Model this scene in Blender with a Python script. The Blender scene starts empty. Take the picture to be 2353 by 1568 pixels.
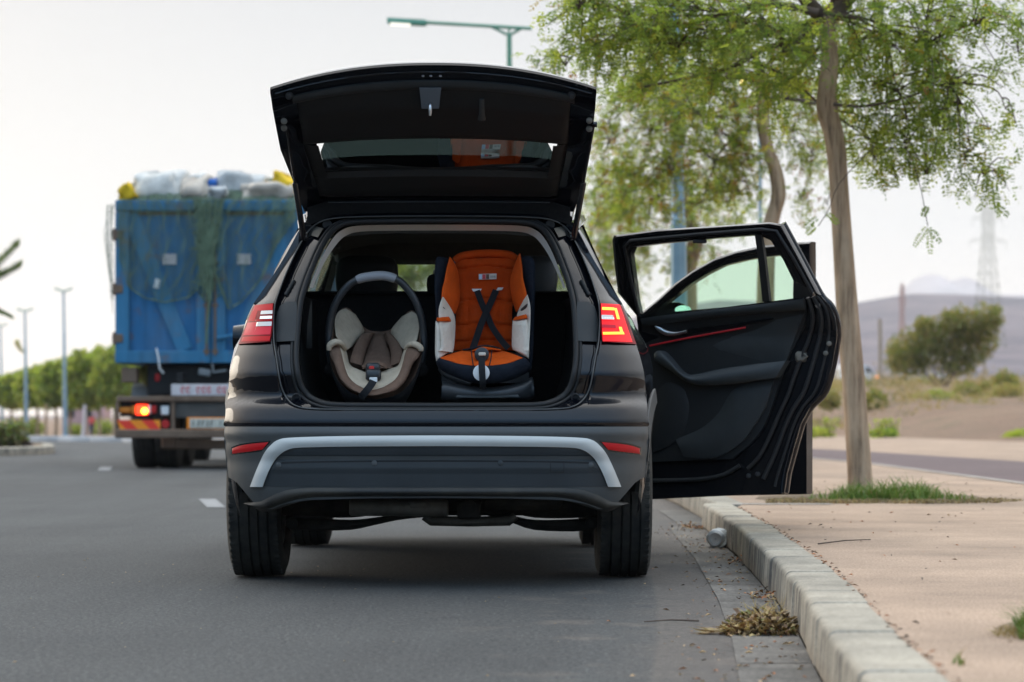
import bpy, math, random
import numpy as np
from mathutils import Vector, Matrix
from mathutils.geometry import tessellate_polygon

# ------------------------------------------------------------------ camera, sky, sun, exposure
SC = bpy.context.scene
R = math.radians
F = 6100.0            # focal length in measuring units (2353 across the frame)
CX, HY, EYE = 1176.5, 954.0, 0.705
cam = bpy.data.cameras.new("camera")
camo = bpy.data.objects.new("camera", cam)
SC.collection.objects.link(camo)
camo.location = (0, 0, EYE)
camo.rotation_euler = (R(90), 0, 0)
cam.sensor_width = 36.0
cam.lens = 36.0 * F / 2353.0
cam.shift_y = (HY - 784.0) / 2353.0
cam.clip_start = 0.1
cam.clip_end = 30000
cam.dof.use_dof = True
cam.dof.focus_distance = 10.75
cam.dof.aperture_fstop = 4.0
SC.camera = camo
SC.view_settings.view_transform = 'Standard'
SC.view_settings.look = 'None'
SC.view_settings.gamma = 1
SC.view_settings.exposure = 0.32
try:
    SC.cycles.use_denoising = True
    SC.cycles.max_bounces = 10
    SC.cycles.transparent_max_bounces = 24
    SC.cycles.volume_bounces = 0
    SC.cycles.caustics_reflective = False
    SC.cycles.caustics_refractive = False
    SC.cycles.sample_clamp_indirect = 6
except Exception:
    pass
SUN_EL, SUN_ROT = R(9), R(-52)      # low sun ahead and to the left, veiled by thin cloud
W = bpy.data.worlds.new("World")
SC.world = W
W.use_nodes = True
nt = W.node_tree
nt.nodes.clear()
sky = nt.nodes.new('ShaderNodeTexSky')
sky.sky_type = 'NISHITA'
sky.sun_disc = False
sky.sun_elevation = SUN_EL
sky.sun_rotation = SUN_ROT
sky.air_density = 1.0
sky.dust_density = 2.5
sky.ozone_density = 1.0
# thin overcast veil over the clear sky, brighter overhead than at the horizon
tc = nt.nodes.new('ShaderNodeTexCoord')
sep = nt.nodes.new('ShaderNodeSeparateXYZ'); nt.links.new(tc.outputs['Generated'], sep.inputs[0])
veil = nt.nodes.new('ShaderNodeValToRGB')
ve = veil.color_ramp.elements
ve[0].position = 0.0; ve[0].color = (1.30, 1.15, .97, 1)
ve[1].position = 1.0; ve[1].color = (2.55, 2.52, 2.46, 1)
e = ve.new(.07); e.color = (.86, .85, .82, 1)
e = ve.new(.16); e.color = (.635, .65, .665, 1)
e = ve.new(.5); e.color = (1.62, 1.65, 1.69, 1)
nt.links.new(sep.outputs['Z'], veil.inputs['Fac'])
nz = nt.nodes.new('ShaderNodeTexNoise'); nz.inputs['Scale'].default_value = 2.0; nz.inputs['Detail'].default_value = 4
nt.links.new(tc.outputs['Generated'], nz.inputs['Vector'])
vm = nt.nodes.new('ShaderNodeMapRange'); vm.inputs['From Min'].default_value = .3; vm.inputs['From Max'].default_value = .7
vm.inputs['To Min'].default_value = 9.6; vm.inputs['To Max'].default_value = 10.4
nt.links.new(nz.outputs['Fac'], vm.inputs['Value'])
vs_ = nt.nodes.new('ShaderNodeVectorMath'); vs_.operation = 'SCALE'
nt.links.new(veil.outputs['Color'], vs_.inputs[0]); nt.links.new(vm.outputs[0], vs_.inputs['Scale'])
mx = nt.nodes.new('ShaderNodeMix'); mx.data_type = 'RGBA'
mx.inputs['Factor'].default_value = .93
nt.links.new(sky.outputs['Color'], mx.inputs[6])
# the half of the sky away from the sun is duller and bluer; the veil glows warm around the hidden sun
vr = nt.nodes.new('ShaderNodeValToRGB'); rr_ = vr.color_ramp.elements
rr_[0].position = .10; rr_[0].color = (.40, .63, .93, 1); rr_[1].position = .62; rr_[1].color = (1, 1, 1, 1)
ym = nt.nodes.new('ShaderNodeMapRange'); ym.inputs['From Min'].default_value = -1; ym.inputs['From Max'].default_value = 1
nt.links.new(sep.outputs['Y'], ym.inputs['Value']); nt.links.new(ym.outputs[0], vr.inputs['Fac'])
vmul = nt.nodes.new('ShaderNodeVectorMath'); vmul.operation = 'MULTIPLY'
nt.links.new(vs_.outputs[0], vmul.inputs[0]); nt.links.new(vr.outputs['Color'], vmul.inputs[1])
dt = nt.nodes.new('ShaderNodeVectorMath'); dt.operation = 'DOT_PRODUCT'; nt.links.new(tc.outputs['Generated'], dt.inputs[0])
dt.inputs[1].default_value = (math.sin(SUN_ROT) * math.cos(SUN_EL), math.cos(SUN_ROT) * math.cos(SUN_EL), math.sin(SUN_EL))
dm = nt.nodes.new('ShaderNodeMath'); dm.operation = 'MAXIMUM'; dm.inputs[1].default_value = 0; nt.links.new(dt.outputs['Value'], dm.inputs[0])
dp = nt.nodes.new('ShaderNodeMath'); dp.operation = 'POWER'; dp.inputs[1].default_value = 8; nt.links.new(dm.outputs[0], dp.inputs[0])
gl = nt.nodes.new('ShaderNodeVectorMath'); gl.operation = 'SCALE'; gl.inputs[0].default_value = (8.5, 6.0, 3.2); nt.links.new(dp.outputs[0], gl.inputs['Scale'])
ad = nt.nodes.new('ShaderNodeVectorMath'); ad.operation = 'ADD'; nt.links.new(vmul.outputs[0], ad.inputs[0]); nt.links.new(gl.outputs[0], ad.inputs[1])
nt.links.new(ad.outputs[0], mx.inputs[7])
bg = nt.nodes.new('ShaderNodeBackground'); bg.inputs['Strength'].default_value = 0.1
nt.links.new(mx.outputs[2], bg.inputs['Color'])
wo = nt.nodes.new('ShaderNodeOutputWorld')
nt.links.new(bg.outputs[0], wo.inputs[0])
sl = bpy.data.lights.new("sun", 'SUN'); sl.energy = 0.8; sl.angle = R(26); sl.color = (1, .9, .76)
so = bpy.data.objects.new("sun", sl); SC.collection.objects.link(so)
sd = Vector((math.sin(SUN_ROT) * math.cos(SUN_EL), math.cos(SUN_ROT) * math.cos(SUN_EL), math.sin(SUN_EL)))
so.rotation_euler = sd.to_track_quat('Z', 'Y').to_euler()

rnd = random.Random(7)
rng = np.random.default_rng(11)

# ------------------------------------------------------------------ helpers
def world_at(px, py, Y):
    return Vector(((px - CX) * Y / F, Y, EYE + (HY - py) * Y / F))

def bez(pts, n):
    """resample a polyline with a Catmull-Rom spline"""
    P = [np.array(p, float) for p in pts]
    m = len(P)
    out = []
    for i in range(n):
        t = i / (n - 1) * (m - 1)
        k = min(int(t), m - 2); f = t - k
        p0 = P[max(k - 1, 0)]; p1 = P[k]; p2 = P[k + 1]; p3 = P[min(k + 2, m - 1)]
        out.append(.5 * (2 * p1 + (p2 - p0) * f + (2 * p0 - 5 * p1 + 4 * p2 - p3) * f * f + (3 * p1 - p0 - 3 * p2 + p3) * f ** 3))
    return out

def lin(pts, n):
    P = [np.array(p, float) for p in pts]
    d = [0]
    for a, b in zip(P, P[1:]): d.append(d[-1] + max(1e-9, float(np.linalg.norm(b - a))))
    out = []
    for i in range(n):
        s = d[-1] * i / (n - 1)
        k = 0
        while k < len(P) - 2 and d[k + 1] < s: k += 1
        f = (s - d[k]) / (d[k + 1] - d[k])
        out.append(P[k] + (P[k + 1] - P[k]) * min(max(f, 0), 1))
    return out

def interp(x, tab):
    return float(np.interp(x, [t[0] for t in tab], [t[1] for t in tab]))

def sst(x):
    x = min(max(x, 0.), 1.)
    return x * x * (3 - 2 * x)

class MB:
    def __init__(s): s.v = []; s.f = []; s.m = []
    def add(s, vs, fs, m=0):
        o = len(s.v)
        s.v.extend([tuple(map(float, p)) for p in vs])
        for f in fs:
            s.f.append(tuple(i + o for i in f)); s.m.append(m)
        return s
    def box(s, c, size, b=0.0, rot=None, m=0):
        hx, hy, hz = [q / 2 for q in size]
        b = min(b, hx * .9, hy * .9, hz * .9)
        vs = []
        if b <= 0:
            for x in (-1, 1):
                for y in (-1, 1):
                    for z in (-1, 1): vs.append((x * hx, y * hy, z * hz))
            fs = [(0, 1, 3, 2), (4, 6, 7, 5), (0, 4, 5, 1), (2, 3, 7, 6), (0, 2, 6, 4), (1, 5, 7, 3)]
        else:
            idx = {}
            for x in (-1, 1):
                for y in (-1, 1):
                    for z in (-1, 1):
                        for a in range(3):
                            p = [x * (hx - b), y * (hy - b), z * (hz - b)]
                            p[a] = (x * hx, y * hy, z * hz)[a]
                            idx[(x, y, z, a)] = len(vs); vs.append(tuple(p))
            fs = []
            for a in range(3):
                u, w = [(1, 2), (2, 0), (0, 1)][a]
                for sg in (-1, 1):
                    q = []
                    for (su, sw) in ((-1, -1), (1, -1), (1, 1), (-1, 1)):
                        k = [0, 0, 0]; k[a] = sg; k[u] = su; k[w] = sw
                        q.append(idx[(k[0], k[1], k[2], a)])
                    fs.append(tuple(q if sg > 0 else q[::-1]))
            for a in range(3):
                u, w = [(1, 2), (2, 0), (0, 1)][a]
                for su in (-1, 1):
                    for sw in (-1, 1):
                        k0 = [0, 0, 0]; k0[u] = su; k0[w] = sw
                        kk = []
                        for sa in (-1, 1):
                            k = list(k0); k[a] = sa; kk.append(tuple(k))
                        q = (idx[kk[0] + (u,)], idx[kk[1] + (u,)], idx[kk[1] + (w,)], idx[kk[0] + (w,)])
                        fs.append(q if su * sw > 0 else q[::-1])
            for x in (-1, 1):
                for y in (-1, 1):
                    for z in (-1, 1):
                        q = (idx[(x, y, z, 0)], idx[(x, y, z, 1)], idx[(x, y, z, 2)])
                        fs.append(q if x * y * z > 0 else q[::-1])
        c = Vector(c)
        if rot is not None: vs = [rot @ Vector(p) + c for p in vs]
        else: vs = [Vector(p) + c for p in vs]
        return s.add(vs, fs, m)
    def tube(s, pts, r, n=8, cap=True, m=0, flat=1.0):
        P = [Vector(p) for p in pts]
        rs = r if isinstance(r, (list, tuple)) else [r] * len(P)
        T = []
        for i in range(len(P)):
            t = (P[min(i + 1, len(P) - 1)] - P[max(i - 1, 0)])
            T.append(t.normalized() if t.length > 1e-9 else Vector((0, 0, 1)))
        up = Vector((0, 0, 1)) if abs(T[0].z) < .9 else Vector((1, 0, 0))
        N = (up - T[0] * up.dot(T[0])).normalized()
        rings = []
        for i in range(len(P)):
            N = (N - T[i] * N.dot(T[i]))
            N = N.normalized() if N.length > 1e-6 else T[i].orthogonal().normalized()
            B = T[i].cross(N)
            rings.append([P[i] + (N * math.cos(2 * math.pi * k / n) * flat + B * math.sin(2 * math.pi * k / n)) * rs[i] for k in range(n)])
        return s.loft(rings, True, cap, cap, m)
    def loft(s, rings, closed=True, cap0=False, cap1=False, m=0):
        n = len(rings[0]); vs = [p for r in rings for p in r]; fs = []
        k = n if closed else n - 1
        for i in range(len(rings) - 1):
            for j in range(k):
                a = i * n + j; b = i * n + (j + 1) % n
                fs.append((a, b, b + n, a + n))
        if cap0: fs.append(tuple(range(n))[::-1])
        if cap1: fs.append(tuple(range((len(rings) - 1) * n, len(rings) * n)))
        return s.add(vs, fs, m)
    def grid(s, G, m=0, flip=False, skip=None):
        nr, nc = len(G), len(G[0]); fs = []
        for i in range(nr - 1):
            for j in range(nc - 1):
                if skip and skip(i, j): continue
                q = (i * nc + j, i * nc + j + 1, (i + 1) * nc + j + 1, (i + 1) * nc + j)
                fs.append(q[::-1] if flip else q)
        return s.add([p for r in G for p in r], fs, m)
    def slab(s, G, off, m=0):
        """closed solid: grid G as the front, the same grid moved by vector off (or a function of i,j) as the back"""
        nr, nc = len(G), len(G[0])
        offf = off if callable(off) else (lambda i, j: Vector(off))
        H = [[Vector(G[i][j]) + offf(i, j) for j in range(nc)] for i in range(nr)]
        o = len(s.v)
        s.grid(G, m); s.grid(H, m, True)
        b = o + nr * nc
        per = [(0, j) for j in range(nc)] + [(i, nc - 1) for i in range(1, nr)] + [(nr - 1, j) for j in range(nc - 2, -1, -1)] + [(i, 0) for i in range(nr - 2, 0, -1)]
        for k in range(len(per)):
            p, q = per[k], per[(k + 1) % len(per)]
            ip, iq = p[0] * nc + p[1], q[0] * nc + q[1]
            s.f.append((o + iq, o + ip, b + ip, b + iq)); s.m.append(m)
        return s
    def poly(s, front, back, m=0):
        """solid from a (concave) outline given as front and back 3-D points"""
        tri = tessellate_polygon([[Vector(p) for p in front]])
        n = len(front)
        fs = [tuple(t) for t in tri] + [tuple(i + n for i in t[::-1]) for t in tri]
        fs += [(i, (i + 1) % n, (i + 1) % n + n, i + n) for i in range(n)]
        return s.add(list(front) + list(back), fs, m)
    def lathe(s, prof, c, axis='X', n=48, m=0, closed=False):
        """prof: list of (along axis, radius)"""
        rings = []
        for (a, r) in prof:
            ring = []
            for k in range(n):
                t = 2 * math.pi * k / n
                u, w = r * math.cos(t), r * math.sin(t)
                p = {'X': (a, u, w), 'Y': (u, a, w), 'Z': (u, w, a)}[axis]
                ring.append(Vector(p) + Vector(c))
            rings.append(ring)
        if closed: rings.append(rings[0])
        return s.loft(rings, True, not closed and prof[0][1] > 1e-6, not closed and prof[-1][1] > 1e-6, m)
    def build(s, name, mats, parent=None, smooth=40, label=None):
        me = bpy.data.meshes.new(name)
        me.from_pydata(s.v, [], s.f)
        mats = mats if isinstance(mats, (list, tuple)) else [mats]
        for q in mats: me.materials.append(q)
        if len(mats) > 1: me.polygons.foreach_set('material_index', s.m)
        me.validate()
        import bmesh
        bm = bmesh.new(); bm.from_mesh(me)
        bmesh.ops.recalc_face_normals(bm, faces=bm.faces)
        bm.to_mesh(me); bm.free()
        if smooth:
            me.polygons.foreach_set('use_smooth', [True] * len(me.polygons))
            if smooth < 180: me.set_sharp_from_angle(angle=R(smooth))
        ob = bpy.data.objects.new(name, me)
        SC.collection.objects.link(ob)
        if parent is not None: ob.parent = parent
        if label: ob['label'] = label
        return ob

def thing(name, label, cat, loc=(0, 0, 0), rz=0, group=None):
    o = bpy.data.objects.new(name, None)
    o.empty_display_size = .1
    SC.collection.objects.link(o)
    o.location = loc; o.rotation_euler = (0, 0, rz)
    o['label'] = label; o['category'] = cat
    if group: o['group'] = group
    return o

def tag(o, label=None, cat=None, group=None, kind=None):
    for k, v in (('label', label), ('category', cat), ('group', group), ('kind', kind)):
        if v: o[k] = v
    return o

def copy_tree(o, parent=None):
    c = o.copy(); SC.collection.objects.link(c)
    if parent is not None: c.parent = parent
    for ch in list(o.children): copy_tree(ch, c)
    return c

# ------------------------------------------------------------------ materials
def mat(name, base, rough=.6, metal=0., spec=.5, coat=0., var=0., vscale=6., bump=0., bscale=60., emit=None, estr=0., trans=0., ior=1.45, stretch=None, tint2=None, sheen=0.):
    m = bpy.data.materials.new(name); m.use_nodes = True
    n = m.node_tree.nodes; L = m.node_tree.links
    b = n['Principled BSDF']
    b.inputs['Base Color'].default_value = (*base, 1)
    b.inputs['Roughness'].default_value = rough
    b.inputs['Metallic'].default_value = metal
    b.inputs['Specular IOR Level'].default_value = spec
    b.inputs['Coat Weight'].default_value = coat
    b.inputs['Coat Roughness'].default_value = .03
    b.inputs['IOR'].default_value = ior
    b.inputs['Transmission Weight'].default_value = trans
    b.inputs['Sheen Weight'].default_value = sheen
    if emit:
        b.inputs['Emission Color'].default_value = (*emit, 1); b.inputs['Emission Strength'].default_value = estr
    t = None
    if var or bump:
        t = n.new('ShaderNodeTexCoord'); mp = n.new('ShaderNodeMapping')
        L.new(t.outputs['Object'], mp.inputs['Vector'])
        if stretch: mp.inputs['Scale'].default_value = stretch
    if var:
        z = n.new('ShaderNodeTexNoise'); z.inputs['Scale'].default_value = vscale; z.inputs['Detail'].default_value = 6; z.inputs['Roughness'].default_value = .62
        L.new(mp.outputs[0], z.inputs['Vector'])
        cr = n.new('ShaderNodeValToRGB')
        cr.color_ramp.elements[0].position = .32; cr.color_ramp.elements[1].position = .68
        c2 = tint2 or base
        cr.color_ramp.elements[0].color = (*[q * (1 - var) for q in base], 1)
        cr.color_ramp.elements[1].color = (*[min(1, q * (1 + var)) for q in c2], 1)
        L.new(z.outputs['Fac'], cr.inputs['Fac']); L.new(cr.outputs['Color'], b.inputs['Base Color'])
        rr = n.new('ShaderNodeMapRange'); rr.inputs['To Min'].default_value = max(0, rough - .06); rr.inputs['To Max'].default_value = min(1, rough + .08)
        L.new(z.outputs['Fac'], rr.inputs['Value'])
        if rough > .12: L.new(rr.outputs[0], b.inputs['Roughness'])
    if bump:
        z2 = n.new('ShaderNodeTexNoise'); z2.inputs['Scale'].default_value = bscale; z2.inputs['Detail'].default_value = 4
        L.new(mp.outputs[0], z2.inputs['Vector'])
        bp = n.new('ShaderNodeBump'); bp.inputs['Strength'].default_value = bump; bp.inputs['Distance'].default_value = .01
        L.new(z2.outputs['Fac'], bp.inputs['Height']); L.new(bp.outputs[0], b.inputs['Normal'])
    return m

def leafmat(name, base, trans=.35):
    m = bpy.data.materials.new(name); m.use_nodes = True
    n = m.node_tree.nodes; L = m.node_tree.links
    b = n['Principled BSDF']; b.inputs['Base Color'].default_value = (*base, 1); b.inputs['Roughness'].default_value = .55
    b.inputs['Specular IOR Level'].default_value = .3
    t = n.new('ShaderNodeBsdfTranslucent'); t.inputs['Color'].default_value = (base[0] * 1.3, base[1] * 1.35, base[2] * .8, 1)
    x = n.new('ShaderNodeMixShader'); x.inputs[0].default_value = trans
    L.new(b.outputs[0], x.inputs[1]); L.new(t.outputs[0], x.inputs[2]); L.new(x.outputs[0], n['Material Output'].inputs[0])
    g = n.new('ShaderNodeNewGeometry'); oi = n.new('ShaderNodeTexNoise'); oi.inputs['Scale'].default_value = 3.0
    L.new(g.outputs['Position'], oi.inputs['Vector'])
    hs = n.new('ShaderNodeHueSaturation'); hs.inputs['Color'].default_value = (*base, 1)
    mr = n.new('ShaderNodeMapRange'); mr.inputs['From Min'].default_value = .3; mr.inputs['From Max'].default_value = .7
    mr.inputs['To Min'].default_value = .65; mr.inputs['To Max'].default_value = 1.4
    L.new(oi.outputs['Fac'], mr.inputs['Value']); L.new(mr.outputs[0], hs.inputs['Value']); L.new(hs.outputs[0], b.inputs['Base Color'])
    return m

def tintglass(name, col, refl=1.0, rough=0.0):
    """thin glass pane: coloured see-through plus a mirror film that grows at grazing angles"""
    m = bpy.data.materials.new(name); m.use_nodes = True
    n = m.node_tree.nodes; L = m.node_tree.links
    n.remove(n['Principled BSDF'])
    t = n.new('ShaderNodeBsdfTransparent'); t.inputs[0].default_value = (*col, 1)
    g = n.new('ShaderNodeBsdfGlossy'); g.inputs['Roughness'].default_value = rough; g.inputs[0].default_value = (.95, 1, .98, 1)
    fr = n.new('ShaderNodeFresnel'); fr.inputs['IOR'].default_value = 1.55
    mu = n.new('ShaderNodeMath'); mu.operation = 'MULTIPLY'; mu.inputs[1].default_value = refl
    L.new(fr.outputs[0], mu.inputs[0])
    x = n.new('ShaderNodeMixShader'); L.new(mu.outputs[0], x.inputs[0]); L.new(t.outputs[0], x.inputs[1]); L.new(g.outputs[0], x.inputs[2])
    L.new(x.outputs[0], n['Material Output'].inputs[0])
    return m

M = {}
M['paint'] = mat('black_paint', (.002, .0025, .0045), .35, 0., .03, 1.0)
M['paint'].node_tree.nodes['Principled BSDF'].inputs['Coat IOR'].default_value = 1.37
M['paint'].node_tree.nodes['Principled BSDF'].inputs['Coat Roughness'].default_value = .015
M['gloss'] = mat('gloss_black', (.006, .006, .007), .18, 0, .5, .3)
M['trimk'] = mat('black_trim', (.0065, .007, .007), .6, 0, .4, var=.2, vscale=30, bump=.12, bscale=500)
M['trimd'] = mat('dark_trim', (.018, .0205, .021), .55, 0, .4, var=.15, vscale=20, bump=.12, bscale=450)
M['trimg'] = mat('grey_trim', (.032, .037, .039), .55, 0, .4, var=.12, vscale=20, bump=.10, bscale=450)
M['fabk'] = mat('black_carpet', (.010, .010, .010), .95, 0, .1, var=.3, vscale=80, bump=.3, bscale=600)
M['rubber'] = mat('rubber', (.014, .014, .014), .6, 0, .35, var=.15, vscale=30)
M['clad'] = mat('grey_cladding', (.062, .064, .062), .45, 0, .45, var=.10, vscale=5, bump=.08, bscale=700)
M['cladd'] = mat('dark_cladding', (.030, .034, .036), .42, 0, .45, var=.10, vscale=5, bump=.08, bscale=700)
M['valance'] = mat('valance_plastic', (.014, .014, .013), .5, 0, .4, var=.35, vscale=6, tint2=(.03, .026, .02))
M['silver'] = mat('silver_trim', (.54, .53, .49), .48, .1, .5, .1, var=.05, vscale=4)
M['chrome'] = mat('satin_metal', (.55, .57, .58), .28, .9)
M['steel'] = mat('dull_steel', (.20, .195, .18), .5, .7, var=.25, vscale=10)
M['dirtysteel'] = mat('dirty_steel', (.13, .12, .10), .6, .5, var=.35, vscale=12)
M['under'] = mat('underbody_black', (.012, .012, .012), .7, 0, .3, var=.4, vscale=9, tint2=(.03, .027, .022))
M['beige'] = mat('headliner_edge', (.72, .68, .62), .7)
M['headl'] = mat('headliner', (.055, .055, .05), .9, 0, .1, var=.1, vscale=40)
M['redlens'] = mat('red_lens', (.44, .005, .010), .3, 0, .12, .0)
M['redlens2'] = mat('red_lens_dark', (.20, .003, .006), .3, 0, .12, .0)
M['pinklens'] = mat('red_lens_pale', (.55, .02, .04), .3, 0, .12, .0)
M['clearlens'] = mat('clear_lens', (.42, .43, .43), .15, .3, .6, .5)
M['brightlens'] = mat('bright_reflector', (.85, .85, .82), .2, .2, .6, .4)
M['redreflex'] = mat('red_reflector', (.46, .006, .010), .3, 0, .3, .1, bump=.15, bscale=300)
M['glow'] = mat('amber_light', (1, .35, .02), .3, emit=(1, .17, .009), estr=3.2)
M['glowred'] = mat('red_light', (.45, .006, .01), .4, spec=.15, emit=(1, .012, .022), estr=.62)
M['tyre'] = mat('tyre_rubber', (.020, .020, .019), .75, 0, .3, var=.35, vscale=14, tint2=(.035, .032, .026), bump=.15, bscale=160)
M['rim'] = mat('wheel_alloy', (.32, .33, .34), .35, .8)
M['glass'] = tintglass('clear_glass', (.985, .995, .99), .5)
M['gglass'] = tintglass('green_glass', (.83, .96, .86), .4)
M['pglass'] = tintglass('privacy_glass', (.035, .055, .053), .42)
M['wglass'] = tintglass('windscreen_glass', (.70, .84, .70), .5)
M['redline'] = mat('red_strip', (.34, .010, .016), .35, emit=(1, .02, .03), estr=.03)
# child seats
M['orange'] = mat('orange_fabric_shaded', (.42, .045, .004), .9, 0, .12, var=.14, vscale=14, bump=.35, bscale=90)  # darker copy of the seat's orange: shade on the back painted in
M['orange2'] = mat('orange_fabric_lit', (.58, .080, .008), .9, 0, .12, var=.12, vscale=14, bump=.35, bscale=90)  # lit copy of the same orange, for the parts nearer the opening
M['navy'] = mat('navy_fabric', (.012, .015, .022), .92, 0, .15, var=.2, vscale=20, bump=.35, bscale=80)
M['cream'] = mat('cream_fabric', (.62, .55, .46), .9, 0, .15, var=.08, vscale=14, bump=.35, bscale=80)
M['cream2'] = mat('beige_fabric', (.46, .375, .275), .92, 0, .15, var=.12, vscale=18, bump=.4, bscale=70)
M['brown'] = mat('brown_fabric', (.155, .095, .066), .92, 0, .15, var=.15, vscale=18, bump=.4, bscale=90)
M['web'] = mat('webbing', (.010, .011, .013), .8, 0, .3, bump=.3, bscale=400)
M['plast'] = mat('seat_plastic', (.022, .024, .026), .38, 0, .5)
M['plastg'] = mat('grey_plastic', (.24, .24, .25), .45, 0, .5)
M['white'] = mat('white_plastic', (.70, .70, .68), .45)
M['redbtn'] = mat('red_button', (.5, .02, .015), .4)
M['lblue'] = mat('label_pale_blue', (.45, .6, .75), .6)
M['lred'] = mat('label_red', (.55, .05, .06), .6)
M['lbrown'] = mat('label_brown', (.10, .05, .03), .6)
# ------------------------------------------------------------------ setting: road, kerb, pavement, ground, hills
KERB = [(-4, -.35), (0, .25), (3, .53), (5.5, .735), (7, .815), (8.4, .91), (10.1, 1.0), (13, 1.11), (16.7, 1.195)]
KERB2 = [(16.75, 1.285), (21, 1.30), (26, 1.2), (32, .85), (40, 0.0), (48, -1.5), (55, -3.6), (62, -6.6), (68, -10.0), (72, -14), (76, -26), (79, -60)]
def kerbx(Y):
    return interp(Y, KERB) if Y < 16.72 else interp(Y, KERB2)
FIELD = [(-5, 13), (30, 12.4), (55, 10.6), (69, 9.3), (120, 4.5), (400, -20)]
def fieldx(Y): return interp(Y, FIELD)
RISE = [(-5, .9), (75, .92), (100, 1.4), (130, 2.1), (280, 3.9), (500, 6.8), (1000, 14), (3000, 40), (9000, 60)]
def ground_z(X, Y):
    zl = -.05 - .0065 * min(max(Y - 79, 0), 240)
    e = X - fieldx(Y)
    zr = interp(Y, RISE)
    w = sst((e + .3) / (5. + .02 * max(Y, 0)))
    base = zl if Y > 72 else -.06
    if e > -.6 and Y <= 80: base = max(base, .09 * sst((e + .6) / .6))
    z = base * (1 - w) + zr * w
    if e > 3: z += .05 * math.sin(X * 1.3 + Y * .31) * math.sin(X * .37 - Y * .23) * min(1, (e - 3) / 4) * min(1 + Y / 100, 3)
    return z

def nodes_new(name):
    m = bpy.data.materials.new(name); m.use_nodes = True
    return m, m.node_tree.nodes, m.node_tree.links, m.node_tree.nodes['Principled BSDF']
def noise(n, L, vec, scale, detail=5, rough=.6):
    z = n.new('ShaderNodeTexNoise'); z.inputs['Scale'].default_value = scale; z.inputs['Detail'].default_value = detail; z.inputs['Roughness'].default_value = rough
    L.new(vec, z.inputs['Vector']); return z.outputs['Fac']
def ramp(n, L, fac, stops):
    c = n.new('ShaderNodeValToRGB'); e = c.color_ramp.elements
    while len(e) < len(stops): e.new(.5)
    for k, (p, col) in enumerate(stops):
        e[k].position = p; e[k].color = (*col, 1)
    L.new(fac, c.inputs['Fac']); return c.outputs['Color']
def mixc(n, L, fac, a, b, typ='MIX'):
    x = n.new('ShaderNodeMix'); x.data_type = 'RGBA'; x.blend_type = typ
    for sock, val in ((x.inputs['Factor'], fac), (x.inputs[6], a), (x.inputs[7], b)):
        if isinstance(val, (int, float)): sock.default_value = val
        elif isinstance(val, tuple): sock.default_value = (*val, 1)
        else: L.new(val, sock)
    return x.outputs[2]
def mrange(n, L, v, a, b, c=0., d=1.):
    q = n.new('ShaderNodeMapRange'); q.inputs['From Min'].default_value = a; q.inputs['From Max'].default_value = b
    q.inputs['To Min'].default_value = c; q.inputs['To Max'].default_value = d; L.new(v, q.inputs['Value']); return q.outputs[0]
def math2(n, L, op, a, b):
    q = n.new('ShaderNodeMath'); q.operation = op
    for i, v in enumerate((a, b)):
        if isinstance(v, (int, float)): q.inputs[i].default_value = v
        else: L.new(v, q.inputs[i])
    return q.outputs[0]
def bumpn(n, L, h, st, dist=.01):
    q = n.new('ShaderNodeBump'); q.inputs['Strength'].default_value = st; q.inputs['Distance'].default_value = dist
    L.new(h, q.inputs['Height']); return q.outputs[0]
def pos(n):
    return n.new('ShaderNodeNewGeometry').outputs['Position']

# asphalt
m, n, L, b = nodes_new('asphalt')
P = pos(n)
at = n.new('ShaderNodeAttribute'); at.attribute_name = 'kerb_distance'; kd = at.outputs['Fac']
f1 = noise(n, L, P, 70, 5, .8); f2 = noise(n, L, P, 28, 4); f3 = noise(n, L, P, .55, 5); f4 = noise(n, L, P, 3.5, 5)
col = ramp(n, L, f1, [(.34, (.012, .0135, .0145)), (.5, (.046, .050, .052)), (.66, (.135, .138, .136))])
col = mixc(n, L, .8, col, ramp(n, L, f2, [(.3, (.68, .68, .68)), (.7, (1.28, 1.28, 1.28))]), 'MULTIPLY')
col = mixc(n, L, 1., col, ramp(n, L, f3, [(.3, (.82, .82, .82)), (.7, (1.16, 1.14, 1.1))]), 'MULTIPLY')
cb = n.new('ShaderNodeCombineXYZ'); spx = n.new('ShaderNodeSeparateXYZ'); L.new(P, spx.inputs[0]); L.new(math2(n, L, 'MULTIPLY', kd, 1.3), cb.inputs[0]); L.new(math2(n, L, 'MULTIPLY', spx.outputs['Y'], .07), cb.inputs[1])
col = mixc(n, L, 1., col, ramp(n, L, noise(n, L, cb.outputs[0], 1.4, 4), [(.32, (.80, .80, .80)), (.68, (1.12, 1.12, 1.11))]), 'MULTIPLY')
col = mixc(n, L, mrange(n, L, noise(n, L, P, 1.7, 3), .66, .74, 0, .5), col, (.030, .030, .031))
vo = n.new('ShaderNodeTexVoronoi'); vo.inputs['Scale'].default_value = 26; L.new(P, vo.inputs['Vector'])
sp = mrange(n, L, vo.outputs['Distance'], .05, .11, 1, 0)
spn = math2(n, L, 'MULTIPLY', sp, mrange(n, L, noise(n, L, P, 9, 2), .53, .60))
col = mixc(n, L, spn, col, (.30, .29, .27))
d1 = mrange(n, L, kd, .62, .15, 0, 1)
dn = math2(n, L, 'MULTIPLY', mrange(n, L, f4, .34, .62), d1)
band = math2(n, L, 'MULTIPLY', mrange(n, L, kd, .47, .44, 0, .55), mrange(n, L, f4, .25, .5, .5, 1))
dd = math2(n, L, 'MAXIMUM', dn, band)
st = n.new('ShaderNodeMapping'); st.inputs['Scale'].default_value = (1.6, 1.5, 1); L.new(P, st.inputs['Vector'])
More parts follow.
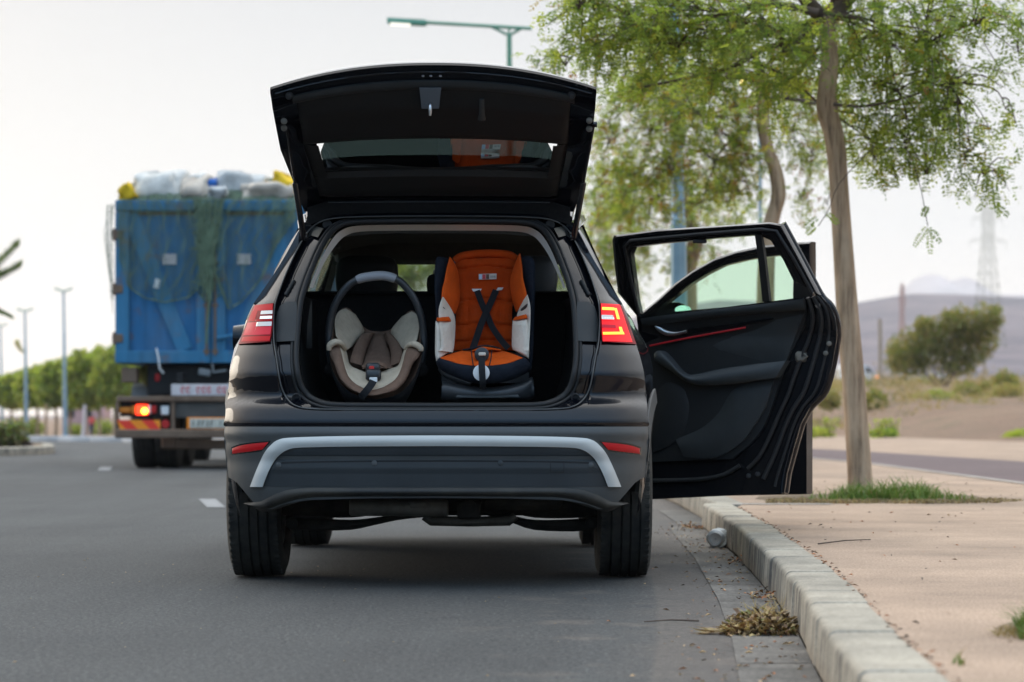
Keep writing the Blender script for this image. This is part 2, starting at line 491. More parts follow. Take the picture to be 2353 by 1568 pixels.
streak = math2(n, L, 'MULTIPLY', mrange(n, L, noise(n, L, st.outputs[0], 1.6, 4), .55, .68), mrange(n, L, kd, 1.3, .4, 0, .75))
dd = math2(n, L, 'MAXIMUM', dd, streak)
dust = ramp(n, L, f2, [(.3, (.12, .10, .085)), (.7, (.20, .165, .135))])
col = mixc(n, L, math2(n, L, 'MULTIPLY', dd, .85), col, dust)
L.new(col, b.inputs['Base Color']); b.inputs['Roughness'].default_value = .78; b.inputs['Specular IOR Level'].default_value = .35
L.new(bumpn(n, L, f1, .8, .012), b.inputs['Normal'])
M['asphalt'] = m
# pavement: pinkish fine concrete
def concrete(name, c0, c1, grain=110, big=1.2, b_st=.35, stain=.25, line=None):
    m, n, L, b = nodes_new(name); P = pos(n)
    g = noise(n, L, P, grain, 3, .7); k = noise(n, L, P, big, 6); k2 = noise(n, L, P, 14, 4)
    col = ramp(n, L, g, [(.36, c0), (.62, c1)])
    col = mixc(n, L, 1., col, ramp(n, L, k, [(.3, (1 - stain,) * 3), (.7, (1 + stain * .5, 1 + stain * .45, 1 + stain * .4))]), 'MULTIPLY')
    col = mixc(n, L, .6, col, ramp(n, L, k2, [(.3, (.88, .87, .85)), (.7, (1.08, 1.08, 1.08))]), 'MULTIPLY')
    L.new(col, b.inputs['Base Color']); b.inputs['Roughness'].default_value = .88; b.inputs['Specular IOR Level'].default_value = .25
    L.new(bumpn(n, L, g, b_st, .006), b.inputs['Normal'])
    return m
M['pave'] = concrete('sandy_concrete', (.235, .160, .108), (.49, .365, .270), stain=.32)
M['kerbc'] = concrete('kerb_concrete', (.27, .245, .195), (.40, .365, .30), 90, 2.5, .35, .42)
def scuff(m):
    n, L = m.node_tree.nodes, m.node_tree.links; b = n['Principled BSDF']
    src = b.inputs['Base Color'].links[0].from_socket
    ge = n.new('ShaderNodeNewGeometry'); se = n.new('ShaderNodeSeparateXYZ'); L.new(ge.outputs['Normal'], se.inputs[0])
    face = mrange(n, L, se.outputs['Z'], .75, .3)
    mp = n.new('ShaderNodeMapping'); mp.inputs['Scale'].default_value = (1, 5.5, 1.6); L.new(ge.outputs['Position'], mp.inputs['Vector'])
    k = math2(n, L, 'MULTIPLY', mrange(n, L, noise(n, L, mp.outputs[0], 2.4, 6, .7), .47, .60), face)
    c = mixc(n, L, math2(n, L, 'MULTIPLY', k, .8), src, (.055, .052, .050))
    sp = n.new('ShaderNodeSeparateXYZ'); L.new(ge.outputs['Position'], sp.inputs[0])
    low = math2(n, L, 'MULTIPLY', mrange(n, L, sp.outputs['Z'], .07, .0), .55)
    c = mixc(n, L, low, c, (.22, .165, .115)); L.new(c, b.inputs['Base Color'])
scuff(M['kerbc'])
M['gutter'] = concrete('gutter_concrete', (.095, .090, .082), (.20, .185, .165), 60, 2.2, .4, .5)
M['strip'] = concrete('edging_concrete', (.33, .29, .25), (.45, .40, .35), 120, 2)
M['path'] = concrete('dark_red_asphalt', (.10, .072, .070), (.17, .125, .12), 200, .8, .4, .15)
# dry ground
m, n, L, b = nodes_new('dry_earth'); P = pos(n)
g = noise(n, L, P, 12, 6, .7); k = noise(n, L, P, .12, 6); k2 = noise(n, L, P, .9, 6, .65)
col = ramp(n, L, g, [(.32, (.15, .092, .060)), (.68, (.38, .25, .165))])
col = mixc(n, L, .9, col, ramp(n, L, k, [(.3, (.8, .78, .76)), (.7, (1.12, 1.1, 1.06))]), 'MULTIPLY')
gr = mrange(n, L, k2, .52, .64)
col = mixc(n, L, math2(n, L, 'MULTIPLY', gr, .45), col, (.10, .11, .045))
L.new(col, b.inputs['Base Color']); b.inputs['Roughness'].default_value = .95; L.new(bumpn(n, L, g, .9, .12), b.inputs['Normal'])
M['earth'] = m
# hills
m, n, L, b = nodes_new('hill_rock'); P = pos(n)
st = n.new('ShaderNodeMapping'); st.inputs['Scale'].default_value = (.02, .02, .05); L.new(P, st.inputs['Vector'])
g = noise(n, L, st.outputs[0], .6, 8, .65); g2 = noise(n, L, st.outputs[0], 2.5, 6, .7)
col = ramp(n, L, g, [(.35, (.045, .035, .050)), (.65, (.165, .115, .125))])
col = mixc(n, L, .7, col, ramp(n, L, g2, [(.35, (.6, .66, .6)), (.65, (1.2, 1.15, 1.1))]), 'MULTIPLY')
L.new(col, b.inputs['Base Color']); b.inputs['Roughness'].default_value = 1
M['hill'] = m
M['paintline'] = mat('road_paint', (.20, .205, .205), .8, var=.35, vscale=9)
M['whitekerb'] = concrete('pale_kerb', (.42, .42, .42), (.55, .55, .55), 20, .5, .1)
M['soil'] = concrete('pit_soil', (.11, .075, .045), (.22, .16, .10), 40, 5, .8, .4)

# ground sheet
xs = sorted(set([-4000, -2500, -1200, -600, -300, -180] + list(np.linspace(-120, -30, 24)) + list(np.linspace(-28, 60, 110)) + list(np.linspace(64, 200, 24)) + [300, 450, 700, 1200, 2500, 4000]))
ys = sorted(set([-60, -30] + list(np.linspace(-10, 60, 36)) + list(np.linspace(61, 140, 80)) + list(np.linspace(145, 320, 30)) + [350, 400, 500, 650, 850, 1100, 1500, 2000, 3000, 5000, 7400]))
g = MB(); g.grid([[(x, y, ground_z(x, y)) for x in xs] for y in ys])
tag(g.build('ground', M['earth'], None, 180), kind='structure')
# road sheet with the distance to the kerb stored per vertex
D = [0, .03, .1, .2, .3, .4, .44, .48, .6, .8, 1.2, 2, 3.5, 6, 10, 18, 34, 60]
yy = list(np.linspace(-4, 16.7, 48)) + list(np.linspace(16.8, 79, 70))
r_ = MB(); r_.grid([[(kerbx(y) - d, y, 0) for d in D] for y in yy])
ro = r_.build('road', M['asphalt'], None, 180)
at = ro.data.attributes.new('kerb_distance', 'FLOAT', 'POINT')
at.data.foreach_set('value', [d for y in yy for d in D])
tag(ro, kind='structure')
# gutter: flat concrete channel beside the kerb
gt = MB()
for k in range(46):
    y0 = -3.5 + k * .5; y1 = y0 + .494
    if y0 > 19.5: break
    s = .004 + rnd.uniform(-.0006, .0006)
    gg = [[(kerbx(y) - .215 + .215 * u, y, s) for u in (0, .5, 1)] for y in np.linspace(y0, y1, 3)]
    gt.grid(gg)
tag(gt.build('gutter', M['gutter'], None, 180), kind='structure')

# kerb: cast stones, each a chamfered length with a hair joint
def kerb_mesh(tab, y0, y1, step, name, material, h=.15, w=.178):
    k = MB()
    y = y0
    while y < y1 - .05:
        ye = min(y + step, y1)
        dx, dz = rnd.uniform(-.004, .004), rnd.uniform(-.003, .003)
        rings = []
        prof = [(0.012, -.05), (.012, .0), (0.0, .012), (.006, h - .022), (.010, h - .010), (.018, h - .003), (.030, h), (w, h), (w, -.05)]
        for t in (0, .014, .5, .986, 1):
            q = y + .004 + (ye - y - .008) * t
            x = interp(q, tab) + dx
            e = .007 if t in (0, 1) else 0
            rings.append([(x + p[0] + e * (1 if p[0] < .05 else -1), q, p[1] + dz - (e if p[1] > .05 else 0)) for p in prof])
        k.loft(rings, True, True, True)
        y = ye
    return tag(k.build(name, material, None, 35), kind='structure')
kerb_mesh(KERB, -3.6, 16.70, .52, 'kerb', M['kerbc'])
kerb_mesh(KERB2, 16.75, 40, .52, 'kerb', M['kerbc'])
kerb_mesh([(a, b_) for a, b_ in KERB2], 40, 78, 1.0, 'kerb', M['whitekerb'])
# pavement
def sheet(name, material, z, f0, f1, ys, nx=6):
    q = MB(); q.grid([[(f0(y) + (f1(y) - f0(y)) * u, y, z) for u in np.linspace(0, 1, nx)] for y in ys])
    return tag(q.build(name, material, None, 180), kind='structure')
sheet('pavement', M['pave'], .1455, lambda y: kerbx(y) + .172, lambda y: fieldx(y), list(np.linspace(-4, 16.72, 30)) + list(np.linspace(16.76, 70, 60)))
PL = [(-4, 4.2), (22, 4.2), (31, 4.15), (36, 3.8), (44, 3.0), (55, 1), (62, -1.2), (66, -3)]
PR = [(-4, 6.2), (22, 6.25), (32, 6.1), (40, 5.45), (44, 4.95), (55, 3.1), (62, 1.2), (66, -.2)]
py_ = list(np.linspace(-4, 66, 60))
sheet('path', M['path'], .1497, lambda y: interp(y, PL), lambda y: interp(y, PR), py_)
sheet('path_edging', M['strip'], .152, lambda y: interp(y, PL) - .09, lambda y: interp(y, PL) + .01, py_, 2)
sheet('pavement_joint', M['strip'], .1490, lambda y: 1.46 - .1, lambda y: 2.0, [16.55, 16.72], 3)
# painted lane dashes
for (x0, y0, x1, y1, wd, ln) in ((-2.25, 20.2, -2.55, 22.2, .14, 1), (-5.15, 33.5, -5.5, 36.0, .16, 1)):
    q = MB(); dx, dy = x1 - x0, y1 - y0; l = math.hypot(dx, dy); nx, ny = -dy / l * wd / 2, dx / l * wd / 2
    q.grid([[(x0 + dx * t + nx * s, y0 + dy * t + ny * s, .004) for s in (-1, 0, 1)] for t in np.linspace(0, 1, 4)])
    tag(q.build('road_marking', M['paintline'], None, 180), kind='structure')
# hills
RIDGE = [(-3000, -8), (-300, -6), (-60, 0), (20, 40), (150, 118), (235, 131), (300, 128), (358, 122), (420, 133), (450, 138), (500, 137), (570, 134), (640, 131), (800, 150), (1200, 120), (2000, 90), (4000, 40)]
hx = list(np.linspace(-700, 1800, 170))
hh = MB(); G = []
for t in np.linspace(0, 1, 26):
    row = []
    for x in hx:
        y = 1500 + 1500 * t
        s = t ** 1.25
        b0 = 18 * sst((x + 100) / 250) - 6
        z = b0 + (interp(x * 3000 / y, RIDGE) - b0) * s + 9 * math.sin(x * .021 + t * 9) * math.sin(x * .008 - t * 5) * t * (1 - t) * 3
        row.append((x, y, z - (6 if t == 0 else 0)))
    G.append(row)
G.append([(x, 3400, -8) for x in hx])
hh.grid(G); tag(hh.build('hills', M['hill'], None, 180), kind='structure')
fr = [(300, 90), (700, 200), (840, 250), (905, 300), (940, 318), (966, 323), (995, 304), (1020, 310), (1050, 300), (1090, 280), (1150, 270), (1250, 258), (1400, 262), (1700, 220), (2300, 150)]
mm = MB(); fx = list(np.linspace(300, 2300, 120)); G = []
for t in np.linspace(0, 1, 10):
    G.append([(x, 4800 + 1200 * t, interp(x, fr) * t ** .9 + 5 * math.sin(x * .05) * t) for x in fx])
G.append([(x, 6800, 0) for x in fx])
mm.grid(G); tag(mm.build('mountain', mat('hazed_rock', (.42, .37, .36), 1, var=.2, vscale=.01), None, 180), kind='structure')  # colour paled so that distance haze is painted into the rock
# ------------------------------------------------------------------ the parked car (local x right, y forward, origin on the ground under the rear axle)
CARX, CARY = -.309, 11.6
car = thing('parked_car', 'black five-door estate car parked at the kerb with its tailgate and two right doors open', 'car', (CARX, CARY, 0))
def C(px, py, Y):
    p = world_at(px, py, Y); return Vector((p.x - CARX, p.y - CARY, p.z))
Y0T = [(.26, -.86), (.33, -.905), (.40, -.925), (.47, -.935), (.52, -.935), (.56, -.95), (.60, -.955), (.64, -.955), (.655, -.953), (.672, -.958), (.685, -.956), (.71, -.944), (.735, -.930), (.750, -.912), (.765, -.880), (.785, -.858), (.83, -.864), (.872, -.872), (.95, -.836), (1.0, -.806), (1.06, -.775), (1.17, -.725), (1.3, -.645), (1.42, -.56), (1.52, -.47), (1.56, -.42), (1.62, -.34)]
WT = [(0.26, 0.8116), (0.33, 0.8311), (0.4, 0.8437), (0.48, 0.8534), (0.55, 0.8592), (0.62, 0.8631), (0.7, 0.8631), (0.8, 0.8602), (0.88, 0.8534), (0.95, 0.8379), (1.0, 0.8223), (1.06, 0.8029), (1.1, 0.7998), (1.167, 0.7703), (1.2, 0.7407), (1.276, 0.702), (1.37, 0.662), (1.48, 0.612), (1.555, 0.555), (1.6, 0.5)]
def y0z(z): return interp(z, Y0T)
def wz(z): return interp(z, WT)
def yr(x, z):
    q = min(abs(x) / wz(z), 1.0)
    return y0z(z) + .20 * q ** 8
def S(x, z, off=0.): return Vector((x, yr(x, z) - off, z))      # a point on the tail surface, off metres proud of it
def sx(px, Yd=10.85): return (px - CX) * Yd / F - CARX
def sz(py, Yd=10.85): return EYE + (HY - py) * Yd / F
def tail(px, py, off=0.):
    Y = 10.8
    for _ in range(6):
        x, z = sx(px, Y), sz(py, Y); Y = CARY + yr(x, z) - off
    return Vector((sx(px, Y), Y - CARY, sz(py, Y)))

# --- tail ring: opening (seal), seam and outer loops, right half then mirrored
INN = [(0, .742), (.22, .743), (.40, .745), (.47, .758), (.52, .785), (.548, .825), (.562, .88), (.57, .95), (.569, 1.05), (.561, 1.17), (.543, 1.25), (.52, 1.32), (.49, 1.40), (.455, 1.465), (.42, 1.499), (.36, 1.517), (.2, 1.522), (0, 1.523)]
MID = [(0, .727), (.25, .727), (.48, .729), (.56, .742), (.603, .775), (.625, .82), (.637, .88), (.650, .95), (.664, 1.02), (.668, 1.15), (.645, 1.25), (.618, 1.33), (.585, 1.41), (.548, 1.48), (.50, 1.518), (.42, 1.534), (.22, 1.540), (0, 1.541)]
OUT = [(0, 0.655), (0.3, 0.655), (0.6, 0.655), (0.7776, 0.655), (0.8631, 0.658), (0.8631, 0.7), (0.8602, 0.8), (0.8486, 0.9), (0.8223, 1.0), (0.7782, 1.15), (0.7112, 1.25), (0.68, 1.335), (0.64, 1.42), (0.606, 1.48), (0.565, 1.525), (0.46, 1.546), (0.24, 1.554), (0, 1.556)]
NR = 96
def half(L): return bez(L, NR)
hi, hm, ho = half(INN), half(MID), half(OUT)
def full(h): return [(p[0], p[1]) for p in h] + [(-p[0], p[1]) for p in h[::-1][1:-1]]
fi, fm, fo = full(hi), full(hm), full(ho)
RECESS = .045
body = MB()
def ringpt(x, z, rec=0.): return Vector((x, yr(x, z) + rec, z))
rings = []
for t in np.linspace(0, 1, 7):        # recessed channel between seal and seam
    rings.append([ringpt(a[0] + (b_[0] - a[0]) * t, a[1] + (b_[1] - a[1]) * t, RECESS) for a, b_ in zip(fi, fm)])
rings.append([ringpt(b_[0] + (c_[0] - b_[0]) * .015, b_[1] + (c_[1] - b_[1]) * .015, RECESS * .9) for b_, c_ in zip(fm, fo)])
for t in [.03, .06] + list(np.linspace(.1, 1, 15)):
    row = []
    for b_, c_ in zip(fm, fo):
        x = b_[0] + (c_[0] - b_[0]) * t; z = b_[1] + (c_[1] - b_[1]) * t
        row.append(ringpt(x, z, .008 * (1 - min(1, t / .06)) if t < .06 else 0))
    rings.append(row)
body.loft(rings, True)
# inward return behind the seal
body.loft([[ringpt(a[0], a[1], RECESS) for a in fi], [ringpt(a[0] * .985, (a[1] - 1.13) * .985 + 1.13, RECESS + .09) for a in fi]], True)
# --- sides with wheel arches
BELT = [(-.55, 1.17), (0, 1.12), (1, 1.095), (2, 1.07), (2.6, 1.05), (3.3, 1.0), (3.8, .9)]
WB = 2.79; RA = .405
def side_x(y, z):
    w = wz(min(z, 1.17)) if z < 1.17 else wz(z)
    mid = interp(z, [(.2, .79), (.3, .82), (.40, .868), (.5, .905), (.75, .922), (.9, .928), (1.0, .905), (1.1, .845), (1.2, .80)])
    t = sst((y + .50) / .55)
    x = w * (1 - t) + mid * t
    arch = .018 * max(0, 1 - abs(math.hypot(y, z - .36) - RA) / .09) if z < .9 else 0
    x += arch
    if y > 2.9: x -= .16 * ((y - 2.9) / .85) ** 2.4
    return x
def arch_bottom(y):
    zb = .27
    for yc in (0, WB):
        if abs(y - yc) < RA: zb = max(zb, .36 + math.sqrt(RA * RA - (y - yc) ** 2))
    return zb
ystn = sorted(set([round(v, 4) for v in list(np.linspace(-.555, 3.72, 60)) + [yc + RA * math.sin(a) for yc in (0, WB) for a in np.linspace(-math.pi / 2, math.pi / 2, 21)]]))
for sgn in (-1, 1):
    G = []
    for y in ystn:
        zb, zt = arch_bottom(y), interp(y, BELT)
        if y < -.25: zb = max(zb, .66 if y < -.42 else zb)
        row = []
        for t in np.linspace(0, 1, 15):
            z = zb + (zt - zb) * t; y_ = y
            if y < -.30:
                ys_ = yr(wz(z), z) + .002; y_ = ys_ + (y + .555) / .255 * (-.30 - ys_)
            row.append((sgn * side_x(y, z), y_, z))
        G.append(row)
    if sgn > 0:
        body.grid(G, 0, False, lambda i, j: .42 < ystn[i] < 2.22 and G[i][j][2] > .34)
    else:
        body.grid(G, 0, True)
# roof
ROOF = [(-.42, 1.553), (-.36, 1.558), (-.1, 1.61), (.4, 1.655), (1.0, 1.665), (1.6, 1.635), (1.85, 1.60)]
RW = [(-.42, .57), (0, .61), (.6, .63), (1.4, .62), (1.85, .58)]
G = []
for y in np.linspace(-.42, 1.85, 22):
    z0, w = interp(y, ROOF), interp(y, RW)
    G.append([(w * u, y, z0 - .055 * abs(u) ** 3.0) for u in np.linspace(-1, 1, 21)])
body.grid(G)
# bonnet and nose
G = []
for y in np.linspace(2.55, 3.70, 14):
    w = side_x(y, .98) - .02; z0 = interp(y, [(2.55, 1.10), (3.0, 1.055), (3.4, .99), (3.6, .92), (3.70, .85)])
    G.append([(w * u, y, z0 - .10 * abs(u) ** 3 + .015 * (abs(u) < .5)) for u in np.linspace(-1, 1, 17)])
body.grid(G)
G = []
for z in np.linspace(.27, .86, 10):
    w = side_x(3.70, z) - .01
    G.append([(w * u, 3.70 + .09 * (1 - u * u) - .05 * abs(z - .6), z) for u in np.linspace(-1, 1, 15)])
body.grid(G)
# pillars of the glasshouse (both sides): A, B, C, D
def gh(y, t):       # glasshouse side surface: t 0 belt .. 1 roof edge
    zb = interp(y, BELT); zr = interp(y, ROOF) - .055 if y < 1.85 else 1.545 - (y - 1.85) * .60
    if y < -.42: zr = 1.52
    xb = min(side_x(y, zb), .86); xr = interp(y, RW) if y < 1.85 else .58 + (y - 1.85) * .30
    return Vector((xb + (xr - xb) * (t + .06 * math.sin(math.pi * t)), y, zb + (zr - zb) * t))
for sgn in (-1, 1):
    for (y0, y1, y2, y3) in ((-.545, -.36, -.42, -.34), (.10, .26, -.02, .10), (1.08, 1.20, 1.05, 1.17)):
        if sgn > 0 and y0 > 1: pass
        G = [[gh(y0 + (y2 - y0) * t + ((y1 - y0) * (1 - t) + (y3 - y2) * t) * u, t) for u in (0, .5, 1)] for t in np.linspace(0, 1, 9)]
        body.slab([[Vector((p.x * sgn, p.y, p.z)) for p in r] for r in G], (-.03 * sgn, 0, 0))
    G = [[Vector((sgn * (.80 + (.585 - .80) * t + .03 * u), 2.70 + (1.80 - 2.70) * t - .05 * u, 1.06 + (1.575 - 1.06) * t)) for u in (0, 1)] for t in np.linspace(0, 1, 8)]
    body.slab(G, (-.05 * sgn, -.03, 0))
    # roof edge rail above doors
    body.tube([(sgn * (interp(y, RW) - .01), y, interp(y, ROOF) - .065) for y in np.linspace(-.40, 1.82, 14)], .03, 8)
    # sill
    body.box((sgn * .77, 1.38, .31), (.10, 2.0, .10), .03)
body.build('body', M['paint'], car, 38)
# glass of the glasshouse
def glasspane(name, y0, y1, y2, y3, sgn, m_):
    g_ = MB()
    G = [[gh(y0 + (y2 - y0) * t + ((y1 - y0) * (1 - t) + (y3 - y2) * t) * u, t * .97 + .01) for u in np.linspace(0, 1, 5)] for t in np.linspace(0, 1, 6)]
    g_.grid([[Vector((p.x * sgn - .006 * sgn, p.y, p.z)) for p in r] for r in G])
    return g_.build(name, m_, car, 180)
for sgn in (-1, 1): glasspane('quarter_window', -.36, .10, -.34, -.02, sgn, M['pglass'])
glasspane('door_window', .26, 1.08, .10, 1.05, -1, M['pglass'])
g_ = MB(); G = [[gh(1.20 + (1.17 - 1.20) * t + ((2.60 - 1.20) * (1 - t) + (1.80 - 1.17) * t) * u, t * .97 + .01) for u in np.linspace(0, 1, 6)] for t in np.linspace(0, 1, 6)]
g_.grid([[Vector((-p.x + .006, p.y, p.z)) for p in r] for r in G]); g_.build('door_window', M['gglass'], car, 180)
g_ = MB(); g_.grid([[Vector((u * (.76 - .19 * t), 2.70 - .87 * t + .05 * (1 - u * u), 1.08 + .50 * t)) for u in np.linspace(-1, 1, 9)] for t in np.linspace(0, 1, 6)])
g_.build('windscreen', M['wglass'], car, 180)
# roof rails
for sgn in (-1, 1):
    q = MB(); pts = [(sgn * (interp(y, RW) - .03), y, interp(y, ROOF) - .03 + .055 * (1 - abs((y - .7) / 1.0) ** 6)) for y in np.linspace(-.3, 1.7, 16)]
    q.tube(pts, .016, 8); q.build('roof_rail', M['gloss'], car, 60)
# --- body lining: wells, floor, nose block
q = MB()
q.box((0, 1.4, .375), (1.55, 4.2, .03))
q.box((0, 3.0, .52), (1.0, .7, .2), .05)
q.build('underbody', M['under'], car, 40)
for yc in (0, WB):
    for sgn in (-1, 1):
        q = MB()
        q.loft([[(sgn * xx, yc + RA * math.cos(a), .36 + RA * math.sin(a)) for a in np.linspace(.05, math.pi - .05, 25)] for xx in (.875, .60)], False)
        q.add([(sgn * .60, yc + RA * math.cos(a), .36 + RA * math.sin(a)) for a in np.linspace(.05, math.pi - .05, 25)], [tuple(range(25))])
        q.build('wheel_arch_liner', M['under'], car, 60)
        # wheel: tyre with grooves, rim
        wh = bpy.data.objects.new('wheel', None); SC.collection.objects.link(wh); wh.parent = car; wh.location = (sgn * .790, yc, .359)
        t = MB(); hw = .1175; ro_, ri = .359, .225
        prof = [(-.085, ri), (-.105, .245), (-hw, .29), (-hw + .002, .318), (-hw + .010, .338)]
        edges = [-.100, -.062, -.054, -.014, -.006, .006 + .008, .022, .054, .062, .100]
        tread = [(-.100, .350)]
        for (g0, g1) in ((-.064, -.055), (-.020, -.011), (.018, .027), (.058, .067)):
            tread += [(g0, ro_ - .0012 - (g0 / .1) ** 2 * .003), (g0 + .001, ro_ - .011), (g1 - .001, ro_ - .011), (g1, ro_ - .0012 - (g1 / .1) ** 2 * .003)]
        prof += tread + [(.100, .350), (hw - .010, .338), (hw - .002, .318), (hw, .29), (.105, .245), (.085, ri), (.0, ri - .01)]
        t.lathe(prof, (0, 0, 0), 'X', 72, closed=True)
        # shoulder sipes
        for k in range(60):
            a = 2 * math.pi * k / 60
            for s2 in (-1, 1):
                rot = Matrix.Rotation(a, 3, 'X')
                t.box(rot @ Vector((s2 * .092, 0, .3475)), (.026, .021, .012), .003, rot)
        t.build('tyre', M['tyre'], wh, 35)
        r2 = MB()
        r2.lathe([(-.09, .228), (-.085, .215), (-.03, .205), (.06, .205), (.09, .222), (.095, .228), (.085, .232), (0, .228)], (0, 0, 0), 'X', 40, closed=True)
        for k in range(5):
            a = 2 * math.pi * k / 5; rot = Matrix.Rotation(a, 3, 'X')
            r2.box(rot @ Vector((sgn * .07, 0, .12)), (.03, .05, .19), .01, rot)
        r2.lathe([(sgn * .05, .0001), (sgn * .05, .075), (sgn * .085, .06), (sgn * .09, .0001)], (0, 0, 0), 'X', 24)
        r2.lathe([(-sgn * .02, .0001), (-sgn * .02, .17), (-sgn * .0, .17), (-sgn * .0, .0001)], (0, 0, 0), 'X', 30)
        r2.build('rim', M['rim'], wh, 40)
# --- rubber seal round the opening
q = MB()
def seam_tube(b_, loop, r, off, rec=0., scale=1.0):
    P = [ringpt(a[0] * scale, (a[1] - 1.13) * scale + 1.13, rec) + Vector((0, -off, 0)) for a in loop]
    n = len(P); rings = []
    for i in range(n):
        t = (P[(i + 1) % n] - P[i - 1]).normalized()
        N = Vector((0, -1, 0)); N = (N - t * N.dot(t)).normalized(); B = t.cross(N)
        rings.append([P[i] + (N * math.cos(2 * math.pi * k / 8) + B * math.sin(2 * math.pi * k / 8)) * r for k in range(8)])
    rings.append(rings[0]); b_.loft(rings, True)
seam_tube(q, fi, .0125, .004, RECESS)
seam_tube(q, fi, .007, .004, RECESS, 1.032)
q.build('tailgate_seal', M['rubber'], car, 60)
q = MB(); seam_tube(q, fm, .0028, .002)
q.build('body_seam', M['clad'], car, 60)
# pale headliner edge under the top of the opening
q = MB(); P = [p for p in hi if p[1] > 1.235]
P = [(a[0], a[1]) for a in P] + [(-a[0], a[1]) for a in P[::-1][1:]]
G = [[Vector((x * (.972 - .035 * t * (.4 + .6 * sst((z - 1.2) / .3))), yr(x, z) + RECESS + .05 + .05 * t, (z - 1.13) * (.968 - .055 * t * sst((z - 1.22) / .28)) + 1.13)) for x, z in P] for t in (0, .5, 1)]
q.grid(G); q.build('headliner_edge', M['beige'], car, 180)
q = MB(); G = [[Vector((x, -.405 + .012 * v, interp(abs(x), [(0, 1.548), (.45, 1.54), (.56, 1.505)]) + .075 * v)) for x in np.linspace(-.555, .555, 25)] for v in np.linspace(0, 1, 4)]
q.slab(G, (0, .03, 0)); q.build('hinge_cover', M['fabk'], car, 40)
# channel details: dark panels beside the lamps, rubber stops, roof hinges plates
for sgn in (-1, 1):
    q = MB()
    A = [(.572, 1.008), (.576, 1.08), (.574, 1.15), (.578, 1.172)]; B = [(.658, 1.005), (.664, 1.08), (.655, 1.15), (.622, 1.172)]
    G = [[ringpt(sgn * (a[0] + (b2[0] - a[0]) * u), a[1] + (b2[1] - a[1]) * u, RECESS - .016) for u in np.linspace(0, 1, 6)] for a, b2 in zip(lin(A, 7), lin(B, 7))]
    q.slab(G, (0, .014, 0)); q.build('lamp_access_panel', M['trimd'], car, 40)
    q = MB(); c_ = ringpt(sgn * .566, .776, RECESS - .004)
    q.lathe([(0, .0185), (-.008, .0185), (-.010, .014), (.0, .012), (.010, .010), (.010, .0001)], c_, 'Y', 20); q.build('buffer_socket', M['rubber'], car, 40)
    q = MB(); c_ = ringpt(sgn * .470, 1.508, RECESS - .003)
    q.lathe([(0, .02), (-.006, .02), (-.008, .014), (-.004, .0001)], c_, 'Y', 18); q.build('rubber_plug', M['rubber'], car, 40)
    q = MB()
    A = [(.485, 1.49), (.515, 1.50), (.53, 1.485)]; B = [(.505, 1.45), (.52, 1.455), (.535, 1.46)]
    q.slab([[ringpt(sgn * (a[0] + (b2[0] - a[0]) * u), a[1] + (b2[1] - a[1]) * u, RECESS - .02) for u in (0, .5, 1)] for a, b2 in zip(A, B)], (0, .012, 0))
    q.build('hinge_bracket', M['dirtysteel'], car, 40)
    # pleated cable boot in the pillar channel
    q = MB(); q.tube([ringpt(sgn * (.628 - .004 * k), 1.20 + .008 * k, RECESS - .006) for k in range(9)], [.007 + .003 * (k % 2) for k in range(9)], 8)
    q.build('cable_boot', M['rubber'], car, 60)

# --- bumper
BOT = [(0, .372), (.30, .370), (.55, .362), (.65, .345), (.70, .325), (.75, .322), (.79, .36), (.82, .40), (.85, .435), (.886, .45)]
def by(x, z, off=0.): return yr(x, z) - .004 - off
q = MB(); us = np.linspace(-1, 1, 71); G = []
for t in np.linspace(0, 1, 19):
    row = []
    for u in us:
        u2 = math.copysign(abs(u) ** .8, u)
        zb = interp(abs(u2) * .886, BOT)
        z = .658 + (zb - .658) * t
        x = u2 * (wz(z) + .002)
        lip = .010 * math.exp(-((z - .628) / .022) ** 2) - .006 * math.exp(-((z - .60) / .014) ** 2)
        row.append(Vector((x, by(x, z, lip), z)))
    G.append(row)
q.slab(G, (0, .035, 0)); bumper = q.build('bumper', M['clad'], car, 40)
# flank returning to the wheel arch
for sgn in (-1, 1):
    G2 = []
    for y in np.linspace(-.56, -.36, 6):
        G2.append([Vector((sgn * (side_x(y, z) + .004), (yr(wz(z), z) - .003) + (y + .56) / .2 * (-.36 - yr(wz(z), z)), z)) for z in np.linspace(.45 if y < -.4 else .47, .655, 8)])
    q = MB(); q.slab(G2, (-.02 * sgn, 0, 0)); q.build('bumper_flank', M['clad'], bumper, 40)
    # arch cladding lip
    for yc in (0, WB):
        A = [a for a in np.linspace(.04, math.pi - .04, 33)]
        G2 = [[Vector((sgn * (side_x(yc + rr * math.cos(a), .36 + rr * math.sin(a)) + .006), yc + rr * math.cos(a), .36 + rr * math.sin(a))) for rr in (RA - .005, RA + .025, RA + .055)] for a in A]
        q = MB(); q.slab(G2, (-.03 * sgn, 0, 0)); q.build('wheel_arch_trim', M['clad'], car, 40)
def tailpatch(A, B, n, m, off, thick, mat_, name, parent, sgn=1, bulge=0., smooth=40):
    """solid strip between two outlines on the tail surface"""
    q = MB(); G = []
    a_, b_ = bez(A, n), bez(B, n)
    for i in range(n):
        row = []
        for j in range(m):
            u = j / (m - 1)
            x = (a_[i][0] + (b_[i][0] - a_[i][0]) * u) * sgn; z = a_[i][1] + (b_[i][1] - a_[i][1]) * u
            row.append(S(x, z, off + bulge * math.sin(math.pi * u)))
        G.append(row)
    q.slab(G, (0, thick, 0))
    return q.build(name, mat_, parent, smooth)
def PX(px, py):
    p = tail(px, py); return (p.x, p.z)
def mirpx(pts): return [(PX(a, b_)[0], PX(a, b_)[1]) for a, b_ in pts]
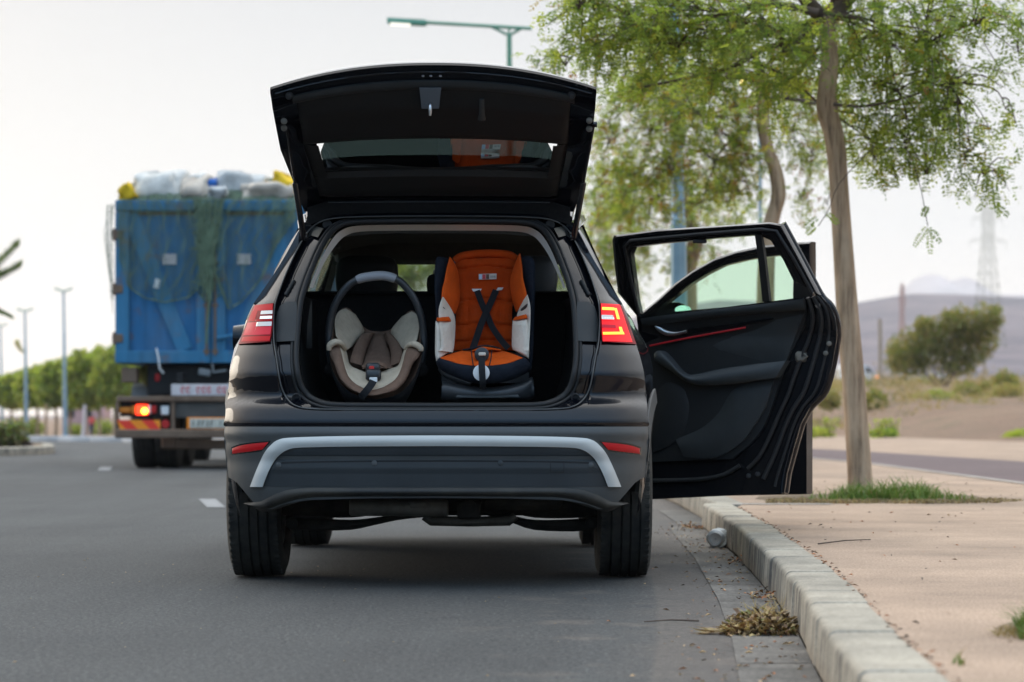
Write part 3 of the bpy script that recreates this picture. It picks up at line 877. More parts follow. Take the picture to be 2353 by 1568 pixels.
# silver strap: outer edge then inner edge, measured on the left and mirrored
so_ = [(575, 1119), (590, 1080), (606, 1045), (622, 1024), (640, 1011), (670, 1006), (760, 1003), (880, 1001.5), (1000, 1001)]
si_ = [(604, 1119), (617, 1085), (632, 1058), (646, 1043), (664, 1033), (690, 1029), (770, 1027), (880, 1026), (1000, 1025.5)]
lo_, li_ = mirpx(so_), mirpx(si_)
lo_[-1] = (0, lo_[-1][1]); li_[-1] = (0, li_[-1][1])
LO = lo_ + [(-a, z) for a, z in lo_[::-1][1:]]; LI = li_ + [(-a, z) for a, z in li_[::-1][1:]]
tailpatch(LO, LI, 90, 6, .016, .03, M['silver'], 'bumper_strap', bumper, bulge=.006)
# dark panel inside the strap with a step line
ia = [(a + .012, z) for a, z in li_]
A = [(p[0], p[1] - .004) for p in li_[:]]
def inner_x(z): return interp(z, sorted([(p[1], abs(p[0])) for p in li_])) - .004
zt_, zb_ = li_[-1][1] - .003, li_[0][1] + .002
q = MB(); G = []
for t in np.linspace(0, 1, 15):
    z = zt_ + (zb_ - zt_) * t
    w = min(inner_x(z), interp(z, sorted([(p[1], abs(p[0])) for p in li_])))
    row = []
    for u in np.linspace(-1, 1, 41):
        x = u * w
        zz = z if abs(x) < .55 else min(z, interp(abs(x), sorted([(abs(p[0]), p[1]) for p in li_])) - .003)
        o = .006 + (.006 if t > .30 else 0) - (.010 if .28 < t < .34 else 0) - (.006 if t > .62 else 0)
        row.append(S(x, zz, o))
    G.append(row)
q.slab(G, (0, .02, 0)); panel = q.build('bumper_panel', M['cladd'], bumper, 30)
# black groove line
tailpatch([PX(648, 1062), PX(760, 1059.5), PX(1000, 1058), (-PX(760, 1059.5)[0], PX(760, 1059.5)[1]), (-PX(648, 1062)[0], PX(648, 1062)[1])], [PX(646, 1066), PX(760, 1063), PX(1000, 1061.5), (-PX(760, 1063)[0], PX(760, 1063)[1]), (-PX(646, 1066)[0], PX(646, 1066)[1])], 40, 3, .0125, .01, M['rubber'], 'bumper_groove', bumper)
for px, py in ((640, 1069), (860, 1064.5), (1150, 1064.5), (1358, 1069)):
    p = tail(px, py, .014); q = MB(); q.lathe([(.004, .011), (-.001, .011), (-.002, .0095), (-.0015, .0001)], p, 'Y', 20)
    q.build('parking_sensor', M['clad'] if px != 1150 else M['cladd'], bumper, 40)
# tow eye cover outline
q = MB(); a, b2 = tail(1265, 1061, .0135), tail(1296, 1085, .0135)
pts = [(a.x, a.z), (b2.x, a.z), (b2.x, b2.z), (a.x, b2.z)]
for k in range(4):
    p0, p1 = pts[k], pts[(k + 1) % 4]; q.tube([S(p0[0], p0[1], .0125), S(p1[0], p1[1], .0125)], .0012, 5)
q.build('tow_cover', M['rubber'], bumper, 0)
# red reflectors with dark frames
for sgn in (1, -1):
    A = [(-.845, .556), (-.79, .566), (-.735, .571), (-.682, .574)]
    A = [PX(531, 1028), PX(550, 1021), PX(580, 1016.5), PX(623, 1013.5)]; B = [PX(531, 1046), PX(552, 1043.5), PX(580, 1040), PX(601, 1037)]
    tailpatch(A, B, 14, 5, .004, .01, M['gloss'], 'reflector_frame', bumper, sgn)
    A = [PX(534, 1031), PX(552, 1024.5), PX(580, 1020), PX(617, 1016.5)]; B = [PX(534, 1043), PX(553, 1040.5), PX(580, 1037), PX(603, 1033.5)]
    tailpatch(A, B, 14, 5, .008, .008, M['redreflex'], 'reflector', bumper, sgn, .002)
# lower valance: dirty black plastic lip
q = MB(); G = []
for t in np.linspace(0, 1, 8):
    row = []
    for u in np.linspace(-1, 1, 61):
        ztop = interp(abs(u) * .845, [(0, .412), (.55, .412), (.64, .404), (.70, .385), (.76, .355), (.845, .345)])
        zb = interp(abs(u) * .80, [(0, .368), (.5, .366), (.58, .356), (.66, .332), (.72, .314), (.76, .312), (.80, .34)])
        z = ztop + (zb - ztop) * t
        x = u * (.785 - .035 * t)
        row.append(S(x, z, .007 + .012 * math.sin(math.pi * min(1, t * 1.2)) - .03 * max(0, t - .6)))
    G.append(row)
q.slab(G, (0, .10, 0)); q.build('valance', M['valance'], bumper, 40)
q = MB(); q.slab([[S(x, z, .012 if z > .395 else .016) for x in np.linspace(-.56, .56, 30)] for z in (.400, .392, .386)], (0, .02, 0)); q.build('valance_ridge', M['valance'], bumper, 40)

# --- tail lamps
def lamp(sgn):
    lit = sgn > 0
    A = [(.674, 1.166), (.671, 1.10), (.672, 1.05), (.678, 1.004)]
    B = [(.766, 1.160), (.788, 1.10), (.806, 1.05), (.824, .998)]
    la = tailpatch(A, B, 14, 12, .012, .03, M['redlens2'], 'tail_light', car, sgn, .004)
    def bar(z0, z1, u0, u1, m_, name, off=.0165, sl=0.):
        def at(z, u):
            xa = interp(z, sorted([(p[1], p[0]) for p in A])); xb = interp(z, sorted([(p[1], p[0]) for p in B]))
            return (xa + (xb - xa) * u, z)
        AA = [at(z0 - sl * k, u0 + (u1 - u0) * k) for k in np.linspace(0, 1, 8)]; BB = [at(z1 - sl * k, u0 + (u1 - u0) * k) for k in np.linspace(0, 1, 8)]
        return tailpatch(AA, BB, 14, 4, off, .004, m_, name, la, sgn)
    if not lit:
        bar(1.162, 1.136, .02, .93, M['redlens'], 'upper_lens')
        bar(1.136, 1.092, .68, .95, M['redlens'], 'side_lens')
        bar(1.135, 1.120, .02, .52, M['clearlens'], 'clear_lens')
        bar(1.112, 1.100, .03, .50, M['brightlens'], 'reverse_light', .019)
        bar(1.098, 1.092, .02, .66, M['redlens'], 'middle_lens')
        bar(1.088, 1.070, .03, .58, M['clearlens'], 'clear_lens')
        bar(1.088, 1.034, .58, .95, M['pinklens'], 'lower_lens')
        bar(1.068, 1.034, .03, .58, M['pinklens'], 'lower_lens')
        bar(1.028, 1.008, .02, .93, M['redlens'], 'base_lens')
    else:
        bar(1.164, 1.006, .01, .90, M['glowred'], 'red_lens', .0185)
        bar(1.149, 1.137, .06, .60, M['glow'], 'light_bar', .023)
        bar(1.147, 1.100, .60, .71, M['glow'], 'light_bar', .023)
        bar(1.116, 1.100, .04, .48, M['clearlens'], 'clear_lens', .023)
        bar(1.108, 1.098, .05, .50, M['brightlens'], 'reverse_light', .023)
        bar(1.076, 1.062, .04, .50, M['pinklens'], 'clear_lens', .022)
        bar(1.044, 1.033, .05, .72, M['glow'], 'light_bar', .023, -.004)
        bar(1.068, 1.044, .60, .70, M['glow'], 'light_bar', .023)
    return la
lamp(-1); lamp(1)['label'] = 'lit tail light glowing red and amber'

# --- cargo bay and cabin
q = MB(); q.box((0, -.42, .715), (1.24, .78, .03), .004); q.build('cargo_floor', M['fabk'], car, 40)
for sgn in (-1, 1):
    q = MB(); G = []
    for y in np.linspace(-.80, .02, 8):
        row = []
        for z, x in ((.73, .50), (.80, .535), (.90, .56), (1.05, .575), (1.17, .575), (1.20, .555)):
            yy_ = max(y, yr(x, z) + RECESS + .03)
            row.append(Vector((sgn * (x - .03 * sst((y + .5) / .5)), yy_, z)))
        G.append(row)
    q.slab(G, (.02 * sgn, 0, 0)); q.build('cargo_side_trim', M['trimk'], car, 40)
    # upper pillar trims between the window and the roof
    for (y0, y1, y2, y3) in ((-.50, -.30, -.40, -.28), (.06, .22, -.04, .10), (1.04, 1.22, 1.0, 1.18)):
        G = [[gh(y0 + (y2 - y0) * t + ((y1 - y0) * (1 - t) + (y3 - y2) * t) * u, t) for u in (0, .5, 1)] for t in np.linspace(0, 1, 7)]
        q = MB(); q.slab([[Vector(((p.x - .04) * sgn, p.y, p.z)) for p in r] for r in G], (-.02 * sgn, 0, 0)); q.build('pillar_trim', M['headl'], car, 40)
q = MB(); G = []
for y in np.linspace(-.32, 1.80, 12):
    z0, w = interp(y, ROOF) - .05, interp(y, RW) - .01
    z0 = min(z0, 1.478 + .10 * sst((y + .32) / .6))
    G.append([(w * u, y, z0 - .06 * abs(u) ** 4) for u in np.linspace(-1, 1, 13)])
q.slab(G, (0, 0, .02)); q.build('headliner', M['headl'], car, 60)
# rear seat back: pad plus the shelf edge
q = MB(); G = []
for z in np.linspace(.70, 1.245, 8):
    t = (z - .70) / .545
    G.append([Vector((x, .02 + .10 * t + .008 * math.sin(x * 9), z)) for x in np.linspace(-.60, .60, 19)])
q.slab(G, (0, .10, 0))
q.box((0, .10, 1.243), (1.22, .05, .014), .005)
rs = q.build('rear_seat', M['fabk'], car, 40)
def headrest(cx, y, zb, w, h, parent, th=.10, m_='fabk'):
    q = MB(); rings = []
    for k, (t, sc) in enumerate(((0, .80), (.08, .95), (.4, 1.0), (.75, .97), (.92, .86), (1, .62))):
        rings.append([(cx + w / 2 * sc * math.copysign(abs(math.cos(a)) ** .55, math.cos(a)), y + th / 2 * sc * math.copysign(abs(math.sin(a)) ** .7, math.sin(a)), zb + h * t) for a in np.linspace(0, 2 * math.pi, 25)[:-1]])
    q.loft(rings, True, True, True); return q.build('headrest', M[m_], parent, 60)
headrest(-.005, .18, 1.245, .13, .085, rs, .09)
def fseat(cx):
    q = MB(); rings = []
    for (z, w, y) in ((.55, .50, 1.05), (.8, .52, 1.02), (1.0, .50, .98), (1.15, .45, .95), (1.24, .36, .93), (1.285, .30, .92)):
        rings.append([(cx + w / 2 * math.copysign(abs(math.cos(a)) ** .6, math.cos(a)), y + .09 * math.copysign(abs(math.sin(a)) ** .8, math.sin(a)), z) for a in np.linspace(0, 2 * math.pi, 25)[:-1]])
    q.loft(rings, True, True, True); fs_ = q.build('front_seat', M['trimd'], car, 60)
    headrest(cx, .92, 1.27, .30, .185, fs_, .11, 'trimd'); return fs_
fseat(-.375); fseat(.375)
q = MB(); q.loft([[(x, y, z) for (y, z) in ((2.05, .72), (2.0, .95), (2.12, 1.04), (2.62, 1.06), (2.7, .72))] for x in (-.74, -.3, .3, .74)], True, True, True)
q.build('dashboard', M['trimk'], car, 30)
q = MB(); ring = [(-.37 + .18 * math.cos(a), 1.86 + .07 * math.sin(a), .93 + .165 * math.sin(a)) for a in np.linspace(0, 2 * math.pi, 33)]
q.tube(ring, .015, 8, False); q.box((-.37, 1.90, .92), (.15, .06, .08), .02); q.build('steering_wheel', M['trimk'], car, 60)
q = MB(); q.box((0, 1.72, 1.54), (1.16, .05, .16), .02); q.build('sun_visor', M['headl'], car, 40)
q = MB(); q.box((0.02, 1.95, 1.42), (.23, .03, .065), .012); q.tube([(0.02, 1.96, 1.44), (0.02, 1.98, 1.52)], .01, 6); q.build('rear_view_mirror', M['trimk'], car, 40)
# pale roof handle bits and belt guides seen through the opening
for sgn in (-1, 1):
    for y in (.55, 1.3):
        q = MB(); x0 = interp(y, RW) - .05
        q.tube([(sgn * x0, y - .09, 1.55), (sgn * (x0 - .035), y - .07, 1.525), (sgn * (x0 - .035), y + .07, 1.525), (sgn * x0, y + .09, 1.55)], .009, 7)
        q.build('grab_handle', M['trimk'], car, 60)
q = MB(); A = [C(706, 745, 11.05), C(711, 712, 11.06), C(716, 690, 11.08)]; B = [C(704, 800, 11.2), C(710, 800, 11.2), C(717, 800, 11.2)]
q.slab([[A[i] + (B[i] - A[i]) * u for u in np.linspace(0, 1, 4)] for i in range(3)], (0, .01, 0)); q.build('side_trim_insert', M['clad'], car, 40)
# left mirror outside
q = MB(); rings = [[(-.93 - .02 - .17 * t, 2.05 + .07 * s_[0] - .02 * t, 1.10 + .075 * s_[1]) for s_ in [(math.cos(a) * (1 - .3 * abs(t - .5)), math.sin(a) * (1 - .35 * abs(t - .5))) for a in np.linspace(0, 2 * math.pi, 17)[:-1]]] for t in np.linspace(0, 1, 6)]
q.loft(rings, True, True, True); q.box((-.90, 2.06, 1.05), (.12, .06, .03), .01); q.build('door_mirror', M['paint'], car, 50)

# --- underside: silencer, pipe, suspension arms, hub bolts
q = MB(); a, b2 = C(803, 1166, 11.1), C(1030, 1168, 11.1)
q.tube([a, a + Vector((.006, 0, 0)), b2 - Vector((.006, 0, 0)), b2], [.030, .036, .036, .030], 20)
q.box(((a + b2) / 2 + Vector((.08, -.03, .012))), (.07, .02, .03), .006)
q.build('silencer', M['dirtysteel'], car, 50); q = MB(); q.tube([C(975, 1186, 11.5), C(990, 1197, 11.5), C(1080, 1199, 11.5), C(1170, 1197, 11.5), C(1185, 1186, 11.5)], [.02, .022, .022, .022, .018], 12)
q.build('exhaust_pipe', M['dirtysteel'], car, 50)
q = MB(); q.lathe([(0, .03), (-.02, .03), (-.022, .02), (-.022, .0001)], C(1078, 1165, 11.2), 'Y', 18)
q.box(C(1078, 1172, 11.25), (.10, .05, .08), .01); q.lathe([(-.02, .012), (-.036, .012), (-.036, .0001)], C(1078, 1165, 11.2), 'Y', 6)
q.build('differential_mount', M['under'], car, 40)
for pts in ([(668, 1204), (740, 1206), (810, 1206), (862, 1198), (920, 1188), (990, 1182)], [(1365, 1204), (1300, 1208), (1225, 1206), (1180, 1194), (1135, 1182), (1085, 1172)]):
    q = MB(); P = [C(a, b_, 11.55) for a, b_ in bez(pts, 14)]
    q.tube(P, [.034, .034, .034, .032, .030, .028, .025, .022, .02, .018, .016, .015, .014, .014], 8, flat=.8)
    q.tube([p + Vector((0, .08, .05)) for p in P], .022, 8)
    c_ = C(pts[0][0] + (3 if pts[0][0] < 1000 else -6), pts[0][1] - 2, 11.45); q.lathe([(0, .026), (-.03, .026), (-.034, .02), (-.034, .0001)], c_, 'Y', 16)
    q.lathe([(-.03, .011), (-.048, .011), (-.048, .0001)], c_, 'Y', 6)
    q.build('suspension_arm', M['under'], car, 40)
q = MB(); q.box((0, .15, .34), (1.50, .30, .15), .02); q.build('subframe', M['under'], car, 40)
q = MB(); q.box((0, -.50, .42), (1.30, .55, .09), .03); q.box((.35, -.15, .33), (.35, .25, .06), .02); q.box((-.2, .9, .33), (.28, 1.6, .05), .02); q.build('rear_crossmember', M['under'], car, 40)
q = MB()
for k in range(4): q.box((.36, -.62 + .01 * k, .372 - .002 * k), (.38, .006, .02), .002)
q.build('heat_shield', M['dirtysteel'], car, 30)

# --- tailgate (open)
ROWS = [(487, 11.25, 309, 0.), (466, 11.22, 317, .2), (430, 11.10, 326, .5), (398, 11.02, 335.5, .9), (360, 10.89, 347, 1.2), (324, 10.76, 357, 1.6), (290, 10.68, 361, 1.9), (245, 10.56, 366, 2.6), (205, 10.50, 371, 3.5), (178, 10.455, 373, 4.4), (160, 10.43, 375, 4.8), (150, 10.415, 375, 5.0)]
CUR = [.0, .004, .010, .018, .026, .036, .048, .062, .075, .086, .092, .096]
def tg_row(t):
    k = t * (len(ROWS) - 1)
    z_, Y_, w_, c_ = [], [], [], []
    py = interp(k, list(enumerate([r[0] for r in ROWS]))); Y = interp(k, list(enumerate([r[1] for r in ROWS])))
    hw = interp(k, list(enumerate([r[2] for r in ROWS]))) * Y / F; cu = interp(k, list(enumerate(CUR)))
    return py, Y, hw, cu
def TG(u, t, out=0.):
    """point on the inner face: u -1..1 across, t 0 hinge .. 1 lip, out metres towards the outer skin"""
    py, Y, hw, cu = tg_row(t)
    py2, Y2, _, _ = tg_row(min(t + .03, 1)); py1, Y1, _, _ = tg_row(max(t - .03, 0))
    z = EYE + (HY - py) * Y / F; z2 = EYE + (HY - py2) * Y2 / F; z1 = EYE + (HY - py1) * Y1 / F
    n = Vector((0, (z2 - z1), -(Y2 - Y1))).normalized()   # up and forward
    if n.z < 0: n = -n
    p = Vector((u * hw, Y - CARY, z - cu * abs(u) ** 2.2))
    return p + n * out
q = MB()
ts = list(np.linspace(0, 1, 34)); uu = list(np.linspace(-1, 1, 41))
def inwin(u, t): return abs(u) < .80 and 3.02 / 11 < t < 4.95 / 11
outer = [[TG(u, t, .045 - .030 * max(0, (t - .85) / .15) + .05 * (1 - abs(u) ** 6) * math.sin(math.pi * min(1, t * 1.05)) ** .5) for u in uu] for t in ts]
q.grid(outer, 0, True, lambda i, j: inwin((uu[j] + uu[j + 1]) / 2, (ts[i] + ts[i + 1]) / 2))
inner = [[TG(u, t, 0) for u in uu] for t in ts]
q.grid(inner, 0, False, lambda i, j: abs((uu[j] + uu[j + 1]) / 2) < .87 and .12 < (ts[i] + ts[i + 1]) / 2 < .80)
edge_in = [inner[0][j] for j in range(41)] + [inner[i][40] for i in range(1, 34)] + [inner[33][j] for j in range(39, -1, -1)] + [inner[i][0] for i in range(32, 0, -1)]
edge_out = [outer[0][j] for j in range(41)] + [outer[i][40] for i in range(1, 34)] + [outer[33][j] for j in range(39, -1, -1)] + [outer[i][0] for i in range(32, 0, -1)]
q.loft([edge_in, edge_out], True)
tgate = q.build('tailgate', M['paint'], car, 35)
# inner trim panel with the window cut out
def tgtrim(tlo, thi, name, m_, out_e, out_c, wfun, parent=tgate, nt_=20, nu=41, hole=False):
    q = MB(); T = list(np.linspace(tlo, thi, nt_)); U = list(np.linspace(-1, 1, nu)); G = []
    for t in T:
        G.append([TG(u * wfun(t), t, out_e + (out_c - out_e) * min(1, 14 * (1 - abs(u)), 14 * (t - tlo) / (thi - tlo), 14 * (thi - t) / (thi - tlo))) for u in U])
    sk = (lambda i, j: abs((U[j] + U[j + 1]) / 2 * wfun((T[i] + T[i + 1]) / 2)) < .765 and 3.02 / 11 < (T[i] + T[i + 1]) / 2 < 4.95 / 11) if hole else None
    q.grid(G, 0, False, sk); return q.build(name, m_, parent, 40)
tgtrim(.115, 3.02 / 11, 'lower_trim', M['trimk'], .015, -.004, lambda t: .875, nt_=10)
tgtrim(4.95 / 11, .795, 'upper_trim', M['trimk'], .020, -.006, lambda t: .885, nt_=18)
for sgn in (-1, 1):
    q = MB(); T = list(np.linspace(2.9 / 11, 5.05 / 11, 8)); q.grid([[TG(sgn * (.755 + .12 * u), t, .018 - .022 * math.sin(math.pi * min(1, u * .5 + .5)) * (u < .95)) for u in np.linspace(0, 1, 5)] for t in T])
    q.build('window_side_trim', M['trimk'], tgate, 60)
# paler lip of the trim near the lock
q = MB(); G = []
for t in np.linspace(.735, .80, 5): G.append([TG(u, t, -.010 - .006 * math.sin(math.pi * (t - .735) / .065)) for u in np.linspace(-.87, .87, 31)])
q.slab(G, (0, .01, .01)); q.build('trim_edge', M['trimd'], tgate, 60)
# rear window with the lower corners clipped short, so daylight shows past them
q = MB(); T = list(np.linspace(2.95 / 11, 5.0 / 11, 12)); G = []
for t in T:
    f = (t - T[0]) / (T[-1] - T[0]); w = .765 - .05 * max(0, f - .62) / .38
    G.append([TG(u * w, t, .02 - .004 * math.cos(u * 1.5)) for u in np.linspace(-1, 1, 25)])
q.grid(G); rw = q.build('rear_window', M['pglass'], tgate, 180)
# lock cover, strap, rubber buffers, number-plate lights
q = MB()
def tgat(px, py):
    best = None
    for i in range(0, 111):
        t = i / 110
        P_, Y, hw, cu = tg_row(t); x = (px - CX) * Y / F - CARX
        p = TG(x / hw, t); e = abs(HY - (p.z - EYE) * F / (p.y + CARY) - py)
        if best is None or e < best[0]: best = (e, x / hw, t)
    return best[1], best[2]
def tgbox(cs, out, thick):
    P = [TG(*tgat(*c_), -out) for c_ in cs]; n = (P[1] - P[0]).cross(P[2] - P[0]).normalized()
    if n.y > 0: n = -n
    return [p - n * 0 for p in P], [p - n * thick for p in P]
f_, b_ = tgbox([(964, 195), (1014, 195), (1009, 241), (969, 241)], .022, .03)
q.slab([[f_[3] + (f_[0] - f_[3]) * v + ((f_[2] + (f_[1] - f_[2]) * v) - (f_[3] + (f_[0] - f_[3]) * v)) * u for u in np.linspace(0, 1, 5)] for v in np.linspace(0, 1, 5)], (0, .03, .012))
q.build('lock_cover', mat('blue_grey_plastic', (.10, .12, .14), .4), tgate, 30)
q = MB(); p = TG(*tgat(989, 230), -.03); q.tube([p, p + Vector((0, -.006, -.008)), p + Vector((0, .0, -.03)), p + Vector((-.001, .004, -.045))], [.004, .007, .007, .005], 8); q.build('lock_striker', M['chrome'], tgate, 60)
q = MB(); pts = [TG(*tgat(1107, y), -.012) for y in (222, 240, 258)]; q.tube(pts + [TG(*tgat(1107, 268), -.012)], [.010, .010, .011, .017], 8, flat=.35); q.build('pull_strap', M['trimg'], tgate, 60)
for px in (665, 1314):
    q = MB(); p = TG(*tgat(px, 218), 0.0); q.tube([p + Vector((0, -.03, -.012)), p + Vector((0, -.02, -.008)), p + Vector((0, .01, .005))], [.009, .014, .017], 14); q.build('rubber_buffer', M['rubber'], tgate, 50)
    for dy in (275, 292):
        q = MB(); p = TG(*tgat(px + (-12 if px < 1000 else 40), dy), -.006); q.lathe([(0, .013), (-.008, .013), (-.012, .007), (-.012, .0001)], p, 'Y', 10); q.build('bracket_bolt', M['dirtysteel'], tgate, 40)
for px in (972, 990, 1012):
    q = MB(); p = TG(*tgat(px, 174), -.002); q.box(p, (.011, .008, .007), .002); q.build('trim_clip', M['plastg'], tgate, 40)
# lip crease lines and the hinge bar, seal loop across the hinge
q = MB(); q.tube([TG(u, .075, -.004) for u in np.linspace(-.82, .82, 25)], .006, 7); q.tube([TG(u, .10, -.004) for u in np.linspace(-.80, .80, 25)], .004, 7)
q.build('hinge_flange', M['gloss'], tgate, 60)
for px in (818, 1170, 860, 1130):
    q = MB(); p = TG(*tgat(px, 478), -.01); q.box(p + Vector((0, 0, .012)), (.055 if px in (818, 1170) else .03, .03, .012), .004); q.box(p + Vector((0, .03, -.01)), (.03, .05, .02), .005); q.build('hinge', M['trimk'], tgate, 40)
q = MB(); q.tube([C(a, b_, 11.22) for a, b_ in bez([(852, 478), (880, 488), (930, 494), (1000, 495), (1070, 493), (1110, 486), (1135, 478)], 22)], .007, 7); q.build('cable_duct', M['rubber'], tgate, 60)
# raised lip crease on the painted edge
q = MB(); q.tube([TG(u, .885, -.003) for u in np.linspace(-.97, .97, 33)], .0035, 6); q.build('lip_crease', M['gloss'], tgate, 60)
# gas struts
for (p0, p1) in (((657, 286, 10.62), (698, 548, 11.02)), ((1365, 286, 10.62), (1318, 548, 11.02))):
    a, b2 = C(*p0), C(*p1); m1 = a.lerp(b2, .50)
    q = MB(); q.tube([a, m1], .0055, 8); q.tube([m1, m1.lerp(b2, .02), b2], [.0085, .0125, .0125], 12); q.tube([a + Vector((-.012, 0, 0)), a + Vector((.012, 0, 0))], .012, 10); q.tube([b2 + Vector((-.014, 0, .006)), b2 + Vector((.014, 0, .006))], .016, 10)
    q.build('gas_strut', M['gloss'], car, 50)
# ------------------------------------------------------------------ the two open doors on the kerb side
class DoorMap:
    def __init__(s, hx, hy, ang, lean=.22, zb=1.08, zt=1.58):
        s.hx, s.hy = hx + CARX, hy + CARY
        s.S, s.C = math.sin(R(ang)), math.cos(R(ang)); s.lean, s.zb, s.zt = lean, zb, zt
    def ln(s, z): return s.lean * max(0, (z - s.zb) / (s.zt - s.zb)) if z > s.zb else .05 * ((s.zb - z) / .8) ** 2
    def __call__(s, px, py, off=0.):
        r = (px - CX) / F; Y = s.hy
        for _ in range(8):
            z = EYE + (HY - py) * Y / F; l = s.ln(z) - off
            k = (r * (s.hy - l * s.S) - s.hx + l * s.C) / (s.S + r * s.C)
            Y = s.hy - k * s.C - l * s.S
        return Vector((r * Y - CARX, Y - CARY, EYE + (HY - py) * Y / F))
    def poly(s, pts, o0, o1): return [s(a, b, o0) for a, b in pts], [s(a, b, o0) + Vector((s.C, s.S, 0)) * (o1 - o0) for a, b in pts]
    def pad(s, A, B, n, m, o, thick, bulge=0., spl=True):
        a, b = (bez if spl else lin)(A, n), (bez if spl else lin)(B, n)
        G = [[s(*(a[i] + (b[i] - a[i]) * (j / (m - 1))), o - bulge * math.sin(math.pi * j / (m - 1)) * math.sin(math.pi * min(1, (i + .5) / n)) ** .5) for j in range(m)] for i in range(n)]
        return G, Vector((s.C, s.S, 0)) * thick
    def line(s, pts, o, n=24): return [s(a, b, o) for a, b in bez(pts, n)]
rd = DoorMap(.875, 1.15, 63)
door = bpy.data.objects.new('door', None); SC.collection.objects.link(door); door.parent = car
door['label'] = 'open rear door with dark trim and red strip'
RE = [(1797, 515), (1842, 598), (1884, 678), (1906, 702), (1918, 728), (1922.5, 756), (1921.5, 785), (1911, 843), (1894, 900), (1862, 934), (1840, 975), (1823, 1033), (1808, 1090), (1802, 1133)]
OUTL = [(1407, 548), (1412, 541), (1509, 528), (1650, 519), (1786, 510.5)] + RE + [(1600, 1143), (1491, 1148), (1486, 1000), (1476, 850), (1462, 722), (1420, 673), (1412, 610)]
WIN = [(1448, 577), (1452, 569), (1462, 565), (1600, 551), (1734, 540), (1757, 542.5), (1771, 552), (1797, 592), (1823, 643), (1821, 688), (1762, 694), (1620, 713), (1472, 732), (1464, 715), (1456, 640)]
# sheet metal: lower body
q = MB(); low = [(1884, 678)] + RE[3:] + [(1600, 1143), (1491, 1148), (1486, 1000), (1476, 850), (1462, 722), (1620, 712), (1762, 694)]
f_, b_ = rd.poly(low, .035, .10); q.poly(f_, b_)
# frame of the window as a ring: outer line and inner line walked together
fo_ = [(1462, 725), (1420, 673), (1412, 610), (1407, 550), (1412, 541), (1509, 528), (1650, 519), (1770, 511), (1797, 515), (1842, 598), (1884, 678)]
fi_ = [(1472, 730), (1463, 690), (1455, 630), (1449, 582), (1455, 568), (1520, 559.5), (1650, 547), (1742, 540), (1771, 553), (1800, 598), (1823, 645)]
G = []
for a, b in zip(lin(fo_, 60), [np.array(p) for p in lin(fi_, 60)]): G.append((a, b))
ii = [fi_[0]]
def walk(A, B, n):
    out = []
    for k in range(len(A) - 1):
        for i in range(n):
            t = i / n; out.append((np.array(A[k]) * (1 - t) + np.array(A[k + 1]) * t, np.array(B[k]) * (1 - t) + np.array(B[k + 1]) * t))
    out.append((np.array(A[-1]), np.array(B[-1]))); return out
W2 = walk(fo_, fi_, 4)
prof = [(0, .03), (.12, .012), (.28, .012), (.34, .020), (.52, .020), (.58, .004), (.80, .004), (.86, .016), (1., .02)]
gg = [[rd(*(a + (b - a) * u), o) for u, o in prof] for a, b in W2]
q.slab(gg, (rd.C * .045, rd.S * .045, 0))
q.build('door_frame', M['gloss'], door, 32)
# rounded outer skin edge on the rear of the door
q = MB(); q.tube([rd(a, b, .07) for a, b in bez(RE, 60)], .022, 8, flat=1.0); q.tube([rd(a - 7, b, .045) for a, b in bez(RE[2:], 50)], .012, 7)
q.build('door_edge', M['paint'], door, 60)
# seals down the jamb
TR = [(1845, 687), (1849, 743), (1829, 799), (1808, 834), (1786, 877), (1769, 938), (1747, 994), (1717, 1038), (1682, 1054)]
q = MB()
rr_, tt_ = bez(RE[2:], 40), bez(TR, 40)
for f, r2, o in ((.30, .010, .02), (.60, .011, .026), (.82, .007, .03)):
    q.tube([rd(*(tt_[i] * (1 - f) + rr_[i] * f), o) for i in range(40)] , r2, 8)
q.tube([rd(*p, .02) for p in bez([(1700, 1070), (1660, 1092), (1600, 1102), (1500, 1105)], 14)], .010, 8)
q.tube([rd(a + (b[0] if False else 0), b_, .005) for (a, b_), b in zip([(x + 9, y + 1) for x, y in [(1459, 720), (1440, 640), (1426, 566), (1440, 552), (1600, 537), (1740, 526), (1775, 530), (1812, 590), (1858, 672)]], range(9))], .008, 8)
q.build('door_seal', M['rubber'], door, 60)
# inner trim
q = MB(); A = [(1472, 734), (1478, 790), (1486, 860), (1490, 960), (1490, 1062)]; B = [(1845, 687), (1848, 745), (1805, 838), (1752, 985), (1682, 1055)]
Gp, tv = rd.pad(A, B, 26, 22, .012, .03, .02); q.slab(Gp, tv); trim = q.build('door_trim', M['trimk'], door, 60)
q = MB(); Gp, tv = rd.pad([(1472, 732), (1600, 716), (1740, 700), (1845, 687)], [(1476, 750), (1600, 735), (1740, 721), (1848, 712)], 24, 6, -.010, .03, .010); q.slab(Gp, tv); q.build('window_ledge', M['trimd'], door, 60)
q = MB(); Gp, tv = rd.pad([(1590, 772), (1700, 752), (1846, 722)], [(1640, 830), (1720, 838), (1806, 832)], 16, 8, .004, .02, .014); q.slab(Gp, tv); q.build('trim_panel', M['trimd'], door, 60)
q = MB(); Gp, tv = rd.pad([(1503, 814), (1512, 806), (1530, 815), (1569, 857), (1600, 860), (1656, 848), (1730, 838), (1806, 829)], [(1503, 826), (1514, 836), (1540, 852), (1580, 879), (1620, 886), (1682, 882), (1730, 875), (1782, 868)], 30, 8, -.045, .06, .022); q.slab(Gp, tv); q.build('armrest', M['trimg'], door, 60)
q = MB(); Gp, tv = rd.pad([(1552, 1010), (1610, 985), (1650, 950), (1691, 892), (1776, 874)], [(1570, 1050), (1640, 1052), (1700, 1020), (1735, 975), (1762, 930)], 24, 10, -.008, .03, .018); q.slab(Gp, tv); q.build('door_pocket', M['trimd'], door, 60)
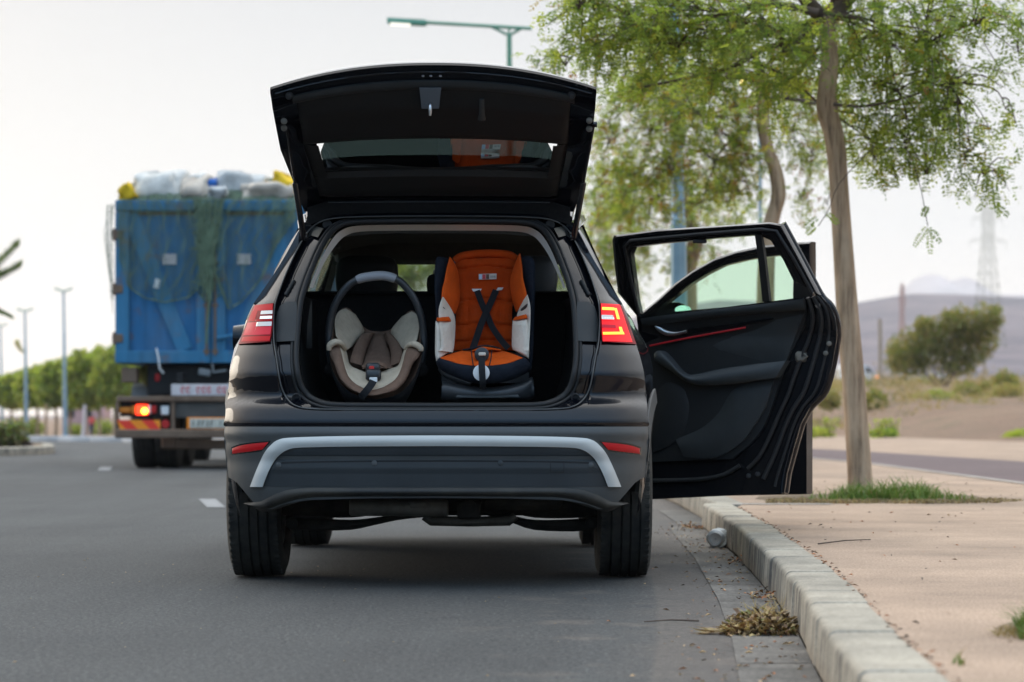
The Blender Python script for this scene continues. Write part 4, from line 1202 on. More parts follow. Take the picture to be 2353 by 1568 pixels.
q = MB(); Gp, tv = rd.pad([(1492, 985), (1500, 920), (1530, 880), (1572, 892)], [(1500, 1040), (1545, 1020), (1575, 985), (1586, 940)], 16, 10, -.002, .02, .016); q.slab(Gp, tv); q.build('speaker_cover', M['trimk'], door, 60)
q = MB(); q.tube(rd.line([(1493, 795), (1560, 781), (1640, 766), (1713, 753)], -.012), .0042, 7); q.build('red_strip', M['redline'], door, 60)
q = MB(); Gp, tv = rd.pad([(1575, 757), (1660, 747), (1775, 731)], [(1575, 768), (1660, 757), (1775, 735)], 14, 4, -.006, .02, .0); q.slab(Gp, tv); q.build('trim_groove', M['gloss'], door, 60)
q = MB(); Gp, tv = rd.pad([(1504, 749), (1516, 753), (1534, 761), (1556, 763), (1575, 759)], [(1507, 756), (1518, 766), (1534, 772), (1556, 770), (1575, 765)], 16, 5, -.022, .02, .008); q.slab(Gp, tv); q.build('door_handle', M['chrome'], door, 60)
q = MB(); c_ = rd(1841, 820, .02); q.box(c_, (.055, .02, .05), .012); q.tube([c_ + Vector((.01, -.012, .014)), c_ + Vector((.026, -.02, .0)), c_ + Vector((.01, -.02, -.012))], .005, 7); q.build('door_latch', M['dirtysteel'], door, 40)
for a, b in ((1879, 702), (1905, 790), (1897, 812), (1741, 1090), (1720, 1094)):
    q = MB(); q.lathe([(.004, .012), (-.006, .012), (-.008, .006), (-.008, .0001)], rd(a, b, .025), 'Y', 10); q.build('door_plug', M['dirtysteel'] if a > 1800 else M['rubber'], door, 40)
q = MB(); Gp, tv = rd.pad([(1734, 539), (1741, 590), (1752, 694)], [(1748, 539.5), (1756, 590), (1768, 692)], 8, 3, .008, .03, 0); q.slab(Gp, tv); q.build('window_divider', M['trimk'], door, 40)
q = MB(); q.box(rd(1608, 555, .02), (.065, .02, .018), .004); q.build('window_guide', M['rubber'], door, 40)
q = MB(); f_, b_ = rd.poly(WIN, .028, .032); q.poly(f_, b_); q.build('window_glass', M['glass'], door, 0)
# front door
fd = DoorMap(.875, 2.27, 62)
door2 = bpy.data.objects.new('door', None); SC.collection.objects.link(door2); door2.parent = car
door2['label'] = 'open front door with green tinted glass behind the rear door'
FR = [(1866, 556), (1866.5, 610), (1866, 660), (1870, 700), (1868, 790), (1860, 880), (1854, 930), (1853.5, 1030), (1853.5, 1136)]
q = MB(); low = [(1866, 660), (1870, 700), (1868, 790), (1860, 880), (1854, 930), (1853.5, 1030), (1853.5, 1136), (1600, 1141), (1490, 1144), (1480, 900), (1472, 738), (1530, 718), (1700, 703), (1821, 691)]
f_, b_ = fd.poly(low, .0, .08); q.poly(f_, b_)
fo_ = [(1466, 735), (1470.6, 722), (1511, 689), (1552, 650.7), (1592.5, 622), (1643, 594), (1694, 577.5), (1755, 565), (1820, 558.5), (1866, 555.5), (1866.5, 610), (1866, 660)]
fi_ = [(1500, 722), (1523, 704), (1540, 690), (1560, 674), (1588, 652), (1623, 630), (1663.6, 610), (1714, 598), (1755, 591), (1822, 584), (1824, 620), (1823, 650)]
gg = [[fd(*(a + (b - a) * u), o) for u, o in ((0, .02), (.15, .0), (.45, .0), (.55, .012), (.8, .012), (1, .02))] for a, b in walk(fo_, fi_, 4)]
q.slab(gg, (fd.C * .05, fd.S * .05, 0))
q.build('door_frame', M['gloss'], door2, 32)
q = MB(); q.tube([fd(a, b, .05) for a, b in bez(FR[2:], 30)], .02, 8); q.tube([fd(a - 14, b, .02) for a, b in bez(FR[2:], 30)], .010, 8); q.build('door_edge', M['paint'], door2, 60)
q = MB(); Gp, tv = fd.pad([(1823, 645), (1822, 690), (1822, 800)], [(1864, 645), (1866, 690), (1866, 800)], 8, 5, -.004, .02, .006); q.slab(Gp, tv)
q.build('door_seal', M['trimk'], door2, 60)
q = MB(); Gp, tv = fd.pad([(1480, 740), (1485, 850), (1490, 1000), (1492, 1080)], [(1826, 694), (1836, 800), (1810, 950), (1780, 1080)], 14, 10, -.03, .03, .02); q.slab(Gp, tv); q.build('door_trim', M['trimk'], door2, 60)
q = MB(); f_, b_ = fd.poly([(1500, 722)] + fi_[1:] + [(1822, 692), (1700, 704), (1530, 719)], .026, .030); q.poly(f_, b_); q.build('window_glass', M['gglass'], door2, 0)
q = MB(); c_ = fd(1549, 720, .17); rings = [[c_ + Vector((.085 * math.cos(a) * s_, .05 * t, .058 * math.sin(a) * s_)) for a in np.linspace(0, 2 * math.pi, 21)[:-1]] for t, s_ in ((-.5, .96), (-.3, 1), (.3, .95), (.9, .7), (1.2, .35))]
q.loft(rings, True, False, True); q.box(c_ + Vector((-.08, .0, -.05)), (.10, .04, .03), .01); mr_ = q.build('door_mirror', M['paint'], door2, 50)
q = MB(); q.add([c_ + Vector((.045 + .042 * math.cos(a), -.020, .016 + .024 * math.sin(a))) for a in np.linspace(0, 2 * math.pi, 21)[:-1]], [tuple(range(20))]); q.build('mirror_glass', mat('mirror', (.8, .85, .86), .02, 1.0), mr_, 0)
# ------------------------------------------------------------------ child seats on the cargo floor
class SeatMap:
    def __init__(s, root): s.o = Vector(root.location)
    def __call__(s, px, py, Y): return world_at(px, py, Y) - s.o
    def pad(s, A, B, n=14, m=9, bulge=.015, thick=.03, spl=True, ribs=None, lip=True):
        f = bez if spl else lin
        a, b = f(A, n), f(B, n); G = []
        for i in range(n):
            row = []
            for j in range(m):
                u = j / (m - 1); v = i / (n - 1)
                q = a[i] + (b[i] - a[i]) * u
                d = bulge * min(1, 4.2 * u * (1 - u) + .0) ** .6 * (min(1, 7 * v, 7 * (1 - v)) ** .5 if lip else 1)
                if ribs: d -= ribs(u, v)
                row.append(s(q[0], q[1], q[2] - d))
            G.append(row)
        return G, (0, thick, 0)
def mkpad(sm, name, m_, parent, A, B, **k):
    q = MB(); G, t = sm.pad(A, B, **k); q.slab(G, t); return q.build(name, m_, parent, 50)
def mkstrap(sm, name, m_, parent, pts, w, n=16):
    """flat webbing following px points (px, py, depth)"""
    q = MB(); P = [sm(*p) for p in bez(pts, n)]; G = []
    for i in range(n):
        t = (P[min(i + 1, n - 1)] - P[max(i - 1, 0)]).normalized(); side = t.cross(Vector((0, 1, 0))).normalized()
        G.append([P[i] + side * w * u for u in (-.5, -.2, .2, .5)])
    q.slab(G, (0, .004, 0)); return q.build(name, m_, parent, 50)
FZ = .730
# orange forward facing seat
p0 = world_at(1112, 915, 11.15)
os_ = thing('child_seat', 'orange and navy child seat with cream sides standing in the open boot', 'child seat', (p0.x, 11.15, FZ))
sm = SeatMap(os_)
def rib(u, v):
    d = 0
    for c_ in (.14, .46, .69, .86): d += .013 * math.exp(-((v - c_ - .014 * math.cos(u * 6.3)) / .018) ** 2)
    for c_ in (.22, .78): d += .008 * math.exp(-((u - c_) / .03) ** 2)
    return d
mkpad(sm, 'back_cushion', M['orange'], os_, [(1048, 594, 11.33), (1042, 640, 11.33), (1048, 700, 11.30), (1046, 760, 11.27), (1040, 806, 11.24)], [(1184, 592, 11.33), (1192, 640, 11.33), (1178, 700, 11.30), (1178, 760, 11.27), (1186, 806, 11.24)], n=60, m=25, bulge=.022, thick=.05, ribs=rib)
# rounded top edge of the back
q = MB(); q.tube([sm(*p) for p in bez([(1046, 600, 11.335), (1060, 590, 11.33), (1090, 584.5, 11.33), (1130, 583, 11.33), (1168, 586, 11.33), (1184, 595, 11.335)], 20)], .018, 8); q.build('back_edge', M['orange'], os_, 60)
# navy shell wings
mkpad(sm, 'side_wing', M['navy'], os_, [(1012, 590, 11.20), (1001, 598, 11.16), (998, 660, 11.12), (1002, 720, 11.10), (1000, 790, 11.05), (1003, 830, 11.02)], [(1040, 596, 11.30), (1036, 605, 11.24), (1034, 660, 11.22), (1030, 720, 11.18), (1032, 790, 11.12), (1030, 830, 11.08)], n=24, m=10, bulge=.03, thick=.09)
mkpad(sm, 'side_wing', M['navy'], os_, [(1188, 590, 11.30), (1190, 600, 11.24), (1194, 660, 11.22), (1198, 720, 11.18), (1204, 790, 11.12), (1204, 850, 11.08)], [(1216, 588, 11.20), (1228, 602, 11.14), (1230, 660, 11.12), (1228, 720, 11.10), (1226, 800, 11.05), (1220, 858, 11.02)], n=24, m=10, bulge=.03, thick=.09)
mkpad(sm, 'side_bolster', M['orange2'], os_, [(1033, 590, 11.200), (1027, 612, 11.160), (1021, 645, 11.110), (1016, 665, 11.080), (1014, 690, 11.070)], [(1036, 592, 11.220), (1050, 616, 11.270), (1056, 650, 11.270), (1056, 690, 11.240), (1046, 722, 11.200)], n=20, m=10, bulge=.028, thick=.03, lip=False)
mkpad(sm, 'side_bolster', M['orange2'], os_, [(1193, 583, 11.200), (1182, 608, 11.270), (1172, 645, 11.270), (1176, 685, 11.240), (1186, 718, 11.200)], [(1196, 583, 11.200), (1200, 612, 11.160), (1202, 640, 11.120), (1208, 665, 11.090), (1212, 688, 11.070)], n=20, m=10, bulge=.028, thick=.03, lip=False)
mkpad(sm, 'side_panel', M['cream'], os_, [(1017, 682, 11.025), (1010, 702, 11.005), (1008, 726, 10.985), (1014, 790, 10.965), (1008, 806, 10.955)], [(1020, 684, 11.035), (1038, 712, 11.125), (1046, 738, 11.135), (1044, 790, 11.075), (1040, 810, 11.035)], n=18, m=9, bulge=.018, thick=.03, lip=False)
mkpad(sm, 'side_panel', M['cream'], os_, [(1211, 678, 11.035), (1196, 702, 11.125), (1186, 735, 11.135), (1184, 790, 11.075), (1188, 806, 11.035)], [(1212, 677, 11.025), (1218, 700, 11.005), (1219, 728, 10.985), (1216, 790, 10.965), (1214, 806, 10.955)], n=18, m=9, bulge=.018, thick=.03, lip=False)
mkpad(sm, 'arm_pad', M['cream'], os_, [(1001, 738, 10.99), (1000, 775, 10.98), (1000, 812, 10.97), (1003, 832, 10.97)], [(1036, 738, 11.05), (1040, 775, 11.06), (1038, 805, 11.05), (1026, 812, 11.03)], n=16, m=10, bulge=.028, thick=.08)
mkpad(sm, 'arm_pad', M['cream'], os_, [(1178, 737, 11.05), (1176, 775, 11.06), (1177, 800, 11.05), (1184, 806, 11.03)], [(1210, 730, 10.99), (1215, 760, 10.98), (1216, 800, 10.97), (1215, 824, 10.97)], n=16, m=10, bulge=.028, thick=.08)
mkpad(sm, 'arm_cuff', M['orange2'], os_, [(1004, 730, 10.985), (1003, 735, 10.98), (1004, 739, 10.98)], [(1031, 728, 11.03), (1035, 733, 11.04), (1036, 740, 11.05)], n=8, m=9, bulge=.026, thick=.08)
mkpad(sm, 'arm_cuff', M['orange2'], os_, [(1183, 729, 11.03), (1180, 733, 11.04), (1178, 738, 11.05)], [(1209, 722, 10.985), (1211, 727, 10.98), (1212, 732, 10.98)], n=8, m=9, bulge=.026, thick=.08)
for pts in (((1011, 702, 11.03), (1016, 708, 11.045), (1027, 717, 11.09)), ((1217, 697, 11.03), (1210, 705, 11.05), (1198, 713, 11.10))):
    q = MB(); q.tube([sm(a, b, Y - .012) for a, b, Y in bez(pts, 8)], [.003, .006, .008, .009, .009, .008, .007, .004], 8); q.build('belt_guide', M['plast'], os_, 60)
mkpad(sm, 'seat_cushion', M['orange2'], os_, [(1012, 822, 10.97), (1040, 812, 11.02), (1075, 803, 11.06), (1105, 800, 11.08), (1140, 803, 11.06), (1175, 812, 11.02), (1200, 822, 10.97)], [(1014, 825, 10.95), (1045, 834, 10.92), (1075, 839, 10.90), (1105, 841, 10.895), (1140, 839, 10.90), (1175, 833, 10.92), (1202, 823, 10.95)], n=30, m=10, bulge=.018, thick=.05, lip=False)
mkpad(sm, 'seat_front', M['navy'], os_, [(1002, 830, 10.98), (1014, 823, 10.95), (1045, 833, 10.925), (1075, 838, 10.905), (1105, 840, 10.90), (1140, 838, 10.905), (1175, 832, 10.925), (1204, 822, 10.95), (1218, 835, 10.98)], [(1003, 838, 10.99), (1012, 850, 10.97), (1045, 866, 10.94), (1078, 878, 10.915), (1110, 883, 10.91), (1145, 880, 10.915), (1180, 871, 10.94), (1208, 858, 10.97), (1219, 848, 10.99)], n=36, m=10, bulge=.022, thick=.10, lip=False)
mkpad(sm, 'seat_skirt', M['plast'], os_, [(1008, 842, 11.02), (1020, 858, 10.985), (1050, 870, 10.955), (1078, 880, 10.93)], [(1006, 850, 11.03), (1022, 868, 11.0), (1055, 882, 10.97), (1082, 886, 10.945)], n=14, m=5, bulge=.006, thick=.05, lip=False)
mkpad(sm, 'base', M['plast'], os_, [(1016, 884, 11.0), (1020, 876, 11.0), (1060, 884, 10.97), (1112, 890, 10.96), (1165, 886, 10.97), (1205, 876, 11.0), (1222, 866, 11.02), (1227, 880, 11.02)], [(1013, 916, 11.0), (1020, 921, 11.0), (1060, 923, 10.97), (1112, 923, 10.96), (1165, 923, 10.97), (1205, 922, 11.0), (1220, 920, 11.02), (1228, 914, 11.02)], n=30, m=8, bulge=.03, thick=.24, lip=False)
mkpad(sm, 'base_rib', M['trimg'], os_, [(1050, 908, 10.93), (1112, 909, 10.92), (1190, 907, 10.93)], [(1046, 916, 10.93), (1112, 917, 10.92), (1196, 915, 10.93)], n=10, m=4, bulge=.008, thick=.03)
# shell behind
q = MB(); G, t = sm.pad([(1018, 600, 11.42), (1012, 700, 11.38), (1012, 800, 11.32), (1015, 880, 11.25)], [(1212, 600, 11.42), (1216, 700, 11.38), (1216, 800, 11.32), (1215, 880, 11.25)], n=12, m=8, bulge=0, thick=.05); q.slab(G, t); q.build('shell', M['plast'], os_, 50)
# harness
mkstrap(sm, 'harness_strap', M['web'], os_, [(1096, 668, 11.285), (1108, 700, 11.27), (1120, 725, 11.25), (1130, 750, 11.22), (1150, 780, 11.17), (1168, 801, 11.11)], .026)
mkstrap(sm, 'harness_strap', M['web'], os_, [(1140, 667, 11.285), (1128, 695, 11.27), (1114, 725, 11.24), (1104, 750, 11.21), (1094, 780, 11.17), (1086, 802, 11.11)], .028)
for a, b, c_, d in (((1084, 664), (1107, 664), (1104, 669), (1087, 670)), ((1140, 668), (1153, 667), (1157, 661), (1144, 661))):
    q = MB(); q.slab([[sm(*a, 11.292), sm(*b, 11.292)], [sm(*d, 11.288), sm(*c_, 11.288)]], (0, .006, 0)); q.build('strap_slot', M['white'], os_, 30)
mkpad(sm, 'harness_pad', M['orange2'], os_, [(1082, 806, 11.03), (1100, 799, 11.0), (1112, 797, 10.99), (1128, 799, 11.0), (1152, 803, 11.03)], [(1084, 809, 11.02), (1100, 804, 10.99), (1112, 801, 10.98), (1128, 803, 10.99), (1150, 807, 11.02)], n=18, m=5, bulge=.008, thick=.02, lip=False)
mkpad(sm, 'harness_pad', M['navy'], os_, [(1062, 803, 11.05), (1085, 799, 11.02), (1112, 793, 11.0), (1132, 795, 11.01), (1150, 800, 11.04)], [(1064, 807, 11.05), (1085, 804, 11.02), (1112, 797, 11.0), (1132, 799, 11.01), (1150, 804, 11.04)], n=18, m=5, bulge=.01, thick=.03, lip=False)
q = MB(); q.lathe([(.02, .030), (-.008, .030), (-.013, .022), (-.013, .0001)], sm(1107, 815, 10.93), 'Y', 24); bk = q.build('buckle', M['plast'], os_, 50)
q = MB(); q.box(sm(1108, 814, 10.912), (.030, .012, .014), .003); q.build('buckle_tongue', M['cream'], bk, 40)
mkstrap(sm, 'crotch_strap', M['web'], os_, [(1107, 822, 10.865), (1107, 840, 10.845), (1108, 860, 10.840), (1109, 880, 10.845), (1110, 895, 10.870)], .027)
q = MB(); q.lathe([(.01, .034), (-.006, .034), (-.009, .028), (-.009, .0001)], sm(1106, 857, 10.868), 'Y', 28); q.build('adjuster_disc', M['white'], os_, 50)
for pts in (((1083, 806, 10.94), (1085, 825, 10.90), (1089, 848, 10.885)), ((1130, 806, 10.94), (1128, 825, 10.90), (1123, 846, 10.885))):
    q = MB(); q.tube([sm(*p) for p in bez(pts, 8)], .0025, 6); q.build('cord', M['web'], os_, 60)
# sewn label
def lab(parent, x0, y0, x1, y1, Y, m_, name, sl=-1.2):
    q = MB(); dy = sl
    q.slab([[sm(x0, y0, Y), sm(x1, y0 + dy, Y)], [sm(x0, y1, Y), sm(x1, y1 + dy, Y)]], (0, .003, 0)); return q.build(name, m_, parent, 0)
lb = lab(os_, 1100, 630, 1141, 643, 11.298, M['cream'], 'label_patch')
lab(lb, 1101, 631, 1107, 642, 11.296, M['lblue'], 'label_print', -.2); lab(lb, 1108.5, 630.8, 1116, 641.8, 11.296, M['lred'], 'label_print', -.2); lab(lb, 1117, 630.6, 1124, 641.4, 11.296, M['lbrown'], 'label_print', -.2)
q = MB()
for k, (x, w) in enumerate(((1127, 1.2), (1129.5, 2.0), (1132.5, 1.2), (1135, 2.0), (1138, 1.0))):
    q.slab([[sm(x, 633.6 + .3 * (k % 2), 11.2955), sm(x + w, 633.5, 11.2955)], [sm(x, 638.6, 11.2955), sm(x + w, 638.4 - .8 * (k % 2), 11.2955)]], (0, .001, 0))
q.build('label_lettering', M['plastg'], lb, 0)

# infant carrier with the arched handle
p0 = world_at(863, 915, 11.1)
bs = thing('infant_carrier', 'beige and brown infant carrier with a tall arched handle in the open boot', 'baby carrier', (p0.x, 11.1, FZ))
sm = SeatMap(bs)
# bucket shell: rim loop lofted down to a rocker base
rim = bez([(866, 918, 10.86), (810, 905, 10.88), (772, 868, 10.93), (756, 815, 11.0), (764, 760, 11.15), (772, 722, 11.30), (800, 708, 11.36), (836, 752, 11.38), (866, 762, 11.39), (900, 756, 11.38), (942, 714, 11.36), (962, 730, 11.30), (966, 770, 11.15), (970, 815, 11.0), (952, 868, 10.93), (915, 906, 10.88), (866, 918, 10.86)], 61)[:-1]
q = MB(); R0 = [sm(*p) for p in rim]
cen = Vector((0, .06, .0)); rings = [R0]
for t in np.linspace(.12, 1, 9):
    rings.append([Vector((p.x * (1 - .45 * t ** 1.6) + .0, (p.y - cen.y) * (1 - .40 * t ** 1.8) + cen.y, p.z * (1 - t) ** 1.15 + .006)) for p in R0])
q.loft(rings, True, False, True); q.build('shell', M['plast'], bs, 60)
# inside lining: dark bowl
q = MB(); rings = []
for t in np.linspace(0, 1, 8):
    rings.append([Vector((p.x * (1 - .5 * t ** 1.5) * .985, (p.y - .02) * (1 - .55 * t ** 1.5) + .02 + .03 * t, max(.02, (p.z - .03) * (1 - .62 * t) + .03))) for p in R0])
q.loft(rings, True, False, True); q.build('lining', M['brown'], bs, 60)
BO = [(755, 806, 11.02), (760, 822, 10.99), (767, 836, 10.96), (777, 863, 10.93), (788, 880, 10.90), (804, 895, 10.875), (828, 906, 10.855), (853, 911, 10.85), (880, 907, 10.855), (906, 899, 10.875), (922, 886, 10.90), (935, 869, 10.93), (948, 836, 10.96), (961, 822, 10.99), (968, 808, 11.02)]
BI = [(776, 790, 11.05), (783, 805, 11.01), (789, 830, 10.97), (797, 857, 10.94), (806, 872, 10.915), (820, 884, 10.90), (838, 893, 10.885), (855, 896, 10.88), (875, 892, 10.885), (893, 883, 10.90), (908, 872, 10.915), (918, 856, 10.94), (926, 832, 10.97), (933, 806, 11.01), (946, 791, 11.05)]
CI = [(792, 800, 11.12), (797, 815, 11.09), (801, 833, 11.07), (808, 842, 11.04), (818, 847, 11.02), (828, 851, 11.0), (842, 856, 10.98), (857, 858, 10.975), (872, 856, 10.98), (886, 851, 11.0), (898, 847, 11.02), (912, 842, 11.04), (919, 832, 11.07), (924, 815, 11.09), (932, 797, 11.12)]
def wr(u, v): return .0035 * max(0, math.sin(v * 75)) * math.exp(-((v - .3) / .10) ** 2) + .003 * max(0, math.sin(v * 80)) * math.exp(-((v - .62) / .08) ** 2)
mkpad(sm, 'edge_trim', M['brown'], bs, BO, BI, n=46, m=8, bulge=.018, thick=.03, lip=False)
mkpad(sm, 'seat_liner', M['cream2'], bs, BI, CI, n=60, m=9, bulge=.016, thick=.03, lip=False, ribs=wr)
# rolled tops of the front lobes
for A in ([(755, 806, 11.0), (758, 794, 11.0), (768, 787, 11.0), (779, 787, 11.01), (788, 793, 11.03), (793, 803, 11.06)], [(968, 808, 11.0), (966, 800, 11.0), (957, 793, 11.0), (946, 791, 11.01), (938, 795, 11.03), (932, 802, 11.06)]):
    q = MB(); q.tube([sm(*p) for p in bez(A, 14)], [.008, .011, .013, .014, .014, .014, .014, .013, .013, .012, .012, .011, .010, .008], 8); q.build('liner_roll', M['cream2'], bs, 60)
mkpad(sm, 'side_wing', M['cream2'], bs, [(772, 772, 11.12), (769, 745, 11.19), (773, 724, 11.25), (783, 713, 11.28), (795, 709, 11.30)], [(793, 806, 11.14), (806, 798, 11.20), (820, 782, 11.27), (836, 760, 11.32), (816, 722, 11.33)], n=18, m=12, bulge=.02, thick=.04, lip=False)
mkpad(sm, 'side_wing', M['cream2'], bs, [(958, 782, 11.12), (963, 755, 11.19), (961, 735, 11.25), (956, 722, 11.28), (946, 716, 11.30)], [(932, 806, 11.14), (922, 798, 11.20), (910, 782, 11.27), (898, 760, 11.32), (924, 727, 11.33)], n=18, m=12, bulge=.02, thick=.04, lip=False)
mkpad(sm, 'head_pad', M['brown'], bs, [(850, 764, 11.30), (832, 768, 11.26), (818, 790, 11.2), (808, 815, 11.13), (804, 832, 11.08)], [(860, 766, 11.33), (850, 785, 11.28), (842, 803, 11.22), (836, 820, 11.15), (832, 840, 11.08)], n=16, m=8, bulge=.02, thick=.03, lip=False)
mkpad(sm, 'head_pad', M['brown'], bs, [(882, 766, 11.33), (888, 785, 11.28), (896, 803, 11.22), (898, 820, 11.15), (896, 842, 11.08)], [(894, 764, 11.30), (906, 775, 11.26), (918, 792, 11.2), (924, 810, 11.13), (921, 832, 11.08)], n=16, m=8, bulge=.02, thick=.03, lip=False)
mkpad(sm, 'back_pad', M['brown'], bs, [(856, 768, 11.345), (846, 800, 11.28), (838, 825, 11.18), (832, 848, 11.05)], [(886, 768, 11.345), (892, 800, 11.28), (898, 825, 11.18), (904, 846, 11.05)], n=20, m=10, bulge=.015, thick=.03, ribs=lambda u, v: .008 * math.exp(-((v - .55) / .05) ** 2) + .006 * math.exp(-((v - .82) / .04) ** 2))
mkpad(sm, 'crotch_pad', M['brown'], bs, [(830, 842, 11.0), (845, 832, 10.985), (862, 830, 10.98), (880, 833, 10.985), (892, 842, 11.0)], [(838, 848, 10.97), (848, 842, 10.955), (862, 840, 10.95), (876, 842, 10.955), (886, 848, 10.97)], n=16, m=6, bulge=.012, thick=.03, lip=False)
q = MB(); q.box(sm(857, 846, 10.925), (.060, .022, .045), .012); q.box(sm(858, 862, 10.905), (.064, .020, .05), .014); bk = q.build('buckle', M['plast'], bs, 50)
q = MB(); q.box(sm(854, 847, 10.912), (.022, .008, .020), .004); q.build('release_button', M['redbtn'], bk, 40)
q = MB(); q.box(sm(858, 873, 10.872), (.032, .008, .020), .002); q.build('strap_clip', M['white'], bk, 30)
mkstrap(sm, 'adjuster_strap', M['web'], bs, [(858, 875, 10.868), (853, 884, 10.845), (844, 896, 10.83), (834, 908, 10.835), (828, 916, 10.85)], .030)
HP = [(764, 850, 11.12), (757, 800, 11.12), (756, 760, 11.12), (762, 722, 11.11), (776, 688, 11.10), (800, 657, 11.09), (824, 642, 11.085), (850, 636, 11.08), (880, 634, 11.08), (905, 640, 11.085), (925, 652, 11.09), (950, 684, 11.10), (966, 722, 11.11), (973, 762, 11.12), (974, 800, 11.12), (966, 850, 11.12)]
HB = bez(HP, 60); q = MB(); q.tube([sm(*p) for p in HB], .0155, 12); hd = q.build('handle', M['plast'], bs, 60)
i0, i1 = 23, 37
q = MB(); q.tube([sm(*p) for p in HB[i0:i1]], [.0175] + [.0195] * (i1 - i0 - 2) + [.0175], 14); q.build('handle_grip', M['plastg'], hd, 60)
for p in ((762, 850, 11.08), (968, 850, 11.08)):
    q = MB(); q.lathe([(.03, .03), (-.012, .03), (-.02, .022), (-.02, .0001)], sm(*p), 'X' if False else 'Y', 28); q.build('handle_hub', M['fabk'], hd, 50)
q = MB(); q.box(sm(866, 925, 10.90), (.03, .01, .006), .002); q.build('base_rivet', M['plastg'], bs, 30)
# ------------------------------------------------------------------ the loaded truck ahead
TX, TY = (486 - CX) * 34.5 / F, 34.5
truck = thing('truck', 'blue box truck stacked with sacks driving away, one brake light glowing', 'truck', (TX, TY, 0))
def T(px, py, dy=0.):
    p = world_at(px, py, TY + dy); return Vector((p.x - TX, dy, p.z))
def weather(name, base, rust, amt=.5, streak=(9, 9, 1.2), rough=.6):
    m, n, L, b = nodes_new(name)
    tcn = n.new('ShaderNodeTexCoord'); P = tcn.outputs['Object']
    mp = n.new('ShaderNodeMapping'); mp.inputs['Scale'].default_value = streak; L.new(P, mp.inputs['Vector'])
    f1 = noise(n, L, mp.outputs[0], 1.0, 6, .65); f2 = noise(n, L, P, 3.5, 7, .7); f3 = noise(n, L, P, 1.1, 5)
    col = ramp(n, L, f1, [(.3, tuple(q * .72 for q in base)), (.55, base), (.75, tuple(min(1, q * 1.15 + .012) for q in base))])
    col = mixc(n, L, math2(n, L, 'MULTIPLY', mrange(n, L, f2, .56, .72), amt), col, rust)
    col = mixc(n, L, math2(n, L, 'MULTIPLY', mrange(n, L, f3, .5, .75), .35 * amt), col, (.16, .15, .13))
    L.new(col, b.inputs['Base Color']); b.inputs['Roughness'].default_value = rough; b.inputs['Specular IOR Level'].default_value = .35
    L.new(bumpn(n, L, f2, .25, .01), b.inputs['Normal']); return m
M['tblue'] = weather('worn_blue_paint', (.012, .115, .255), (.13, .065, .04), 1.0)
M['tblue2'] = weather('faded_blue_paint', (.026, .150, .270), (.15, .085, .055), 1.0)
M['trust'] = weather('rusty_steel', (.16, .105, .070), (.07, .045, .03), .8, (3, 3, 3), .8)
M['tdirt'] = weather('dirty_grey_steel', (.075, .070, .062), (.11, .08, .05), .6, (3, 3, 3), .8)
M['tdark'] = mat('chassis_black', (.010, .010, .010), .8, var=.3, vscale=4)
M['mud'] = mat('mudguard_grey', (.14, .155, .16), .6, var=.2, vscale=4)
M['oran'] = mat('orange_reflex', (.85, .25, .01), .4); M['redo'] = mat('red_reflex', (.75, .045, .02), .4)
M['tred'] = mat('truck_red_lens', (.40, .012, .012), .3); M['tamb'] = mat('truck_amber_lens', (.50, .16, .01), .3)
M['tglow'] = mat('brake_glow', (1, .08, .02), .4, emit=(1, .035, .01), estr=2.2); M['tcore'] = mat('brake_bulb', (1, .6, .1), .4, emit=(1, .42, .03), estr=7)
M['tplate'] = mat('number_plate', (.46, .44, .36), .6, var=.2, vscale=9); M['tsign'] = mat('white_sign', (.55, .50, .49), .6, var=.15, vscale=9)
M['tyel'] = mat('yellow_cloth', (.62, .40, .01), .8, var=.2, vscale=6); M['tyel2'] = mat('dusty_yellow', (.23, .20, .05), .8, var=.2, vscale=6)
M['tsignred'] = mat('sign_red', (.55, .10, .10), .7)
HW = 1.25; ZB, ZT = T(0, 835).z, T(0, 461).z
L_ = 6.2
q = MB()
for sgn in (-1, 1): q.box((sgn * (HW - .03), L_ / 2 + .06, (ZB + ZT) / 2), (.06, L_, ZT - ZB), .006)
q.box((0, L_, (ZB + ZT) / 2), (2 * HW, .06, ZT - ZB)); q.box((0, L_ / 2, ZB + .05), (2 * HW - .13, L_, .10))
for k in range(9):
    for sgn in (-1, 1): q.box((sgn * (HW + .02), .35 + k * .7, (ZB + ZT) / 2), (.05, .07, ZT - ZB - .02), .01)
q.build('cargo_box', M['tblue'], truck, 30)
